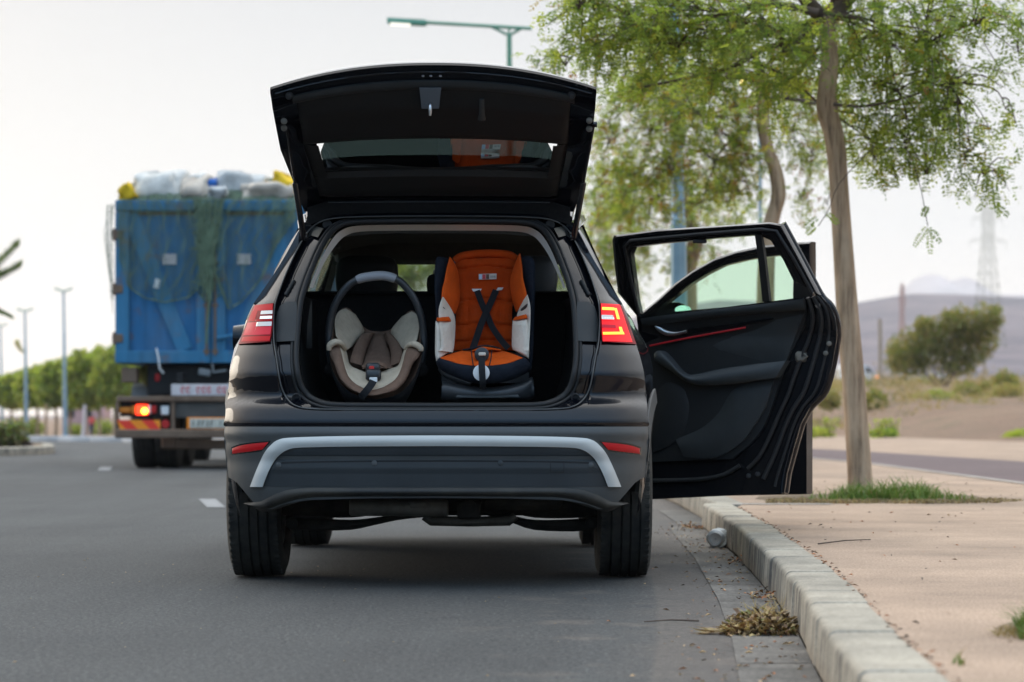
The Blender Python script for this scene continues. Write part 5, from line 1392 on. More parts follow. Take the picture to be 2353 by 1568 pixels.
# rear doors
for sgn in (-1, 1):
    cx = sgn * HW / 2; w = HW - .015
    q = MB(); G = [[Vector((cx - w / 2 + w * u, -.006 - .008 * math.sin(u * 9) * math.sin(v * 6), ZB + (ZT - ZB) * v)) for u in np.linspace(0, 1, 12)] for v in np.linspace(0, 1, 16)]
    q.slab(G, (0, .04, 0)); dr = q.build('cargo_door', M['tblue'], truck, 60)
    q = MB(); zt = ZT
    q.box((cx, -.045, zt - .07), (w, .07, .14), .01); q.box((cx, -.045, ZB + .08), (w, .07, .16), .01)
    for s2 in (-1, 1): q.box((cx + s2 * (w / 2 - .09), -.042, (ZB + ZT) / 2), (.18, .064, ZT - ZB - .31), .01)
    q.build('door_frame', M['tblue2'], dr, 30)
    q = MB()
    xo, xi = sgn * (HW - .19), sgn * .19
    for (xa, za, xb, zb) in ((xo, ZT - .20, sgn * .42, ZB + .20), (sgn * (HW - .55), ZT - .16, sgn * .30, ZB + .85)):
        if za < 2: continue
    a, b2 = Vector((xo, -.035, ZT - .18)), Vector((sgn * .34, -.035, ZB + .17))
    d = (b2 - a).normalized(); nrm = Vector((-d.z, 0, d.x))
    G = [[a + (b2 - a) * t + nrm * k for k in (-.10, -.085, .085, .10)] for t in (0, .5, 1)]
    q.slab(G, (0, .035, 0)); q.build('door_brace', M['tblue2'], dr, 20)
    q = MB(); q.box((cx, -.012, zt - .17), (w - .38, .012, .05), .002); q.build('drip_rail', M['trust'], dr, 20)
    q = MB()
    for z in (ZT - .45, (ZB + ZT) / 2 - .1, ZB + .32): q.box((sgn * (HW - .04), -.06, z), (.14, .06, .11), .01); q.tube([(sgn * HW, -.07, z - .08), (sgn * HW, -.07, z + .08)], .025, 8)
    q.build('door_hinges', M['trust'], dr, 40)['kind'] = 'stuff'
    q = MB(); px = 390 if sgn < 0 else 561
    c_ = T(px, 596, -.02); q.box(c_, (.175, .012, .135), .004); q.build('door_placard', M['tsign'], dr, 20)
    q = MB(); x = sgn * .055; q.tube([(x, -.085, ZB + .1), (x, -.085, ZT - .3)], .016, 8)
    for z in (ZB + .15, ZB + .75, ZB + 1.3): q.box((x, -.06, z), (.08, .06, .05), .008)
    q.build('locking_bar', M['trust'], dr, 40)
q = MB(); q.tube([T(500, 778, -.10), T(530, 772, -.11), T(585, 774, -.11)], .022, 8); q.build('door_lever', M['tblue2'], truck, 40)
q = MB(); q.box(T(361, 652, -.05), (.07, .012, .12), .004, Matrix.Rotation(R(14), 3, 'Y')); q.build('paper_tag', M['white'], truck, 20)
# chassis
q = MB()
for sgn in (-1, 1): q.box((sgn * .40, 3.2, 1.12), (.09, 6.6, .26), .01)
q.box((0, .9, 1.24), (1.5, 1.6, .18), .02); q.box((0, 2.5, .95), (1.0, 1.4, .4), .05); q.box((0, .14, 1.16), (1.7, .10, .40), .02)
q.build('chassis', M['tdark'], truck, 30)
q = MB(); q.box((0, -.10, T(0, 997).z), (2.46, .16, .115), .015); q.box((0, -.06, T(0, 917).z), (2.44, .10, .07), .012)
for x in (-1.215, -.49, .49, 1.215): q.box((x, -.055, T(0, 957).z), (.045, .09, .38), .006)
q.build('rear_bumper', M['trust'], truck, 30)
q = MB(); q.box((0.0, .25, T(0, 1022).z), (1.36, .16, .13), .02); q.box((-.58, .3, T(0, 1012).z), (.20, .3, .22), .02); q.build('tow_bar', M['trust'], truck, 30)
q = MB(); q.box((0, -.03, T(0, 938).z), (.94, .05, .26), .01); q.build('rear_panel', M['tdirt'], truck, 30)
for sgn in (-1, 1):
    q = MB(); q.box((sgn * .855, -.01, T(0, 938).z), (.66, .05, .22), .01); bd = q.build('lamp_board', M['tdark'], truck, 30)
    X = lambda px: sgn * -T(px, 0).x
    def lampbox(px0, px1, py0, py1, m_, name, d=.05):
        q = MB(); a, b2 = T(px0, py0), T(px1, py1)
        q.box((-sgn * (a.x + b2.x) / 2, -.035 - d / 2, (a.z + b2.z) / 2), (abs(a.x - b2.x), d, abs(a.z - b2.z)), .012); return q.build(name, m_, bd, 40)
    lampbox(276, 302, 936, 949, M['tamb'], 'side_marker'); lampbox(303, 314, 933, 952, M['tamb'], 'indicator')
    lampbox(314, 342, 930, 954, M['tglow'] if sgn < 0 else M['tred'], 'brake_light', .06)
    if sgn < 0:
        q = MB(); q.lathe([(0, .042), (-.015, .036), (-.02, .0001)], T(332, 945, -.095), 'Y', 16); q.build('bulb', M['tcore'], bd, 40)
    lampbox(342, 348, 931, 952, M['white'], 'reverse_light'); lampbox(349, 361, 932, 950, M['tred'], 'fog_light'); lampbox(371, 390, 933, 954, M['white'], 'reflector_square', .03)
    q = MB(); a, b2 = T(272, 965.5), T(371, 987); z0, z1 = b2.z, a.z
    n_ = 9
    for k in range(-1, n_):
        w = .56 / n_ * 1.0
        xs_ = [max(a.x, min(b2.x, a.x + (k + d) * w * 1.25)) for d in (0, 1)]; xs2 = [max(a.x, min(b2.x, v + .12)) for v in (a.x + k * w * 1.25, a.x + (k + 1) * w * 1.25)]
        if xs2[1] - xs2[0] < .004 and xs_[1] - xs_[0] < .004: continue
        P = [(-sgn * xs_[0] * 1, -.13, z1), (-sgn * xs_[1], -.13, z1), (-sgn * xs2[1], -.13, z0), (-sgn * xs2[0], -.13, z0)]
        q.add(P + [(p[0], -.11, p[2]) for p in P], [(0, 1, 2, 3), (7, 6, 5, 4), (0, 4, 5, 1), (1, 5, 6, 2), (2, 6, 7, 3), (3, 7, 4, 0)], (k // 2) % 2)
    cv = q.build('chevron_board', [M['redo'], M['oran']], truck, 0)
    q = MB(); q.lathe([(0, .055), (-.02, .05), (-.02, .0001)], (-sgn * T(382, 0).x, -.08, T(0, 975).z), 'Y', 18); q.build('round_reflector', M['tred'], truck, 40)
    q = MB(); xm = -sgn * T(331, 0).x; xw = .215
    A = [(y, z) for y, z in ((.35, .95), (.42, 1.08), (.62, 1.13), (1.3, 1.13), (1.5, 1.05), (1.56, .9))]
    q.slab([[Vector((xm + s2 * xw, y, z)) for s2 in (-1, 0, 1)] for y, z in A], (0, 0, -.02)); q.build('mudguard', M['mud'], truck, 30)
    # bracket plates under the bed
    q = MB(); q.box((-sgn * T(297, 0).x, .1, T(0, 862).z), (.20, .25, .20), .015); q.build('bed_bracket', M['trust'], truck, 30)
    # dual wheels
    for dxp, yy2 in ((314.5, .95), (368, .95), (314.5, 2.3), (368, 2.3), (316, 6.9)):
        q = MB(); x = -sgn * T(dxp, 0).x
        q.lathe([(-.10, .26), (-.145, .30), (-.15, .42), (-.135, .50), (-.10, .515), (-.04, .517), (-.035, .50), (-.025, .50), (-.02, .517), (.02, .517), (.025, .50), (.035, .50), (.04, .517), (.10, .515), (.135, .50), (.15, .42), (.145, .30), (.10, .26)], (x, yy2, .515), 'X', 40, closed=True)
        tw = q.build('wheel', M['tyre'], truck, 40)
        q = MB(); q.lathe([(-.10, .262), (-.03, .24), (-.03, .0001)], (x, yy2, .515), 'X', 24); q.lathe([(.10, .262), (.03, .24), (.03, .0001)], (x, yy2, .515), 'X', 24); q.build('wheel_disc', M['trust'], tw, 40)
# cab
q = MB(); q.box((0, 7.35, 1.75), (2.3, 1.9, 2.3), .12); q.box((0, 8.0, .8), (2.2, .5, .4), .06); q.build('cab', M['tblue2'], truck, 30)
# white sign with red figures, number plate in an orange frame, both worn past reading
q = MB(); q.box((0, -.09, T(0, 896.5).z), (1.02, .03, .15), .006); sg = q.build('sign_board', M['tsign'], truck, 20)
q = MB(); random.seed(5)
for k, w in enumerate((.05, .05, 0, .05, .05, .05, 0, .06, .05, 0, .05, .06)):
    if not w: continue
    x = -.36 + k * .068; z = T(0, 896.5).z
    ring = [(x + w * .38 * math.cos(a) , -.108, z + .038 * math.sin(a)) for a in np.linspace(.3, 5.2 + (k % 3) * .4, 14)]
    q.tube(ring, .008, 5)
q.build('sign_figures', M['tsignred'], sg, 0)
q = MB(); q.box((-.02, -.105, T(0, 973).z), (.57, .02, .15), .006); fr_ = q.build('plate_frame', M['oran'], truck, 20)
q = MB(); q.box((-.02, -.118, T(0, 973).z), (.50, .012, .125), .004); q.build('number_plate', M['tplate'], truck, 20)
q = MB()
for k in range(8):
    x = -.22 + k * .058
    if k == 5: continue
    z = T(0, 973).z; q.tube([(x, -.126, z - .035), (x + .012 * (k % 2), -.126, z + .035)] + ([(x + .025, -.126, z + .03)] if k % 3 else []), .006, 5)
q.build('plate_figures', M['tdirt'], truck, 0)
# hanging bits
q = MB(); q.box(T(362, 868, .1), (.07, .06, .11), .02); q.build('red_canister', M['tred'], truck, 40)
q = MB(); q.tube([T(359, 800, -.12), T(364, 822, -.13), T(367, 848, -.12), T(376, 858, -.1)], .012, 6); q.build('rope_end', M['white'], truck, 60)
q = MB(); q.box(T(470, 856, -.05), (.16, .05, .09), .015, Matrix.Rotation(R(10), 3, 'Y')); q.tube([T(488, 835, -.06), T(490, 856, -.06), T(520, 852, -.06)], .018, 7); q.build('lock_box', M['mud'], truck, 40)
# ---- load: sacks, each its own bag
def sack(cx, cy, cz, sx_, sy_, sz_, rot, seed, m_, label, name='sack', group='filled sacks heaped on the truck', cat='sack'):
    r = random.Random(seed); q = MB(); rings = []
    ph = [r.uniform(0, 6.28) for _ in range(8)]
    for i in range(15):
        a = -math.pi / 2 + math.pi * i / 14; row = []
        for j in range(26):
            b_ = 2 * math.pi * j / 26
            ex = .45
            c1, s1 = math.copysign(abs(math.cos(a)) ** ex, math.cos(a)), math.copysign(abs(math.sin(a)) ** .8, math.sin(a))
            x = c1 * math.copysign(abs(math.cos(b_)) ** ex, math.cos(b_)); y = c1 * math.copysign(abs(math.sin(b_)) ** ex, math.sin(b_)); z = s1
            k = 1 + .09 * math.sin(3 * b_ + ph[0] + 2 * a) + .07 * math.sin(5 * b_ + ph[1] - 3 * a) + .07 * math.sin(4 * a + ph[2] + b_) + .05 * math.sin(9 * b_ + ph[3] + 4 * a)
            z -= .18 * math.cos(x * 2.2 + ph[4]) * (1 if z > 0 else .3)
            row.append((x * sx_ * k, y * sy_ * k, z * sz_ * k))
        rings.append(row)
    rm_ = Matrix.Rotation(rot[0], 3, 'Y') @ Matrix.Rotation(rot[1], 3, 'X') @ Matrix.Rotation(rot[2], 3, 'Z')
    q.loft([[rm_ @ Vector(p) for p in row] for row in rings], True, True, True)
    o = q.build(name, m_, None, 60); o.location = (TX + cx, TY + cy, cz)
    return tag(o, label, cat, group)
def wv(name, base, dirt):
    return mat(name, base, .85, var=.22, vscale=5, tint2=base, bump=.8, bscale=14)
M['s1'] = wv('woven_white', (.60, .57, .51), 0); M['s2'] = wv('woven_beige', (.50, .43, .35), 0); M['s3'] = wv('woven_grey', (.44, .44, .42), 0); M['s4'] = wv('blue_bag', (.03, .13, .42), 0)
def TZ(py): return T(0, py).z
SK = [(355, 430, 68, 38, .25, 's1', 'large white woven sack on the left of the truck load', (0, .1, 0)),
      (450, 436, 38, 32, .2, 's2', 'beige sack slumped beside the blue bag on the truck load', (.15, 0, 0)),
      (436, 416, 38, 23, .45, 's1', 'white sack tilted behind the beige sack on the truck load', (-.12, 0, 0)),
      (545, 425, 68, 30, .35, 's3', 'grey sack right of the blue bag on the truck load', (-.03, 0, 0)),
      (612, 442, 60, 26, .15, 's2', 'beige sack under the yellow bundle at the right of the load', (.06, 0, 0)),
      (350, 413, 52, 20, .9, 's2', 'half hidden sack topping the left heap of the truck load', (0, 0, 0)),
      (500, 445, 24, 20, .12, 's3', 'small grey sack at the middle edge of the truck load', (0, 0, 0)),
      (655, 455, 40, 14, .3, 's1', 'pale flat sack in the far right corner of the truck load', (0, 0, 0))]
for k, (px, py, hw, hh_, dy, m_, lab_, rt) in enumerate(SK):
    p = T(px, py); sack(p.x, dy + .14, p.z, hw * 34.5 / F, .34, hh_ * 34.5 / F, rt, 20 + k, M[m_], lab_)
p = T(480, 420); sack(p.x, .25, p.z, .085, .16, .09, (.3, 0, 0), 77, M['s4'], 'small blue bag wedged between the sacks on the truck', 'sack')
p = T(291, 446); sack(p.x, .22, p.z, .125, .3, .12, (-.5, 0, 0), 78, M['tyel'], 'yellow cloth bundle at the left edge of the truck load', 'cloth_bundle', 'yellow cloth bundles on the truck', 'bundle')
p = T(650, 425); sack(p.x, .3, p.z, .17, .3, .14, (.3, 0, 0), 79, M['tyel'], 'yellow cloth bundle at the upper right of the truck load', 'cloth_bundle', 'yellow cloth bundles on the truck', 'bundle')
p = T(345, 410); sack(p.x, .7, p.z, .20, .3, .06, (0, 0, 0), 80, M['tyel2'], 'dull yellow cloth peeking over the left heap of sacks', 'cloth_bundle', 'yellow cloth bundles on the truck', 'bundle')
p = T(342, 862); sack(p.x, .5, p.z, .16, .25, .13, (0, 0, 0), 81, M['tyel2'], 'dull yellow cloth bundle hung under the truck bed', 'cloth_bundle', 'yellow cloth bundles on the truck', 'bundle')
# ---- green net over the load, hanging down the doors
def netbot(px): return interp(px, [(272, 600), (300, 660), (330, 686), (378, 695), (425, 684), (452, 664), (470, 690), (492, 690), (510, 672), (530, 712), (560, 695), (600, 640), (640, 560), (680, 500)])
def net_pt(u, v):
    px0 = 272 + 408 * u
    g = .0
    pb = netbot(px0)
    if v < .12:
        t = v / .12; py = interp(px0, [(272, 452), (300, 424), (340, 404), (400, 408), (440, 404), (475, 410), (520, 412), (580, 412), (640, 410), (680, 424)]); py = py + (461 - py) * t ** 2; dy = .75 - .83 * t
    else:
        t = (v - .12) / .88; py = 461 + (pb - 461) * t; dy = -.10 - .03 * math.sin(px0 * .2) - .04 * math.sin(math.pi * t)
        k = math.sin(math.pi * min(1, t * .9 + .05))
        c1 = 474; d = px0 - c1
        px0 = px0 - d * .74 * k * math.exp(-(d / 95) ** 2)
        px0 += 3 * math.sin(t * 9 + u * 30) * t
    p = T(px0, py, dy); return p
q = MB()
def strand(P, w):
    G = []
    for i, p in enumerate(P):
        t = (P[min(i + 1, len(P) - 1)] - P[max(i - 1, 0)]); t = t.normalized() if t.length > 0 else Vector((0, 0, 1))
        s_ = t.cross(Vector((0, 1, 0))); s_ = s_.normalized() if s_.length > .01 else Vector((1, 0, 0))
        G.append([p - s_ * w, p + Vector((0, -w * .6, 0)), p + s_ * w])
    q.grid(G)
r = random.Random(3)
for k in range(96):
    u = (k + r.uniform(-.3, .3)) / 95; strand([net_pt(min(max(u + .006 * math.sin(v * 25 + k), 0), 1), v) for v in np.linspace(0, 1 - .05 * r.random(), 26)], 0.0026 if k % 7 else .006)
for k in range(44):
    v = k / 43; strand([net_pt(u, min(1, v + .008 * math.sin(u * 60 + k))) for u in np.linspace(0, 1, 60)], .0021)
for k in range(15):
    v = .118 * k / 15 + .004; strand([net_pt(u, v + .003 * math.sin(u * 50 + k)) for u in np.linspace(0, 1, 70)], .006)
for k in range(70):
    u = (k + r.uniform(-.3, .3)) / 70; strand([net_pt(min(max(u, 0), 1), v) for v in np.linspace(0, .12, 7)], .005)
strand([net_pt(u, 1) for u in np.linspace(.05, .95, 60)], .010)
for k in range(70):
    x0 = r.uniform(438, 520); x1 = 472 + (x0 - 472) * r.uniform(.15, .55) + r.uniform(-6, 6); y1 = r.uniform(600, 692)
    strand([T(x0 + (x1 - x0) * t ** .7 + 4 * math.sin(t * 8 + k), 458 + (y1 - 458) * t, -.12 - .05 * r.random()) for t in np.linspace(0, 1, 14)], .0045)
for k in range(26):
    y0 = r.uniform(470, 660); x0 = r.uniform(430, 460); strand([T(x0 + 60 * t, y0 + 10 * math.sin(t * 3 + k) + r.uniform(-3, 3), -.14) for t in np.linspace(0, 1, 8)], .004)
for off in (-8, 4, 14): strand([T(478 + off * (1 - t) + 4 * math.sin(t * 7 + off), 470 + t * (205 if off != 4 else 320), -.15) for t in np.linspace(0, 1, 20)], .014)
M['net'] = mat('green_net_cord', (.11, .16, .10), .9, var=.2, vscale=4)
nt_ = q.build('cargo_net', M['net'], None, 0); nt_.location = (TX, TY, 0)
tag(nt_, 'faded green net draped over the sacks and down the blue doors', 'cargo net')
# frayed strip of net at the left edge of the box
q = MB()
for k in range(10):
    x = 262 - 1.6 * k; strand([T(x - 3 * math.sin(t * 8 + k) - 6 * math.sin(math.pi * t), 470 + 250 * t * (1 - .06 * k), .2 + .1 * k) for t in np.linspace(0, 1, 16)], .004)
for k in range(16): strand([T(264 - s_ * (12 + 4 * math.sin(k)), 475 + k * 14 + 4 * math.sin(s_ * 3 + k), .25) for s_ in np.linspace(0, 1, 5)], .003)
n2 = q.build('net_scrap', mat('pale_net_cord', (.30, .33, .24), .9), None, 0); n2.location = (TX, TY, 0); tag(n2, 'pale frayed net scrap fluttering off the left edge of the truck box', 'net scrap')
# ------------------------------------------------------------------ trees
M['bark'] = None
m, n, L, b = nodes_new('bark'); tcn = n.new('ShaderNodeTexCoord')
mp = n.new('ShaderNodeMapping'); mp.inputs['Scale'].default_value = (17, 17, 1.5); L.new(tcn.outputs['Object'], mp.inputs['Vector'])
f1 = noise(n, L, mp.outputs[0], 1.0, 7, .7); f2 = noise(n, L, tcn.outputs['Object'], 4, 4)
col = ramp(n, L, f1, [(.33, (.11, .068, .040)), (.48, (.36, .245, .150)), (.68, (.52, .38, .25))])
col = mixc(n, L, .7, col, ramp(n, L, f2, [(.3, (.75, .75, .75)), (.7, (1.15, 1.12, 1.1))]), 'MULTIPLY')
L.new(col, b.inputs['Base Color']); b.inputs['Roughness'].default_value = .9; L.new(bumpn(n, L, f1, .8, .02), b.inputs['Normal']); M['bark'] = m
M['branch'] = mat('branch_bark', (.085, .060, .045), .9, var=.4, vscale=9)
LM = [leafmat('leaf_green', (.235, .295, .062), .6), leafmat('leaf_deep_green', (.15, .22, .052), .58), leafmat('leaf_light_green', (.38, .41, .08), .6), leafmat('leaf_yellow', (.34, .24, .04), .5), leafmat('leaf_rust', (.30, .13, .04), .5)]
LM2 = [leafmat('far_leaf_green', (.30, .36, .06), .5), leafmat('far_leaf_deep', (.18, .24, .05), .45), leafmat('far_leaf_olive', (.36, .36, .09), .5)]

class Leaves:
    """numpy collector of leaflet quads"""
    def __init__(s): s.q = []; s.m = []
    def spray(s, base, d, length, pairs, ll, lw, mi, up=None, droop=.25):
        """one pinnate leaf: paired leaflets along a drooping midrib"""
        d = d / (np.linalg.norm(d) + 1e-9)
        side = np.cross(d, np.array([0, 0, 1.]) if up is None else up); ns = np.linalg.norm(side)
        side = side / ns if ns > 1e-3 else np.array([1., 0, 0])
        nrm = np.cross(side, d)
        for k in range(pairs):
            t = (k + .8) / pairs
            c = base + d * length * t + np.array([0, 0, -droop * length * t * t])
            l = ll * (1 - .45 * abs(2 * t - 1) ** 2)
            for sg in (-1, 1):
                a = (side * sg * .86 + d * .5 + nrm * rnd.uniform(-.6, .6) + d * rnd.uniform(-.3, .3)); a /= np.linalg.norm(a)
                w = np.cross(a, nrm); w /= (np.linalg.norm(w) + 1e-9)
                s.q.append(np.array([c, c + a * l * .5 + w * lw * .5, c + a * l, c + a * l * .5 - w * lw * .5])); s.m.append(mi)
    def blade(s, c, d, l, w, mi):
        d = d / (np.linalg.norm(d) + 1e-9); p = np.cross(d, rng.normal(size=3)); p /= (np.linalg.norm(p) + 1e-9)
        s.q.append(np.array([c, c + d * l * .5 + p * w * .5, c + d * l, c + d * l * .5 - p * w * .5])); s.m.append(mi)
    def build(s, name, mats, parent, origin):
        V = (np.array(s.q).reshape(-1, 3) - np.array(origin)).astype(np.float32)
        nq = len(s.q); me = bpy.data.meshes.new(name)
        me.vertices.add(nq * 4); me.vertices.foreach_set('co', V.ravel())
        me.loops.add(nq * 4); me.loops.foreach_set('vertex_index', np.arange(nq * 4, dtype=np.int32))
        me.polygons.add(nq); me.polygons.foreach_set('loop_start', np.arange(0, nq * 4, 4, dtype=np.int32))
        try: me.polygons.foreach_set('loop_total', np.full(nq, 4, dtype=np.int32))
        except Exception: pass
        for q in mats: me.materials.append(q)
        me.polygons.foreach_set('material_index', np.array(s.m, dtype=np.int32))
        me.update(calc_edges=True); me.validate()
        o = bpy.data.objects.new(name, me); SC.collection.objects.link(o); o.parent = parent
        return o
def pickm(w):
    x = rnd.random() * sum(w)
    for i, k in enumerate(w):
        x -= k
        if x <= 0: return i
    return 0
def tree(name, label, base, trunk, rad, clumps, weights, leafsize, group, fork=None, extra=None, cat='tree', mats=None, hang=.5, dens=1.3):
    """trunk: world points with radii; clumps: (centre, (rx,ry,rz), twigs, leaves per twig)"""
    root = thing(name, label, cat, base, 0, group); o = Vector(base)
    q = MB(); T_ = bez(trunk, 40); rr = np.interp(np.linspace(0, 1, 40), np.linspace(0, 1, len(rad)), rad)
    P = [Vector(p) - o for p in T_]
    rings = []
    for i, p in enumerate(P):
        rings.append([p + Vector((math.cos(a), math.sin(a), 0)) * float(rr[i]) * (1 + .06 * math.sin(3 * a + i * .31) + .03 * math.sin(7 * a - i * .2)) for a in np.linspace(0, 2 * math.pi, 19)[:-1]])
    q.loft(rings, True, True, True); q.build('trunk', M['bark'], root, 60)
    top = np.array(T_[-1]); br = MB(); lv = Leaves()
    nodes = []
    for (c, r, nt_, nl, *st) in sorted(clumps, key=lambda q_: np.linalg.norm(np.array(q_[0]) - np.array(q_[4] if len(q_) > 4 else top))):
        c = np.array(c, float); s0 = np.array(st[0]) if st else top; lvl = 0
        if nodes:
            best = min(nodes, key=lambda nd: np.linalg.norm(nd[0] - c) + .25 * nd[1])
            if np.linalg.norm(best[0] - c) < .85 * np.linalg.norm(s0 - c): s0, lvl = best[0], best[1] + 1
        mid = s0 * .5 + c * .5 + np.array([rnd.uniform(-.12, .12), rnd.uniform(-.12, .12), .10 * np.linalg.norm(c - s0)])
        limb = bez([s0, s0 * .75 + mid * .25 + np.array([0, 0, .03]), mid, c], 12); ln_ = float(np.linalg.norm(c - s0))
        r0 = min(.045, .012 + .012 * ln_) * (.75 ** lvl)
        br.tube([Vector(p) - o for p in limb], [r0 * (1 - .75 * k / 11) for k in range(12)], 6)
        nodes += [(np.array(limb[k]), lvl) for k in (5, 7, 9, 11)]
        nt_ = int(nt_ * dens); nl = int(nl * 1.95)
        for k in range(nt_):
            d = rng.normal(size=3); d /= np.linalg.norm(d)
            e = c + d * np.array(r) * (1.7 * rnd.random() ** .6 + .05)
            f = rnd.uniform(.35, 1.0); s1 = np.array(limb[int(f * 11)]) if rnd.random() < .55 else c
            ml = (s1 + e) / 2 + np.array([0, 0, .06])
            tw = bez([s1, ml, e + np.array([0, 0, -.05 * hang])], 7)
            br.tube([Vector(p) - o for p in tw], [.007, .006, .005, .004, .003, .0025, .002], 4, False)
            for j in range(nl):
                t = .25 + .75 * (j + rnd.random()) / nl; x = t * 6; i0 = min(int(x), 5); p = tw[i0] * (1 - x + i0) + tw[i0 + 1] * (x - i0)
                dd = (tw[i0 + 1] - tw[i0]); dd = dd / (np.linalg.norm(dd) + 1e-9)
                dd = dd * .6 + rng.normal(size=3) * .65 + np.array([0, 0, -hang * .3])
                p = p + rng.normal(size=3) * .06
                lv.spray(p, dd, leafsize * .56 * rnd.uniform(.6, 1.4), 5, leafsize * .235, leafsize * .095, pickm(weights), None, hang * .5)
    if extra: extra(br, lv, o)
    br.build('branches', M['branch'], root, 60)
    lv.build('crown', mats or LM, root, base)
    return root
def ipt(px, py, Y): return tuple(world_at(px, py, Y))
def cl(px, py, Y, rx, ry, rz, nt_, nl, *st):
    return (ipt(px, py, Y), (rx * Y / F, rz, ry * Y / F), nt_, nl, *st)
# nearest tree
Y1 = 18.5; b1 = world_at(1977, 1138, Y1); b1 = (b1.x, Y1, .145)
tr1 = [b1, ipt(1976, 1110, Y1), ipt(1962, 900, Y1), ipt(1950, 760, Y1), ipt(1940, 600, Y1), ipt(1928, 420, Y1), ipt(1918, 320, Y1), ipt(1900, 255, Y1), ipt(1901, 190, Y1 - .03), ipt(1908, 130, Y1), ipt(1900, 70, Y1), ipt(1896, 40, Y1)]
f1_ = ipt(1897, 45, Y1)
C1 = []
for (px, py, Yo, rx, ry, rz, nt_, nl) in [
    (1450, 40, -1.0, 150, 70, .6, 26, 9), (1380, 110, -.4, 100, 50, .5, 20, 9), (1560, 110, -.6, 120, 60, .6, 24, 9), (1700, 50, -.8, 120, 60, .6, 22, 9), (1330, 20, -1.3, 70, 40, .5, 12, 9), (1300, 150, -.3, 45, 30, .3, 7, 7),
    (1640, 190, .3, 110, 50, .6, 16, 8), (1480, 200, .5, 110, 45, .6, 14, 8), (1800, 120, -.5, 90, 60, .6, 18, 8), (1560, -60, -.6, 260, 70, 1., 30, 8), (1900, -70, 0, 260, 70, 1.1, 30, 8), (2200, -60, -.4, 200, 70, .8, 22, 8),
    (2030, 80, .3, 100, 80, .7, 24, 9), (2130, 110, -.3, 100, 80, .7, 24, 9), (2060, 210, .1, 90, 70, .6, 20, 9), (2180, 200, -.5, 80, 70, .6, 16, 9), (2240, 60, -.8, 70, 60, .5, 12, 8), (2010, 330, .5, 60, 60, .5, 10, 8), (2080, 330, .0, 80, 60, .5, 14, 8), (2170, 300, -.4, 80, 50, .5, 12, 8), (2060, 410, .1, 50, 45, .4, 8, 8),
    (2230, 350, -.5, 50, 50, .4, 8, 7), (2260, 400, -.7, 45, 35, .3, 6, 7), (2130, 400, -.2, 40, 40, .3, 5, 7), (2310, 250, -.9, 30, 40, .3, 3, 6), (2340, 60, -1.0, 40, 50, .3, 5, 6), (2340, 120, -1.0, 25, 25, .2, 2, 6), (1760, 230, .6, 60, 40, .5, 8, 8), (1820, 190, .4, 60, 50, .5, 11, 8), (1860, 90, .6, 60, 50, .5, 9, 8), (1950, 140, .7, 50, 60, .5, 9, 8), (1960, 260, .8, 40, 50, .5, 6, 8), (1500, 130, .4, 80, 50, .5, 12, 8), (1660, 120, .5, 80, 40, .5, 12, 8)]:
    Y = Y1 + Yo; C1.append(cl(px, py, Y, rx, ry, rz, nt_, nl, f1_))
def ext1(br, lv, o):
    # hanging sprays at the end of long thin twigs
    for pts, tips in (([(2080, 335), (2100, 380), (2115, 430), (2125, 480), (2132, 520)], [(2132, 520, -30, 40), (2132, 522, 28, 30), (2134, 524, 4, 52), (2120, 500, 10, -26)]), ([(2260, 400), (2280, 420), (2282, 440), (2286, 470)], [(2284, 450, -40, 30), (2286, 470, 30, 22), (2284, 452, 10, 36)]), ([(2230, 355), (2240, 380), (2230, 400), (2224, 418)], [(2226, 400, -40, 18), (2224, 410, -24, 36), (2226, 404, 14, 30)]), ([(2240, 60), (2280, 130), (2310, 170), (2345, 160)], [(2340, 150, 40, -30), (2330, 160, 10, 30)]), ([(2180, 195), (2210, 150), (2260, 165), (2290, 150)], [(2290, 150, 34, -20), (2280, 158, 30, 24)]), ([(2010, 335), (1930, 420), (1905, 480), (1880, 520)], [(1880, 500, -30, 20), (1875, 520, -20, 14), (1900, 490, 24, 20)])):
        Y = Y1 - .5
        br.tube([world_at(a, b_, Y) - o for a, b_ in bez(pts, 10)], .003, 4, False)
        for (a, b_, dx, dy) in tips:
            p = np.array(world_at(a, b_, Y)); e = np.array(world_at(a + dx, b_ + dy, Y - .05))
            lv.spray(p, e - p, float(np.linalg.norm(e - p)), 9, .034, .013, rnd.choice([0, 1]), np.array([0, -1., .2]), .1)
    # forked limbs
    for a, b_, Yb, r0, r1 in ((1960, -20, .2, .075, .05), (1840, -10, -.2, .06, .04), (1800, 70, .2, .045, .03), (1740, 85, .4, .03, .018), (1600, 95, .3, .022, .01), (2020, -60, .4, .04, .03)):
        s0 = Vector(f1_); e = world_at(a, b_, Y1 + Yb)
        br.tube([s0 - o, s0.lerp(e, .35) + Vector((0, 0, -.01)) - o, s0.lerp(e, .7) - o, e - o], [r0, r0 * .95, (r0 + r1) / 2, r1], 9)
    br.tube([world_at(a, b_, Y1 + .1) - o for a, b_ in bez([(1890, 60), (1830, 95), (1760, 110), (1690, 150), (1600, 175), (1480, 200)], 16)], [.03 - .0015 * k for k in range(16)], 6)
    br.tube([world_at(a, b_, Y1 - .4) - o for a, b_ in bez([(1880, 30), (1760, 10), (1640, 40), (1540, 60), (1420, 40)], 16)], [.03 - .0015 * k for k in range(16)], 6)
    br.tube([world_at(a, b_, Y1 - .2) - o for a, b_ in bez([(1915, 240), (1980, 245), (2060, 230), (2140, 205)], 12)], [.014 - .0009 * k for k in range(12)], 6)
tree('street_tree', 'nearest street tree with a bare crooked trunk rising from a grassy pit', b1, tr1, [.094, .088, .079, .076, .07, .066, .068, .074, .065, .057, .057, .072], C1, [5, 3.5, 2.2, .35, .12], .165, 'street trees along the pavement', extra=ext1, dens=1.0)
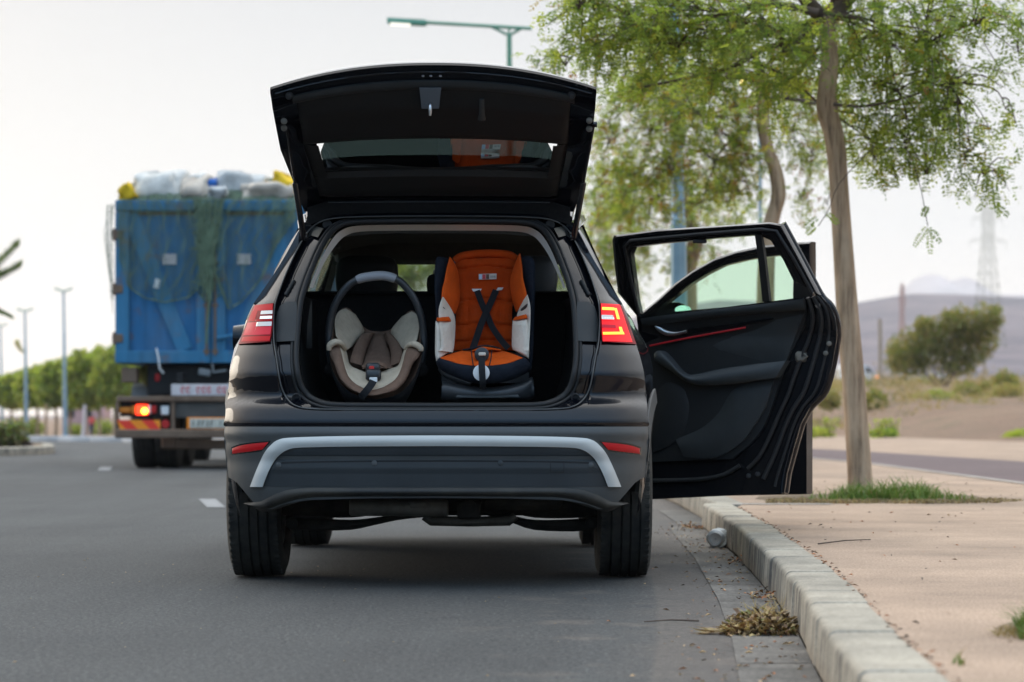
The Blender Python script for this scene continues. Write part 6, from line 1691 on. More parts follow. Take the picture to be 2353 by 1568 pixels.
# second tree
Y2 = 25.5; b2_ = (2.44, Y2, .145)
tr2 = [b2_, ipt(1762, 900, Y2), ipt(1758, 700, Y2), ipt(1764, 560, Y2), ipt(1776, 500, Y2), ipt(1789, 450, Y2), ipt(1782, 395, Y2), ipt(1763, 340, Y2), ipt(1752, 280, Y2), ipt(1757, 220, Y2), ipt(1752, 175, Y2)]
f2_ = ipt(1752, 180, Y2); C2 = []
for (px, py, Yo, rx, ry, rz, nt_, nl) in [(1620, 270, -.3, 120, 60, .8, 26, 8), (1500, 300, .2, 110, 60, .7, 22, 8), (1440, 230, .5, 80, 60, .6, 15, 8), (1640, 370, .1, 100, 50, .7, 16, 8), (1540, 400, .3, 90, 45, .7, 14, 8), (1700, 440, .4, 80, 45, .6, 11, 8), (1820, 300, .3, 70, 50, .6, 10, 8), (1860, 380, .2, 60, 45, .5, 9, 8), (1840, 460, .1, 35, 30, .4, 4, 7), (1680, 170, 0, 110, 50, .7, 14, 8), (1820, 200, .4, 80, 50, .7, 11, 8), (1400, 330, .6, 60, 60, .5, 11, 8), (1600, 470, .4, 70, 35, .5, 8, 7), (1460, 440, .5, 70, 40, .6, 10, 8), (1700, 310, .2, 60, 40, .6, 9, 8), (1900, 470, .0, 25, 20, .2, 2, 5), (1940, 330, .3, 50, 60, .5, 6, 7), (1560, 200, .4, 100, 40, .6, 10, 8), (1680, 250, .3, 70, 40, .6, 10, 8), (1700, 380, .2, 50, 40, .6, 8, 8), (1860, 240, .4, 60, 50, .6, 8, 8), (1560, 330, .5, 80, 40, .6, 9, 8), (1420, 400, .7, 60, 40, .6, 8, 8)]:
    C2.append(cl(px, py, Y2 + Yo, rx, ry, rz, nt_, nl, f2_))
def ext2(br, lv, o):
    br.tube([world_at(a, b_, Y2) - o for a, b_ in bez([(1757, 235), (1800, 225), (1840, 232), (1890, 240)], 10)], .022, 6)
    br.tube([world_at(a, b_, Y2) - o for a, b_ in bez([(1752, 190), (1690, 175), (1620, 195), (1520, 190)], 10)], [.05 - .004 * k for k in range(10)], 7)
    br.tube([world_at(a, b_, Y2) - o for a, b_ in bez([(1750, 190), (1740, 140), (1700, 100)], 10)], [.05 - .003 * k for k in range(10)], 7)
tree('street_tree', 'second street tree with a curving trunk and yellowing leaves behind the open door', b2_, tr2, [.10, .09, .085, .075, .075, .07, .065, .06, .06, .065, .07], C2, [4, 2, 3, 1.6, .6], .175, 'street trees along the pavement', extra=ext2, dens=1.2)
# third and fourth trees further along
Y3 = 33.; b3 = (2.15, Y3, .145)
tr3 = [b3, ipt(1582, 760, Y3), ipt(1584, 620, Y3), ipt(1596, 560, Y3), ipt(1580, 500, Y3), ipt(1560, 440, Y3)]
f3_ = ipt(1560, 445, Y3); C3 = []
for (px, py, Yo, rx, ry, rz, nt_, nl) in [(1500, 470, 0, 90, 45, .8, 15, 8), (1600, 520, -.2, 80, 45, .8, 12, 8), (1420, 480, .3, 70, 50, .8, 13, 8), (1480, 560, .2, 60, 40, .7, 9, 8), (1700, 500, .2, 70, 35, .7, 8, 7), (1540, 610, -.2, 50, 30, .5, 6, 7), (1640, 600, .0, 45, 30, .5, 5, 7), (1380, 420, .4, 55, 60, .7, 10, 8), (1560, 400, .1, 110, 50, .9, 14, 8), (1660, 440, .2, 80, 45, .7, 9, 8), (1440, 370, .3, 70, 50, .7, 9, 8)]:
    C3.append(cl(px, py, Y3 + Yo, rx, ry, rz, nt_, nl, f3_))
tree('street_tree', 'third street tree seen through the car door window beside the lamp post', b3, tr3, [.11, .10, .10, .09, .085, .08], C3, [4, 2.5, 3, 1.4, .5], .19, 'street trees along the pavement', dens=1.3)
Y4 = 42.; b4 = (.95, Y4, .145)
tr4 = [b4, ipt(1316, 760, Y4), ipt(1320, 640, Y4), ipt(1350, 560, Y4)]; C4 = []
for (px, py, Yo, rx, ry, rz, nt_, nl) in [(1400, 560, 0, 70, 60, 1., 16, 8), (1370, 480, .3, 60, 60, 1., 14, 8), (1420, 640, -.1, 60, 50, .8, 12, 8), (1330, 620, .4, 60, 60, .9, 10, 8), (1440, 500, .2, 50, 50, .8, 9, 8), (1280, 640, .2, 70, 60, .9, 12, 8), (1200, 640, .2, 60, 60, .9, 10, 8)]:
    C4.append(cl(px, py, Y4 + Yo, rx, ry, rz, nt_, nl, ipt(1350, 565, Y4)))
tree('street_tree', 'far street tree with olive foliage half hidden by the car roof', b4, tr4, [.11, .10, .09, .08], C4, [3, 2.5, 3.2, 1.2, .4], .24, 'street trees along the pavement')
Y5 = 58.; b5 = (world_at(935, 900, Y5).x, Y5, .145)
tr5 = [b5, ipt(935, 800, Y5), ipt(938, 720, Y5), ipt(945, 690, Y5)]; C5 = []
for (px, py, Yo, rx, ry, rz, nt_, nl) in [(950, 640, 0, 60, 40, 1.1, 16, 8), (900, 620, .3, 50, 45, 1., 12, 8), (1000, 610, .2, 50, 45, 1., 12, 8), (950, 580, .2, 70, 40, 1.1, 14, 8), (1260, 660, 2, 60, 50, 1.1, 12, 8)]:
    C5.append(cl(px, py, Y5 + Yo, rx, ry, rz, nt_, nl, ipt(945, 695, Y5)))
tree('street_tree', 'distant street tree glimpsed through the car windscreen', b5, tr5, [.12, .11, .10, .09], C5, [3, 2, 3.6, 1., .3], .28, 'street trees along the pavement')
# ---- lamp posts
M['post'] = mat('post_paint', (.20, .30, .36), .45, .3, var=.12, vscale=3)
M['postg'] = mat('post_green_paint', (.10, .26, .17), .5, .1, var=.12, vscale=3)
M['lampon'] = mat('lamp_lens', (1, .95, .85), .3, emit=(1, .96, .88), estr=.9)
M['lampwarm'] = mat('warm_lamp', (1, .8, .4), .3, emit=(1, .72, .25), estr=9)
def post(base, top, r0, r1, material, label, arm=None, lampm=None, group='street lamps', flange=True):
    o = Vector(base); t = thing('street_lamp', label, 'street lamp', base, 0, group)
    q = MB(); H = Vector(top) - o
    q.tube([Vector((0, 0, 0)), H * .35, H * .352, H * .72, H * .722, H], [r0, r0 * .9, r0 * .78, r0 * .66, r1 * 1.2, r1], 8)
    q.build('pole', material, t, 30)
    if flange:
        q = MB(); q.lathe([(0, r0 * 2.2), (.03, r0 * 2.2), (.04, r0 * 1.1), (.2, r0 * 1.05)], (0, 0, 0), 'Z', 16); q.build('base_flange', material, t, 40)
    if arm: arm(t, H)
    return t
def arm1(t, H):
    a = world_at(890, 47, 47) - Vector(t.location); e = world_at(1222, 66, 47) - Vector(t.location); f = lambda k: a.lerp(e, k)
    q = MB(); q.tube([f(.26), f(1)], .032, 8)
    k0 = (1170 - 890) / 332
    q.tube([H, f(k0 - .13)], .025, 6); q.tube([H, f(k0 + .09)], .025, 6); q.tube([H, f(k0)], .02, 6)
    q.build('arm', M['postg'], t, 40)
    q = MB(); G = [[f(k) + Vector((0, y, h)) for y, h in ((-.13, -.02), (-.11, .035), (0, .05), (.11, .035), (.13, -.02))] for k in (0, .02, .1, .24, .27)]
    q.slab(G, (0, 0, -.035)); hd_ = q.build('lamp_head', M['postg'], t, 40)
    q = MB(); q.box((f(.02) + f(.16)) / 2 + Vector((0, 0, -.058)), (.36, .2, .03), .012, Matrix.Rotation(.057, 3, 'Y')); q.build('lens', M['lampon'], hd_, 40)
b = world_at(1176, 800, 47); post((b.x, 47, .145), tuple(world_at(1170, 82, 47)), .085, .045, M['postg'], 'tall green street lamp with a long arm rising behind the open tailgate', arm1)
b = world_at(1566, 800, 28); post((b.x, 28, .145), tuple(world_at(1543, -560, 28)), .092, .05, M['post'], 'thick pale blue lamp post standing among the street trees')
def arm3(t, H):
    q = MB(); q.tube([H, H + Vector((-.35, 0, .02))], .03, 6); q.build('arm', M['post'], t, 40)
    c_ = world_at(1716, 187, 55) - Vector(t.location); q = MB(); q.box(c_ + Vector((0, 0, .07)), (.42, .2, .06), .02); hd_ = q.build('lamp_head', M['post'], t, 40)
    for dx in (-.09, .05, .11):
        q = MB(); q.lathe([(.03, .03), (-.03, .045), (-.05, .03), (-.05, .0001)], c_ + Vector((dx, 0, .02 + .02 * (dx > 0))), 'Z', 12); q.build('lamp_bulb', M['lampwarm'], hd_, 60)
post((world_at(1748, 900, 55).x, 55, .145), tuple(world_at(1746, 180, 55)), .06, .035, M['post'], 'street lamp with warm lit bulbs hidden behind the second tree', arm3)
def armfar(t, H):
    q = MB(); q.tube([H + Vector((-.5, 0, .18)), H + Vector((-.3, 0, .1)), H, H + Vector((.3, 0, .1)), H + Vector((.5, 0, .18))], .05, 6); q.build('arm', M['postg'], t, 40)
for px, pyt, Y, lab_ in ((148, 670, 150, 'tall far lamp post in front of the leafy tree line'), (59, 716, 165, 'far lamp post beside the shrubs of the traffic island'), (3, 750, 200, 'farthest lamp post at the left edge of the frame')):
    bx = world_at(px + 2, 900, Y).x; post((bx, Y, ground_z(bx, Y)), tuple(world_at(px - 2, pyt, Y)), .13, .065, M['post'], lab_, armfar)
# curled bracket on the second far post
q = MB(); q.tube([world_at(a, b_, 165) for a, b_ in bez([(57, 812), (48, 804), (40, 790), (39, 780)], 10)], [.05, .06, .08, .10, .13, .15, .17, .17, .14, .08], 6)
bb = q.build('banner_bracket', mat('straw', (.42, .36, .12), .8), None, 60); bb['label'] = 'curled straw coloured bracket hanging beside the far lamp post'; bb['category'] = 'bracket'
# ---- far left tree line
def bushy(name, label, base, spec, group, cat, nl, ls, mats, trunkh=None, tr=.12, seed=1):
    root = thing(name, label, cat, base, 0, group); r2 = np.random.default_rng(seed); lv = Leaves(); br = MB()
    for (cx, cy, cz, rx, ry, rz, k) in spec:
        N = int(nl * k)
        d = r2.normal(size=(N, 3)); d /= np.linalg.norm(d, axis=1)[:, None]
        rad_ = r2.random(N) ** .42
        lump = 1 + .16 * np.sin(d[:, 0] * 5 + seed) * np.cos(d[:, 2] * 6 + seed * 2) + .10 * np.sin(d[:, 1] * 9 + d[:, 2] * 7)
        p = d * (rad_ * lump)[:, None] * np.array([rx, ry, rz]) + np.array([cx, cy, cz])
        for i in range(N):
            lv.blade(p[i], d[i] * .6 + r2.normal(size=3) * .7 + np.array([0, 0, -.2]), ls * r2.uniform(.6, 1.3), ls * .55, int(r2.integers(0, len(mats))))
        if trunkh is not None: br.tube([Vector((0, 0, trunkh)), Vector((cx * .5, cy * .5, (cz + trunkh) / 2)), Vector((cx, cy, cz))], [tr * .6, tr * .4, tr * .2], 6)
    if trunkh is not None:
        q = MB(); q.tube([Vector((0, 0, -.1)), Vector((.05, 0, trunkh * .5)), Vector((0, 0, trunkh))], [tr * 1.1, tr * .9, tr * .75], 8); q.build('trunk', M['bark'], root, 60); br.build('branches', M['branch'], root, 60)
    else:
        for k in range(6): br.tube([Vector((.1 * k - .3, 0, 0)), Vector((spec[k % len(spec)][0], 0, spec[k % len(spec)][2]))], [.05, .02], 5)
        br.build('stems', M['branch'], root, 60)
    lv.build('foliage', mats, root, (0, 0, 0)); return root
LT = [(262, 800, 170, 'tallest leafy tree beside the blue truck in the far row', 2), (195, 812, 172, 'rounded leafy tree right of the tall far lamp post', 3), (128, 838, 175, 'lower leafy tree left of the tall far lamp post', 4), (85, 850, 178, 'leafy tree between the two far lamp posts', 5), (25, 866, 182, 'leafy tree above the traffic island shrubs', 6), (300, 806, 176, 'leafy tree partly behind the truck box', 7), (-40, 860, 186, 'leafy tree cut by the left edge of the frame', 8), (228, 806, 190, 'leafy tree set back between the two tallest trees', 9), (160, 826, 192, 'leafy tree set back behind the tall far lamp post', 10), (55, 858, 196, 'leafy tree set back behind the shorter far lamp post', 11)]
for px, pyt, Y, lab_, sd_ in LT:
    x = world_at(px, 900, Y).x; gz = ground_z(x, Y); s = Y / F
    zt_ = EYE + (HY - pyt) * s - gz; zl = EYE + (HY - 930) * s - gz; h = zt_ - zl
    rr2 = random.Random(sd_)
    spec = [(0, 0, zl + h * .5, 46 * s, 1.2, h * .5, 1.0), (-24 * s, .3, zl + h * .42, 26 * s, 1., h * .40, .6), (25 * s, -.3, zl + h * .40, 26 * s, 1., h * .40, .6), (rr2.uniform(-8, 8) * s, 0, zl + h * .78, 22 * s, .9, h * .26, .45), (rr2.uniform(-18, 18) * s, -.5, zl + h * .2, 24 * s, .9, h * .25, .4)]
    bushy('row_tree', lab_, (x, Y, gz), spec, 'row of leafy trees across the far road', 'tree', 1500, .42, LM2, zl, .11, sd_)
# white painted trunk, distant tree stakes
for px, lean, lab_ in ((190, 5, 'thin white painted stake leaning among the far trees'), (106, 0, 'thin bare trunk among the far trees left of the lamp post')):
    Y = 160; x = world_at(px, 900, Y).x; gz = ground_z(x, Y); q = MB(); q.tube([(0, 0, -.05), (lean * Y / F * .6, 0, .9), (lean * Y / F, 0, 1.9)], [.12, .10, .09], 7)
    o = q.build('tree_stake', M['tsign'] if lean else M['bark'], None, 60); o.location = (x, Y, gz); tag(o, lab_, 'stake')
# pink wall building behind the trees
Y = 250; x = world_at(190, 900, Y).x; gz = ground_z(x, Y) - .3
bd_ = thing('building', 'low pink walled building behind the far left trees', 'building', (x, Y, gz))
q = MB(); q.box((0, 2.5, 1.9), (3.9, 5, 3.8), .03); q.box((0, 2.5, 3.87), (4.1, 5.2, .14), .02); q.build('wall', mat('pink_render', (.42, .27, .26), .9, var=.15, vscale=1), bd_, 30)
for dx in (-1.1, .5):
    q = MB(); q.box((dx, -.02, 2.4), (.7, .06, .9), .02); q.build('window', M['gloss'], bd_, 30)
# long low sandy bank with shrubs behind the trees
for k, (px, pyb, Y, w, h, lab_) in enumerate(((232, 990, 222, 40, 34, 'grey green shrub behind the far cyclist'), (170, 985, 195, 26, 22, 'low shrub behind the tall far lamp post'), (60, 970, 195, 60, 40, 'wide dark shrub behind the traffic island'))):
    s = Y / F; x = world_at(px, 900, Y).x; gz = ground_z(x, Y); bushy('shrub', lab_, (x, Y, gz), [(0, 0, h * s * .5, w * s * .6, 1, h * s * .55, 1.), (w * s * .35, 0, h * s * .4, w * s * .35, .8, h * s * .4, .5)], 'far left shrubs', 'shrub', 320, .32, LM2, None, .1, 30 + k)
# traffic island with kerb and bushes
IY = 47
isl = MB(); ox = world_at(58, 900, IY).x
pts = [(-12, IY - 3.0), (ox - 1.6, IY - 2.6), (ox - .4, IY - 1.9), (ox + .15, IY - .7), (ox + .28, IY + .8), (ox + .0, IY + 3), (ox - .8, IY + 6), (ox - 3, IY + 8), (-16, IY + 9)]
P = bez(pts, 40)
isl.loft([[(p[0], p[1], 0) for p in P], [(p[0] - .01, p[1], .13) for p in P], [(p[0] - .04, p[1] + .01, .15) for p in P], [(p[0] - .22, p[1] + .03, .15) for p in P]], False)
tag(isl.build('island_kerb', M['kerbc'], None, 40), kind='structure')
isl = MB(); isl.add([(p[0] - .2, p[1] + .03, .14) for p in P] + [(-22, IY + 9, .14), (-22, IY - 3, .14)], [tuple(range(len(P) + 2))]); tag(isl.build('island_ground', M['soil'], None, 0), kind='structure')
for k, (px, h, w, lab_, mi) in enumerate(((40, 62, 26, 'grey green bush nearest the tip of the traffic island', 0), (10, 66, 26, 'pale feathery bush in the middle of the traffic island', 0), (-15, 60, 24, 'bush at the left edge of the frame on the traffic island', 0))):
    s = IY / F; x = world_at(px, 900, IY).x; bushy('island_bush', lab_, (x, IY + .3, .14), [(0, 0, h * s * .5, w * s * .62, .3, h * s * .52, 1.)], 'bushes on the traffic island', 'bush', 420, .085, [leafmat('sage%d' % k, (.13, .15, .085)), leafmat('straw%d' % k, (.22, .17, .08)), LM2[1]], None, .02, 50 + k)
# palm: trunk just outside the frame, fronds reach in
pb = (world_at(-75, 900, 60).x, 60, ground_z(-13, 60)); palm = thing('palm_tree', 'palm tree whose feathery fronds reach in at the left edge', 'palm tree', pb)
q = MB(); ht = EYE + (HY - 668) * 60 / F; q.tube([(0, 0, -.1), (.03, 0, 1.2), (.0, 0, ht)], [.20, .16, .15], 12); q.build('trunk', M['bark'], palm, 60)
lv = Leaves(); br = MB(); s6 = 60 / F
fr_ends = [((45, 566), 30), ((48, 616), 24), ((-10, 560), 30), ((-160, 560), 20), ((-190, 640), 20), ((-120, 520), 20), ((20, 720), 0), ((-140, 720), 0)]
for (ex, ey), up_ in fr_ends:
    p0 = Vector((0, 0, ht)); e = world_at(ex, ey, 60) - Vector(pb); mid = p0.lerp(e, .55) + Vector((0, 0, -up_ * .2 * s6))
    R_ = bez([p0, mid, e], 26); br.tube([Vector(p) for p in R_], [.022 * (1 - .8 * k / 25) for k in range(26)], 5)
    for k in [j_ * .5 for j_ in range(6, 51)]:
        k = int(k)
        for sg in (-1, 1):
            d = np.array(R_[min(k + 1, 25)]) - np.array(R_[k - 1]); d /= np.linalg.norm(d)
            a = d * .75 + np.array([-d[2], 0, d[0]]) * (.85 if up_ else -.3) + np.array([0, sg * .55, 0])
            lv.blade(np.array(R_[k]), a, rnd.uniform(.28, .40) * (1 - .5 * abs(k / 25 - .4)), .055, int(rnd.random() < .4))
br.build('stalks', M['branch'], palm, 60); lv.build('fronds', [leafmat('palm_green', (.16, .21, .07), .45), leafmat('palm_deep', (.09, .14, .05), .45)], palm, (0, 0, 0))
# cyclist in the distance
Y = 200; s = Y / F; x = world_at(210, 900, Y).x; gz = EYE + (HY - 1002) * s
def skinbody(name, pts, edges, radii, material, parent, root_i=0, sub=1):
    """one continuous surface grown over a skeleton: capsule-like rings merged by remeshing"""
    me = bpy.data.meshes.new(name); me.from_pydata([tuple(p) for p in pts], edges, [])
    o = bpy.data.objects.new(name, me); SC.collection.objects.link(o)
    md = o.modifiers.new('skin', 'SKIN'); md.use_smooth_shade = True
    for i, r in enumerate(radii):
        sv = me.skin_vertices[0].data[i]; sv.radius = (r, r); sv.use_root = (i == root_i)
    o.modifiers.new('sub', 'SUBSURF').levels = sub; o.modifiers['sub'].render_levels = sub
    me.materials.append(material); o.parent = parent; return o
cy = thing('cyclist', 'distant cyclist in a red top riding away past the far trees', 'cyclist', (x, Y, gz))
M['redtop'] = mat('red_top', (.42, .05, .04), .9); M['darkcloth'] = mat('dark_trousers', (.02, .022, .03), .9); M['skin'] = mat('skin', (.30, .17, .11), .6); M['hair'] = mat('dark_hair', (.02, .015, .012), .7)
# one continuous body seated and leaning to the bars
pts = [(0, 0, .95), (0, .10, 1.12), (0, .22, 1.28), (0, .30, 1.38), (0, .34, 1.47), (-.10, -.02, .92), (-.11, .22, .66), (-.10, .06, .32), (-.10, .18, .28), (.10, -.02, .92), (.11, .26, .76), (.10, .12, .46), (.10, .24, .43), (-.19, .22, 1.28), (-.24, .34, 1.06), (-.20, .50, .98), (.19, .22, 1.28), (.24, .34, 1.06), (.20, .50, .98)]
ed = [(0, 1), (1, 2), (2, 3), (3, 4), (0, 5), (5, 6), (6, 7), (7, 8), (0, 9), (9, 10), (10, 11), (11, 12), (2, 13), (13, 14), (14, 15), (2, 16), (16, 17), (17, 18)]
rd_ = [.14, .15, .16, .06, .10, .10, .075, .05, .045, .10, .075, .05, .045, .075, .05, .035, .075, .05, .035]
skinbody('person', pts, ed, rd_, M['redtop'], cy)
q = MB(); q.tube([(-.10, -.02, .90), (-.112, .22, .66), (-.10, .06, .33)], [.112, .088, .062], 8); q.tube([(.10, -.02, .90), (.112, .26, .76), (.10, .12, .47)], [.112, .088, .062], 8); q.build('trousers', M['darkcloth'], cy, 60)
q = MB(); q.tube([(0, .31, 1.42), (0, .33, 1.46), (0, .345, 1.54), (0, .34, 1.58)], [.095, .112, .10, .05], 10); q.build('hair', M['hair'], cy, 60)
bk = bpy.data.objects.new('bicycle', None); SC.collection.objects.link(bk); bk.parent = cy
q = MB(); q.tube([(0, -.28, .33), (0, .0, .82)], .02, 6); q.tube([(0, .0, .82), (0, .55, .78)], .02, 6); q.tube([(0, .12, .33), (0, .0, .82)], .02, 6); q.tube([(0, .12, .33), (0, .55, .78)], .02, 6); q.tube([(0, -.28, .33), (0, .12, .33)], .018, 6); q.tube([(0, .55, .95), (0, .68, .33)], .018, 6); q.tube([(-.25, .5, .98), (0, .55, .98), (.25, .5, .98)], .014, 6); q.box((0, 0, .86), (.15, .25, .05), .02)
q.build('frame', mat('bike_blue', (.10, .10, .30), .4), bk, 50)
for yy_ in (-.28, .68):
    q = MB(); q.lathe([(-.02, .31), (-.02, .34), (.02, .34), (.02, .31)], (0, yy_, .34), 'X', 28, closed=True)
    for k in range(6): q.tube([(0, yy_, .34), (0, yy_ + .31 * math.cos(k * 1.047), .34 + .31 * math.sin(k * 1.047))], .004, 4)
    q.build('wheel', M['rubber'], bk, 50)
# ------------------------------------------------------------------ right-hand background
M['lattice'] = mat('galvanised_lattice', (.11, .125, .065), .6, .1); M['latticer'] = mat('faded_red_lattice', (.42, .25, .21), .7)
def pylon(px, pyt, pyb, Y, wb, wt, m_, label, arms, thick):
    s = Y / F; x = world_at(px, 900, Y).x; gz = EYE + (HY - pyb) * s; H = (pyb - pyt) * s
    t = thing('pylon', label, 'pylon', (x, Y, gz), .3, 'power line towers on the plain'); q = MB()
    W_ = lambda f: (wb + (wt - wb) * min(1, f / .62) ** .9) * s / 2
    for sx_ in (-1, 1):
        for sy_ in (-1, 1): q.tube([(sx_ * W_(f), sy_ * W_(f), f * H) for f in np.linspace(0, .94, 10)] + [(0, 0, H)], thick, 4)
    N = 13
    for k in range(N):
        f0, f1 = .94 * (k / N), .94 * ((k + 1) / N)
        for ax in range(4):
            c0 = [(-1, -1), (1, -1), (1, 1), (-1, 1)][ax]; c1 = [(1, -1), (1, 1), (-1, 1), (-1, -1)][ax]
            q.tube([(c0[0] * W_(f0), c0[1] * W_(f0), f0 * H), (c1[0] * W_(f1), c1[1] * W_(f1), f1 * H)], thick * .6, 3, False)
            q.tube([(c1[0] * W_(f0), c1[1] * W_(f0), f0 * H), (c0[0] * W_(f1), c0[1] * W_(f1), f1 * H)], thick * .6, 3, False)
            q.tube([(c0[0] * W_(f1), c0[1] * W_(f1), f1 * H), (c1[0] * W_(f1), c1[1] * W_(f1), f1 * H)], thick * .6, 3, False)
    q.build('tower', m_, t, 0)
    for f, l in arms:
        for sg in (-1, 1):
            q = MB(); q.tube([(0, 0, f * H), (sg * l * s, 0, f * H)], thick * .7, 4); q.tube([(0, 0, (f + .035) * H), (sg * l * s, 0, f * H)], thick * .6, 4); q.tube([(sg * l * s, 0, f * H), (sg * l * s, 0, (f - .05) * H)], thick * .5, 4)
            q.build('cross_arm', m_, t, 0)
pylon(2270, 405, 800, 560, 62, 20, M['lattice'], 'large lattice pylon rising beyond the bush at the right', [(.62, 46), (.75, 38), (.87, 44)], .055)
pylon(2073, 650, 850, 1250, 20, 7, M['latticer'], 'small reddish lattice tower far off against the hills', [(.8, 12)], .22)
# slim wooden poles
for px, pyt, pyb, Y, lab_ in ((2022, 733, 885, 150, 'slim wooden pole right of the nearest tree trunk'), (2262, 795, 870, 220, 'short far pole below the large pylon')):
    s = Y / F; x = world_at(px, 900, Y).x; q = MB(); h = (pyb - pyt) * s; q.tube([(0, 0, -.6), (.03, 0, h * .5), (.0, 0, h)], [.13, .12, .10], 8)
    o = q.build('utility_pole', mat('pole_wood', (.32, .26, .19), .85, var=.2, vscale=3), None, 60); o.location = (x, Y, EYE + (HY - pyb) * s); tag(o, lab_, 'pole')
# big bush and low scrub
Y = 130; s = Y / F; x = world_at(2165, 900, Y).x; gz = EYE + (HY - 888) * s
BG = [leafmat('bush_olive', (.24, .235, .07), .5), leafmat('bush_green', (.16, .19, .055), .5), leafmat('bush_dry', (.32, .24, .10), .45)]
sp = [(px_, py_, rx_, ry_, k) for px_, py_, rx_, ry_, k in ((2095, 815, 50, 55, 1.), (2130, 790, 45, 60, .9), (2180, 770, 50, 55, 1.), (2215, 745, 45, 40, .8), (2265, 745, 35, 45, .7), (2245, 790, 50, 45, .8), (2190, 735, 22, 22, .3), (2060, 820, 26, 38, .5), (2125, 745, 20, 16, .25), (2200, 830, 55, 35, .7), (2285, 725, 14, 22, .2))]
bushy('wild_bush', 'large olive green wild bush on the waste ground at the right', (x, Y, gz), [((a - 2165) * s, rnd.uniform(-.6, .6), EYE + (HY - b_) * s - gz, c_ * s, .9, d * s, k) for a, b_, c_, d, k in sp], None, 'bush', 1250, .22, BG, None, .1, 91)
for k, (px, pyb, Y, w, h, lab_, mts) in enumerate(((2150, 928, 95, 90, 30, 'long bright green ground shrub below the big bush', [LM2[0], LM2[1]]), (2220, 925, 97, 60, 48, 'tall weedy shrub right of the long green one', BG), (2310, 920, 98, 60, 34, 'dry brown scrub at the right edge', [BG[2], BG[0]]), (2010, 935, 88, 44, 40, 'dark low shrub just right of the nearest tree trunk', BG), (1905, 935, 86, 40, 40, 'brown scrub between the open doors and the tree trunk', [BG[2], BG[1]]), (2310, 900, 120, 50, 50, 'dark scrub clump under the large pylon', BG), (2345, 1008, 60, 50, 18, 'bright green weeds at the right edge by the light strip', [LM2[0], LM[2]]), (2030, 1000, 66, 50, 14, 'flat green weeds at the foot of the bank right of the trunk', [LM2[0], LM[1]]), (1880, 1000, 67, 40, 14, 'flat green weeds left of the tree trunk', [LM2[0], LM2[2]]), (2270, 905, 105, 30, 26, 'small green scrub tuft by the litter', BG))):
    s = Y / F; x = world_at(px, 900, Y).x; gz = EYE + (HY - pyb) * s
    bushy('shrub', lab_, (x, Y, gz), [(0, 0, h * s * .45, w * s * .5, .8, h * s * .55, 1.), (w * s * .3, 0, h * s * .35, w * s * .3, .7, h * s * .4, .5), (-w * s * .3, .2, h * s * .3, w * s * .3, .7, h * s * .36, .5)], 'low scrub on the waste ground', 'shrub', 800, .13 * Y / 90, mts, None, .02, 120 + k)
for k, (px, pyb, h, Y, lab_) in enumerate(((2015, 985, 58, 64, 'tall thin weed beside the nearest tree trunk'), (2052, 975, 46, 66, 'thin green weed right of the tall one'), (1870, 996, 40, 64, 'small upright weed left of the tree trunk'), (1912, 990, 60, 66, 'pale upright weed near the door edge'))):
    s = Y / F; x = world_at(px, 900, Y).x; gz = ground_z(x, Y); root = thing('weed', lab_, 'weed', (x, Y, gz), 0, 'thin weeds on the bank'); br = MB(); lv = Leaves()
    for j in range(5):
        a = rnd.uniform(-.2, .2); P = [Vector((a * t * 1.5 + .03 * j - .06, 0, h * s * t)) for t in np.linspace(0, 1, 6)]; br.tube(P, .008, 4)
        for p in P[1:]:
            for i in range(5): lv.blade(np.array(p), rng.normal(size=3), .10, .05, int(rng.integers(0, 2)))
    br.build('stems', M['branch'], root, 60); lv.build('foliage', [LM2[0], LM[2]], root, (0, 0, 0))
# pale van on the plain
Y = 280; s = Y / F; x = world_at(1968, 900, Y).x; gz = ground_z(x, Y)
van = thing('van', 'white van far off behind the nearest tree trunk with one orange lamp', 'van', (x, Y, gz), R(8))
q = MB(); A = [(-1.95, .45), (-1.98, 1.2), (-1.9, 2.05), (-1.7, 2.2), (.7, 2.2), (1.2, 2.0), (1.7, 1.35), (2.05, 1.1), (2.1, .45)]
q.poly([(a, -.85, z) for a, z in A], [(a, .85, z) for a, z in A]); q.build('body', mat('van_white', (.62, .63, .62), .4), van, 30)
for a, b_ in ((-1.2, .5),):
    q = MB(); q.poly([(.75, -.87, 1.95), (1.15, -.87, 1.85), (1.55, -.87, 1.35), (.75, -.87, 1.35)], [(.75, -.84, 1.95), (1.15, -.84, 1.85), (1.55, -.84, 1.35), (.75, -.84, 1.35)]); q.build('window', M['gloss'], van, 0)
for a in (-1.2, 1.35):
    q = MB(); q.lathe([(-.1, .2), (-.11, .33), (.11, .33), (.1, .2)], (a, -.75, .33), 'Y', 24, closed=True); q.lathe([(-.09, .2), (-.08, .0001)], (a, -.75, .33), 'Y', 20); q.build('wheel', M['rubber'], van, 50)
q = MB(); q.box((2.05, -.86, .75), (.34, .1, .5), .08); q.build('headlight', mat('orange_lamp', (1, .3, .05), .3, emit=(1, .30, .06), estr=1.5), van, 40)
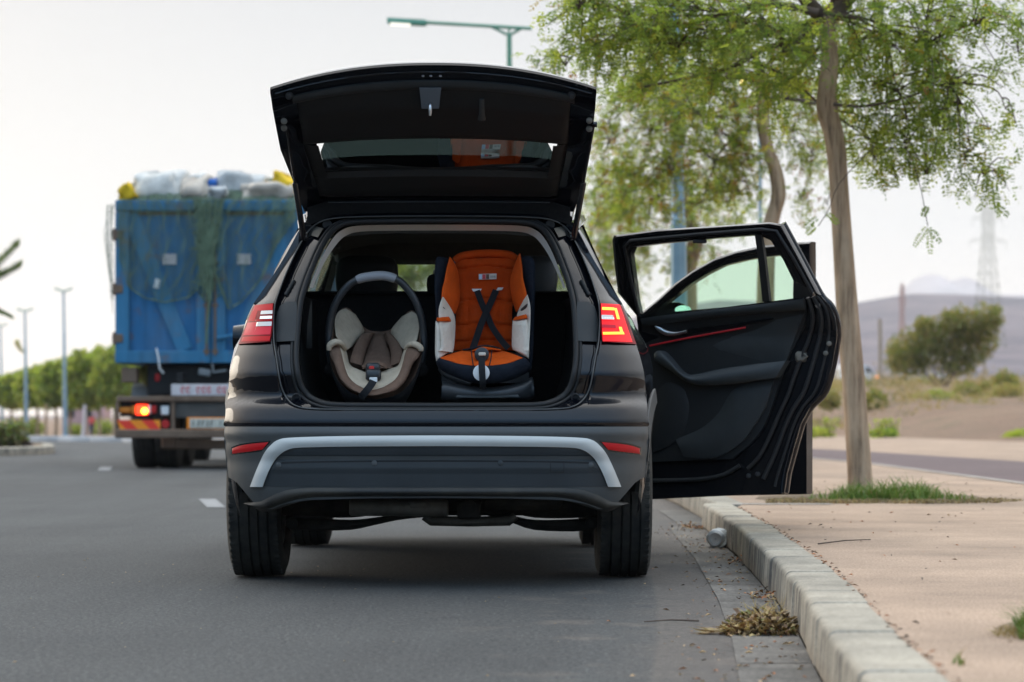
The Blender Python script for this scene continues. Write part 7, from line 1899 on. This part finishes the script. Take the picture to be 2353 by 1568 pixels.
# low scrub scattered over the waste ground
lv = Leaves()
for k in range(300):
    Y = rng.uniform(72, 175); r_ = rng.uniform(.108, .205); x = Y * r_
    if Y < 78: continue
    gz = ground_z(x, Y); h = rng.uniform(.10, .42) * (1 + (Y - 75) / 120); mi = int(rng.choice([0, 1, 2, 3, 3, 3, 3, 2]))
    for i in range(34):
        p = np.array([x, Y, gz]) + np.array([rng.normal() * h * .8, rng.normal() * h * .8, abs(rng.normal()) * h * .5]); lv.blade(p, rng.normal(size=3) + np.array([0, 0, .8]), h * .55, h * .12, mi)
tag(lv.build('scrub', [leafmat('scrub_olive', (.15, .155, .06), .35), BG[0], BG[2], leafmat('straw_scrub', (.36, .26, .14), .3)], None, (0, 0, 0)), 'thin low scrub and straw scattered over the waste ground', 'scrub', None, 'stuff')
# litter on the bank
for k, (px, py, Y, lab_) in enumerate(((2163, 866, 135, 'white plastic bag caught below the big bush'), (2195, 934, 90, 'white litter bag at the top of the earth bank'), (2232, 933, 91, 'grey litter scrap on the earth bank'), (2285, 938, 90, 'pale rubble lump at the right of the earth bank'))):
    p = world_at(px, py, Y); q = MB(); r2 = random.Random(k)
    rings = [[((.16 + .05 * r2.random()) * math.cos(a) * c_, .12 * math.sin(a) * c_, .10 * z_ + .02 * r2.random()) for a in np.linspace(0, 2 * math.pi, 10)[:-1]] for c_, z_ in ((.6, -1), (1, -.3), (.9, .5), (.4, 1))]
    q.loft(rings, True, True, True); o = q.build('litter', M['white'] if k < 2 else M['tsign'], None, 60); o.location = p; tag(o, lab_, 'litter', 'litter on the waste ground')
# ------------------------------------------------------------------ pavement details
# soil in the tree pit
def blob(name, material, cx, cy, rx, ry, z, h, seed, kind='structure'):
    r2 = np.random.default_rng(seed); q = MB(); G = []; ph = r2.uniform(0, 6, 6)
    for i in range(9):
        f = i / 8
        G.append([(cx + rx * f * math.cos(a) * (1 + .10 * math.sin(3 * a + ph[0]) + .06 * math.sin(7 * a + ph[1])), cy + ry * f * math.sin(a) * (1 + .10 * math.sin(4 * a + ph[2]) + .05 * math.sin(9 * a + ph[3])), z + h * (1 - f * f) + (.01 * math.sin(a * 5 + f * 9) * (1 - f))) for a in np.linspace(0, 2 * math.pi, 49)[:-1]])
    q.loft(G, True); return tag(q.build(name, material, None, 180), kind=kind)
blob('tree_pit_soil', M['soil'], 2.45, 17.75, .78, 1.0, .1475, .015, 4)
blob('tree_pit_soil', M['soil'], 1.42, 6.9, .14, .30, .1475, .010, 5)
GM = [leafmat('grass_green', (.105, .175, .035), .25), leafmat('grass_light', (.17, .22, .05), .25), leafmat('grass_dry', (.30, .22, .10), .2)]
def grass(name, label, spots, n_, h, mats, wts, w=.006, spread=1., seed=3):
    r2 = np.random.default_rng(seed); lv = Leaves()
    for (cx, cy, rx, ry, k, hh_) in spots:
        for i in range(int(n_ * k)):
            a, f = r2.uniform(0, 6.283), math.sqrt(r2.random()); p = np.array([cx + rx * f * math.cos(a), cy + ry * f * math.sin(a), .147])
            d = np.array([r2.normal() * .35 * spread, r2.normal() * .35 * spread, 1.]); d /= np.linalg.norm(d); l = h * hh_ * r2.uniform(.45, 1.15) * (1 - .4 * f)
            mi = pickm(wts); mid = p + d * l * .55; tip = mid + (d + np.array([d[0] * 1.3, d[1] * 1.3, -.45])) * l * .5
            s_ = np.array([math.cos(a * 3), math.sin(a * 3), 0]) * w / 2
            lv.q.append(np.array([p - s_, p + s_, mid + s_ * .8, mid - s_ * .8])); lv.m.append(mi); lv.q.append(np.array([mid - s_ * .8, mid + s_ * .8, tip + s_ * .1, tip - s_ * .1])); lv.m.append(mi)
    o = lv.build(name, mats, None, (0, 0, 0)); return tag(o, label, 'grass', None, 'stuff')
grass('grass', 'fresh green grass growing round the foot of the nearest tree', [(2.42, 17.4, .30, .30, 1, 1), (2.22, 17.4, .12, .25, .4, .9), (2.66, 17.4, .16, .25, .5, .9), (2.55, 17.2, .2, .2, .3, 1.25), (2.78, 17.3, .25, .25, .22, .6), (2.12, 17.3, .22, .25, .18, .6), (2.5, 17.5, .5, .4, .25, .55)], 620, .20, GM, [5, 3, .6], .007)
grass('dry_grass', 'dry brown grass fringe along the edge of the tree pit', [(2.35, 16.85, .75, .16, 1, 1), (1.85, 17.2, .2, .3, .4, .8), (3.1, 17.3, .22, .3, .4, .7)], 1500, .05, [GM[2], leafmat('grass_olive', (.14, .12, .05), .2), leafmat('grass_brown', (.16, .10, .055), .2)], [3, 2, 2], .006, 1.6, 8)
grass('grass', 'tuft of green grass at the bottom right corner of the pavement', [(1.335, 6.75, .05, .09, 1, 1), (1.30, 6.6, .04, .05, .3, .6)], 340, .125, GM, [6, 3, .4], .0045, 1.1, 9)
grass('dry_grass', 'straw coloured dry blades round the corner grass tuft', [(1.29, 6.72, .07, .14, 1, .6)], 240, .085, [GM[2]], [1], .004, 2.2, 10)
grass('grass', 'few green blades sprouting behind the kerb in the foreground', [(1.0, 5.95, .012, .06, 1, 1)], 26, .05, GM, [4, 2, 1], .004, .8, 12)
# seam of soil between kerb and pavement
lt = Leaves()
def flake(c, l, w, mi, tilt=.25):
    a = rng.uniform(0, 6.283); d = np.array([math.cos(a), math.sin(a), rng.uniform(-tilt, tilt)]); p = np.array([-math.sin(a), math.cos(a), rng.uniform(-tilt, tilt)])
    up = np.array([0, 0, l * .18]); c = np.array(c, float)
    lt.q.append(np.array([c, c + d * l * .5 + p * w * .5 + up, c + d * l, c + d * l * .5 - p * w * .5 + up])); lt.m.append(mi)
LIT = [leafmat('dead_leaf_brown', (.16, .085, .040), .1), leafmat('dead_leaf_dark', (.06, .038, .024), .1), leafmat('dead_leaf_tan', (.36, .24, .12), .1), leafmat('dead_leaf_rust', (.30, .105, .03), .1)]
for k in range(620):
    y = rng.uniform(5.2, 24); x = rng.uniform(kerbx(y) + .2, 4.1)
    if rng.random() < .35 * (1 - abs(y - 12) / 14) + .35: flake((x, y, .150), rng.uniform(.012, .034), rng.uniform(.006, .016), int(rng.choice([0, 1, 1, 2, 3])))
for k in range(260):
    y = rng.uniform(5.2, 16.5); flake((kerbx(y) + .186 + rng.normal() * .006, y, .151), rng.uniform(.010, .024), .008, int(rng.choice([0, 1, 1, 3])))
for k in range(420):
    y = rng.uniform(6.2, 17); d = abs(rng.normal()) * .22; flake((kerbx(y) - .015 - d, y, .006), rng.uniform(.010, .032), rng.uniform(.006, .014), int(rng.choice([0, 0, 1, 2, 2, 3])))
for k in range(70):
    y = rng.uniform(7, 13); flake((rng.uniform(-2.5, .6), y, .003), rng.uniform(.006, .014), .006, 2, .1)
for (y0, n_, sy) in ((10.15, 46, .10), (12.5, 26, .12), (16.45, 120, .18), (14.6, 20, .08)):
    for k in range(n_): flake((kerbx(y0) - abs(rng.normal()) * .055 - (.10 if y0 > 16 else 0) * rng.random(), y0 + rng.normal() * sy, .006 + abs(rng.normal()) * .010), rng.uniform(.014, .035), rng.uniform(.006, .014), int(rng.choice([0, 1, 2, 3])), .6)
tag(lt.build('leaf_litter', LIT, None, (0, 0, 0)), 'scattered dead leaves and chips on road and pavement', 'leaf litter', None, 'stuff')
# twigs on the road
for k, (a, b2) in enumerate((((1606, 1427), (1480, 1429)), ((1700, 1431), (1770, 1437)), ((1880, 1250), (2000, 1240)))):
    z = .006 if k < 2 else .152
    def gp(p): Y = (EYE - z) * F / (p[1] - HY); return world_at(p[0], p[1], Y)
    p0_, p1_ = gp(a), gp(b2); q = MB(); q.tube([p0_ - p0_, (p1_ - p0_) * .5 + Vector((0, .01, .004)), p1_ - p0_], [.0035, .003, .002], 5)
    o = q.build('twig', M['branch'], None, 60); o.location = p0_; tag(o, ('dark twig lying on the asphalt left of the leaf pile', 'short reddish twig beside the leaf pile', 'thin twig lying on the pink pavement')[k], 'twig')
# heap of dry leaves against the kerb
lt = Leaves(); cx0, cy0 = kerbx(8.55) - .110, 8.55
for k in range(1500):
    f = rng.random(); a = rng.uniform(0, 6.283); r_ = math.sqrt(f)
    x = cx0 + .135 * r_ * math.cos(a); y = cy0 + .13 * r_ * math.sin(a)
    if x > kerbx(y) - .01: x = kerbx(y) - .01 - rng.random() * .02
    z = .004 + .078 * (1 - f) ** .8 * rng.random() ** .5 * (.8 + .3 * math.sin(a * 3))
    flake((x, y, z), rng.uniform(.012, .034), rng.uniform(.006, .017), int(rng.choice([0, 0, 1, 2, 2, 2, 5, 5, 3, 4], p=[.12,.12,.16,.13,.13,.1,.09,.09,.03,.03])), .9)
for k in range(120):
    t = rng.random(); x = cx0 - .05 - .13 * t; y = cy0 - .02 + rng.normal() * .025 * (1.2 - t)
    l = rng.uniform(.03, .08); lt.blade(np.array([x, y, .006 + .03 * (1 - t) * rng.random()]), np.array([-1, rng.normal() * .5, rng.normal() * .16]), l, .004, int(rng.choice([2, 2, 0, 5])))
for k in range(30):
    a = rng.uniform(0, 6.283); lt.blade(np.array([cx0 + .05 * math.cos(a), cy0 - .05, .06]), np.array([rng.normal() * .7, rng.normal() * .5, .6]), rng.uniform(.04, .11), .003, 5)
tag(lt.build('leaf_pile', LIT + [leafmat('half_green_leaf', (.16, .19, .05), .15), leafmat('dry_straw', (.46, .34, .15), .15)], None, (0, 0, 0)), 'heap of dry leaves and straw swept against the kerb face', 'leaf pile', None, 'stuff')
# clear plastic bottle lying end-on by the kerb
M['pet'] = mat('clear_plastic', (.86, .93, .95), .15, 0, .8, trans=.4, ior=1.25)
Yb = 14.0; p = world_at(1644, 1238, Yb); o = thing('plastic_bottle', 'clear plastic bottle lying in the gutter against the kerb', 'bottle', (p.x, Yb, .051), R(-14))
q = MB(); q.lathe([(0, .0001), (.004, .022), (-.002, .034), (.006, .046), (.02, .050), (.06, .050), (.065, .047), (.07, .050), (.12, .050), (.125, .047), (.13, .050), (.17, .048), (.21, .030), (.24, .015), (.26, .014)], (0, 0, 0), 'Y', 32)
q.v = [(x_ * (1 + .10 * math.sin(y_ * 40 + z_ * 60)), y_, z_ * (1 + .08 * math.sin(y_ * 55 - x_ * 50))) for x_, y_, z_ in q.v]; q.build('bottle_body', M['pet'], o, 40); q = MB(); q.lathe([(.255, .0001), (.255, .016), (.275, .016), (.275, .0001)], (0, 0, 0), 'Y', 20); q.build('cap', M['lblue'], o, 40)
q = MB(); q.lathe([(.001, .030), (-.003, .034), (.004, .040)], (0, 0, 0), 'Y', 28); q.build('base_ring', M['white'], o, 60)
# ------------------------------------------------------------------ air
HAZE = True
if HAZE:
    q = MB(); q.box((0, 3700, 171), (8400, 7640, 352)); hz_ = q.build('haze', [], None, 0); tag(hz_, kind='stuff')
    hm_ = bpy.data.materials.new('haze_air'); hm_.use_nodes = True; n = hm_.node_tree.nodes; n.clear()
    ou = n.new('ShaderNodeOutputMaterial'); pv = n.new('ShaderNodeVolumePrincipled'); pv.inputs['Color'].default_value = (.94, .95, 1, 1); pv.inputs['Density'].default_value = .00012; pv.inputs['Anisotropy'].default_value = .3
    hm_.node_tree.links.new(pv.outputs[0], ou.inputs['Volume']); hz_.data.materials.append(hm_)
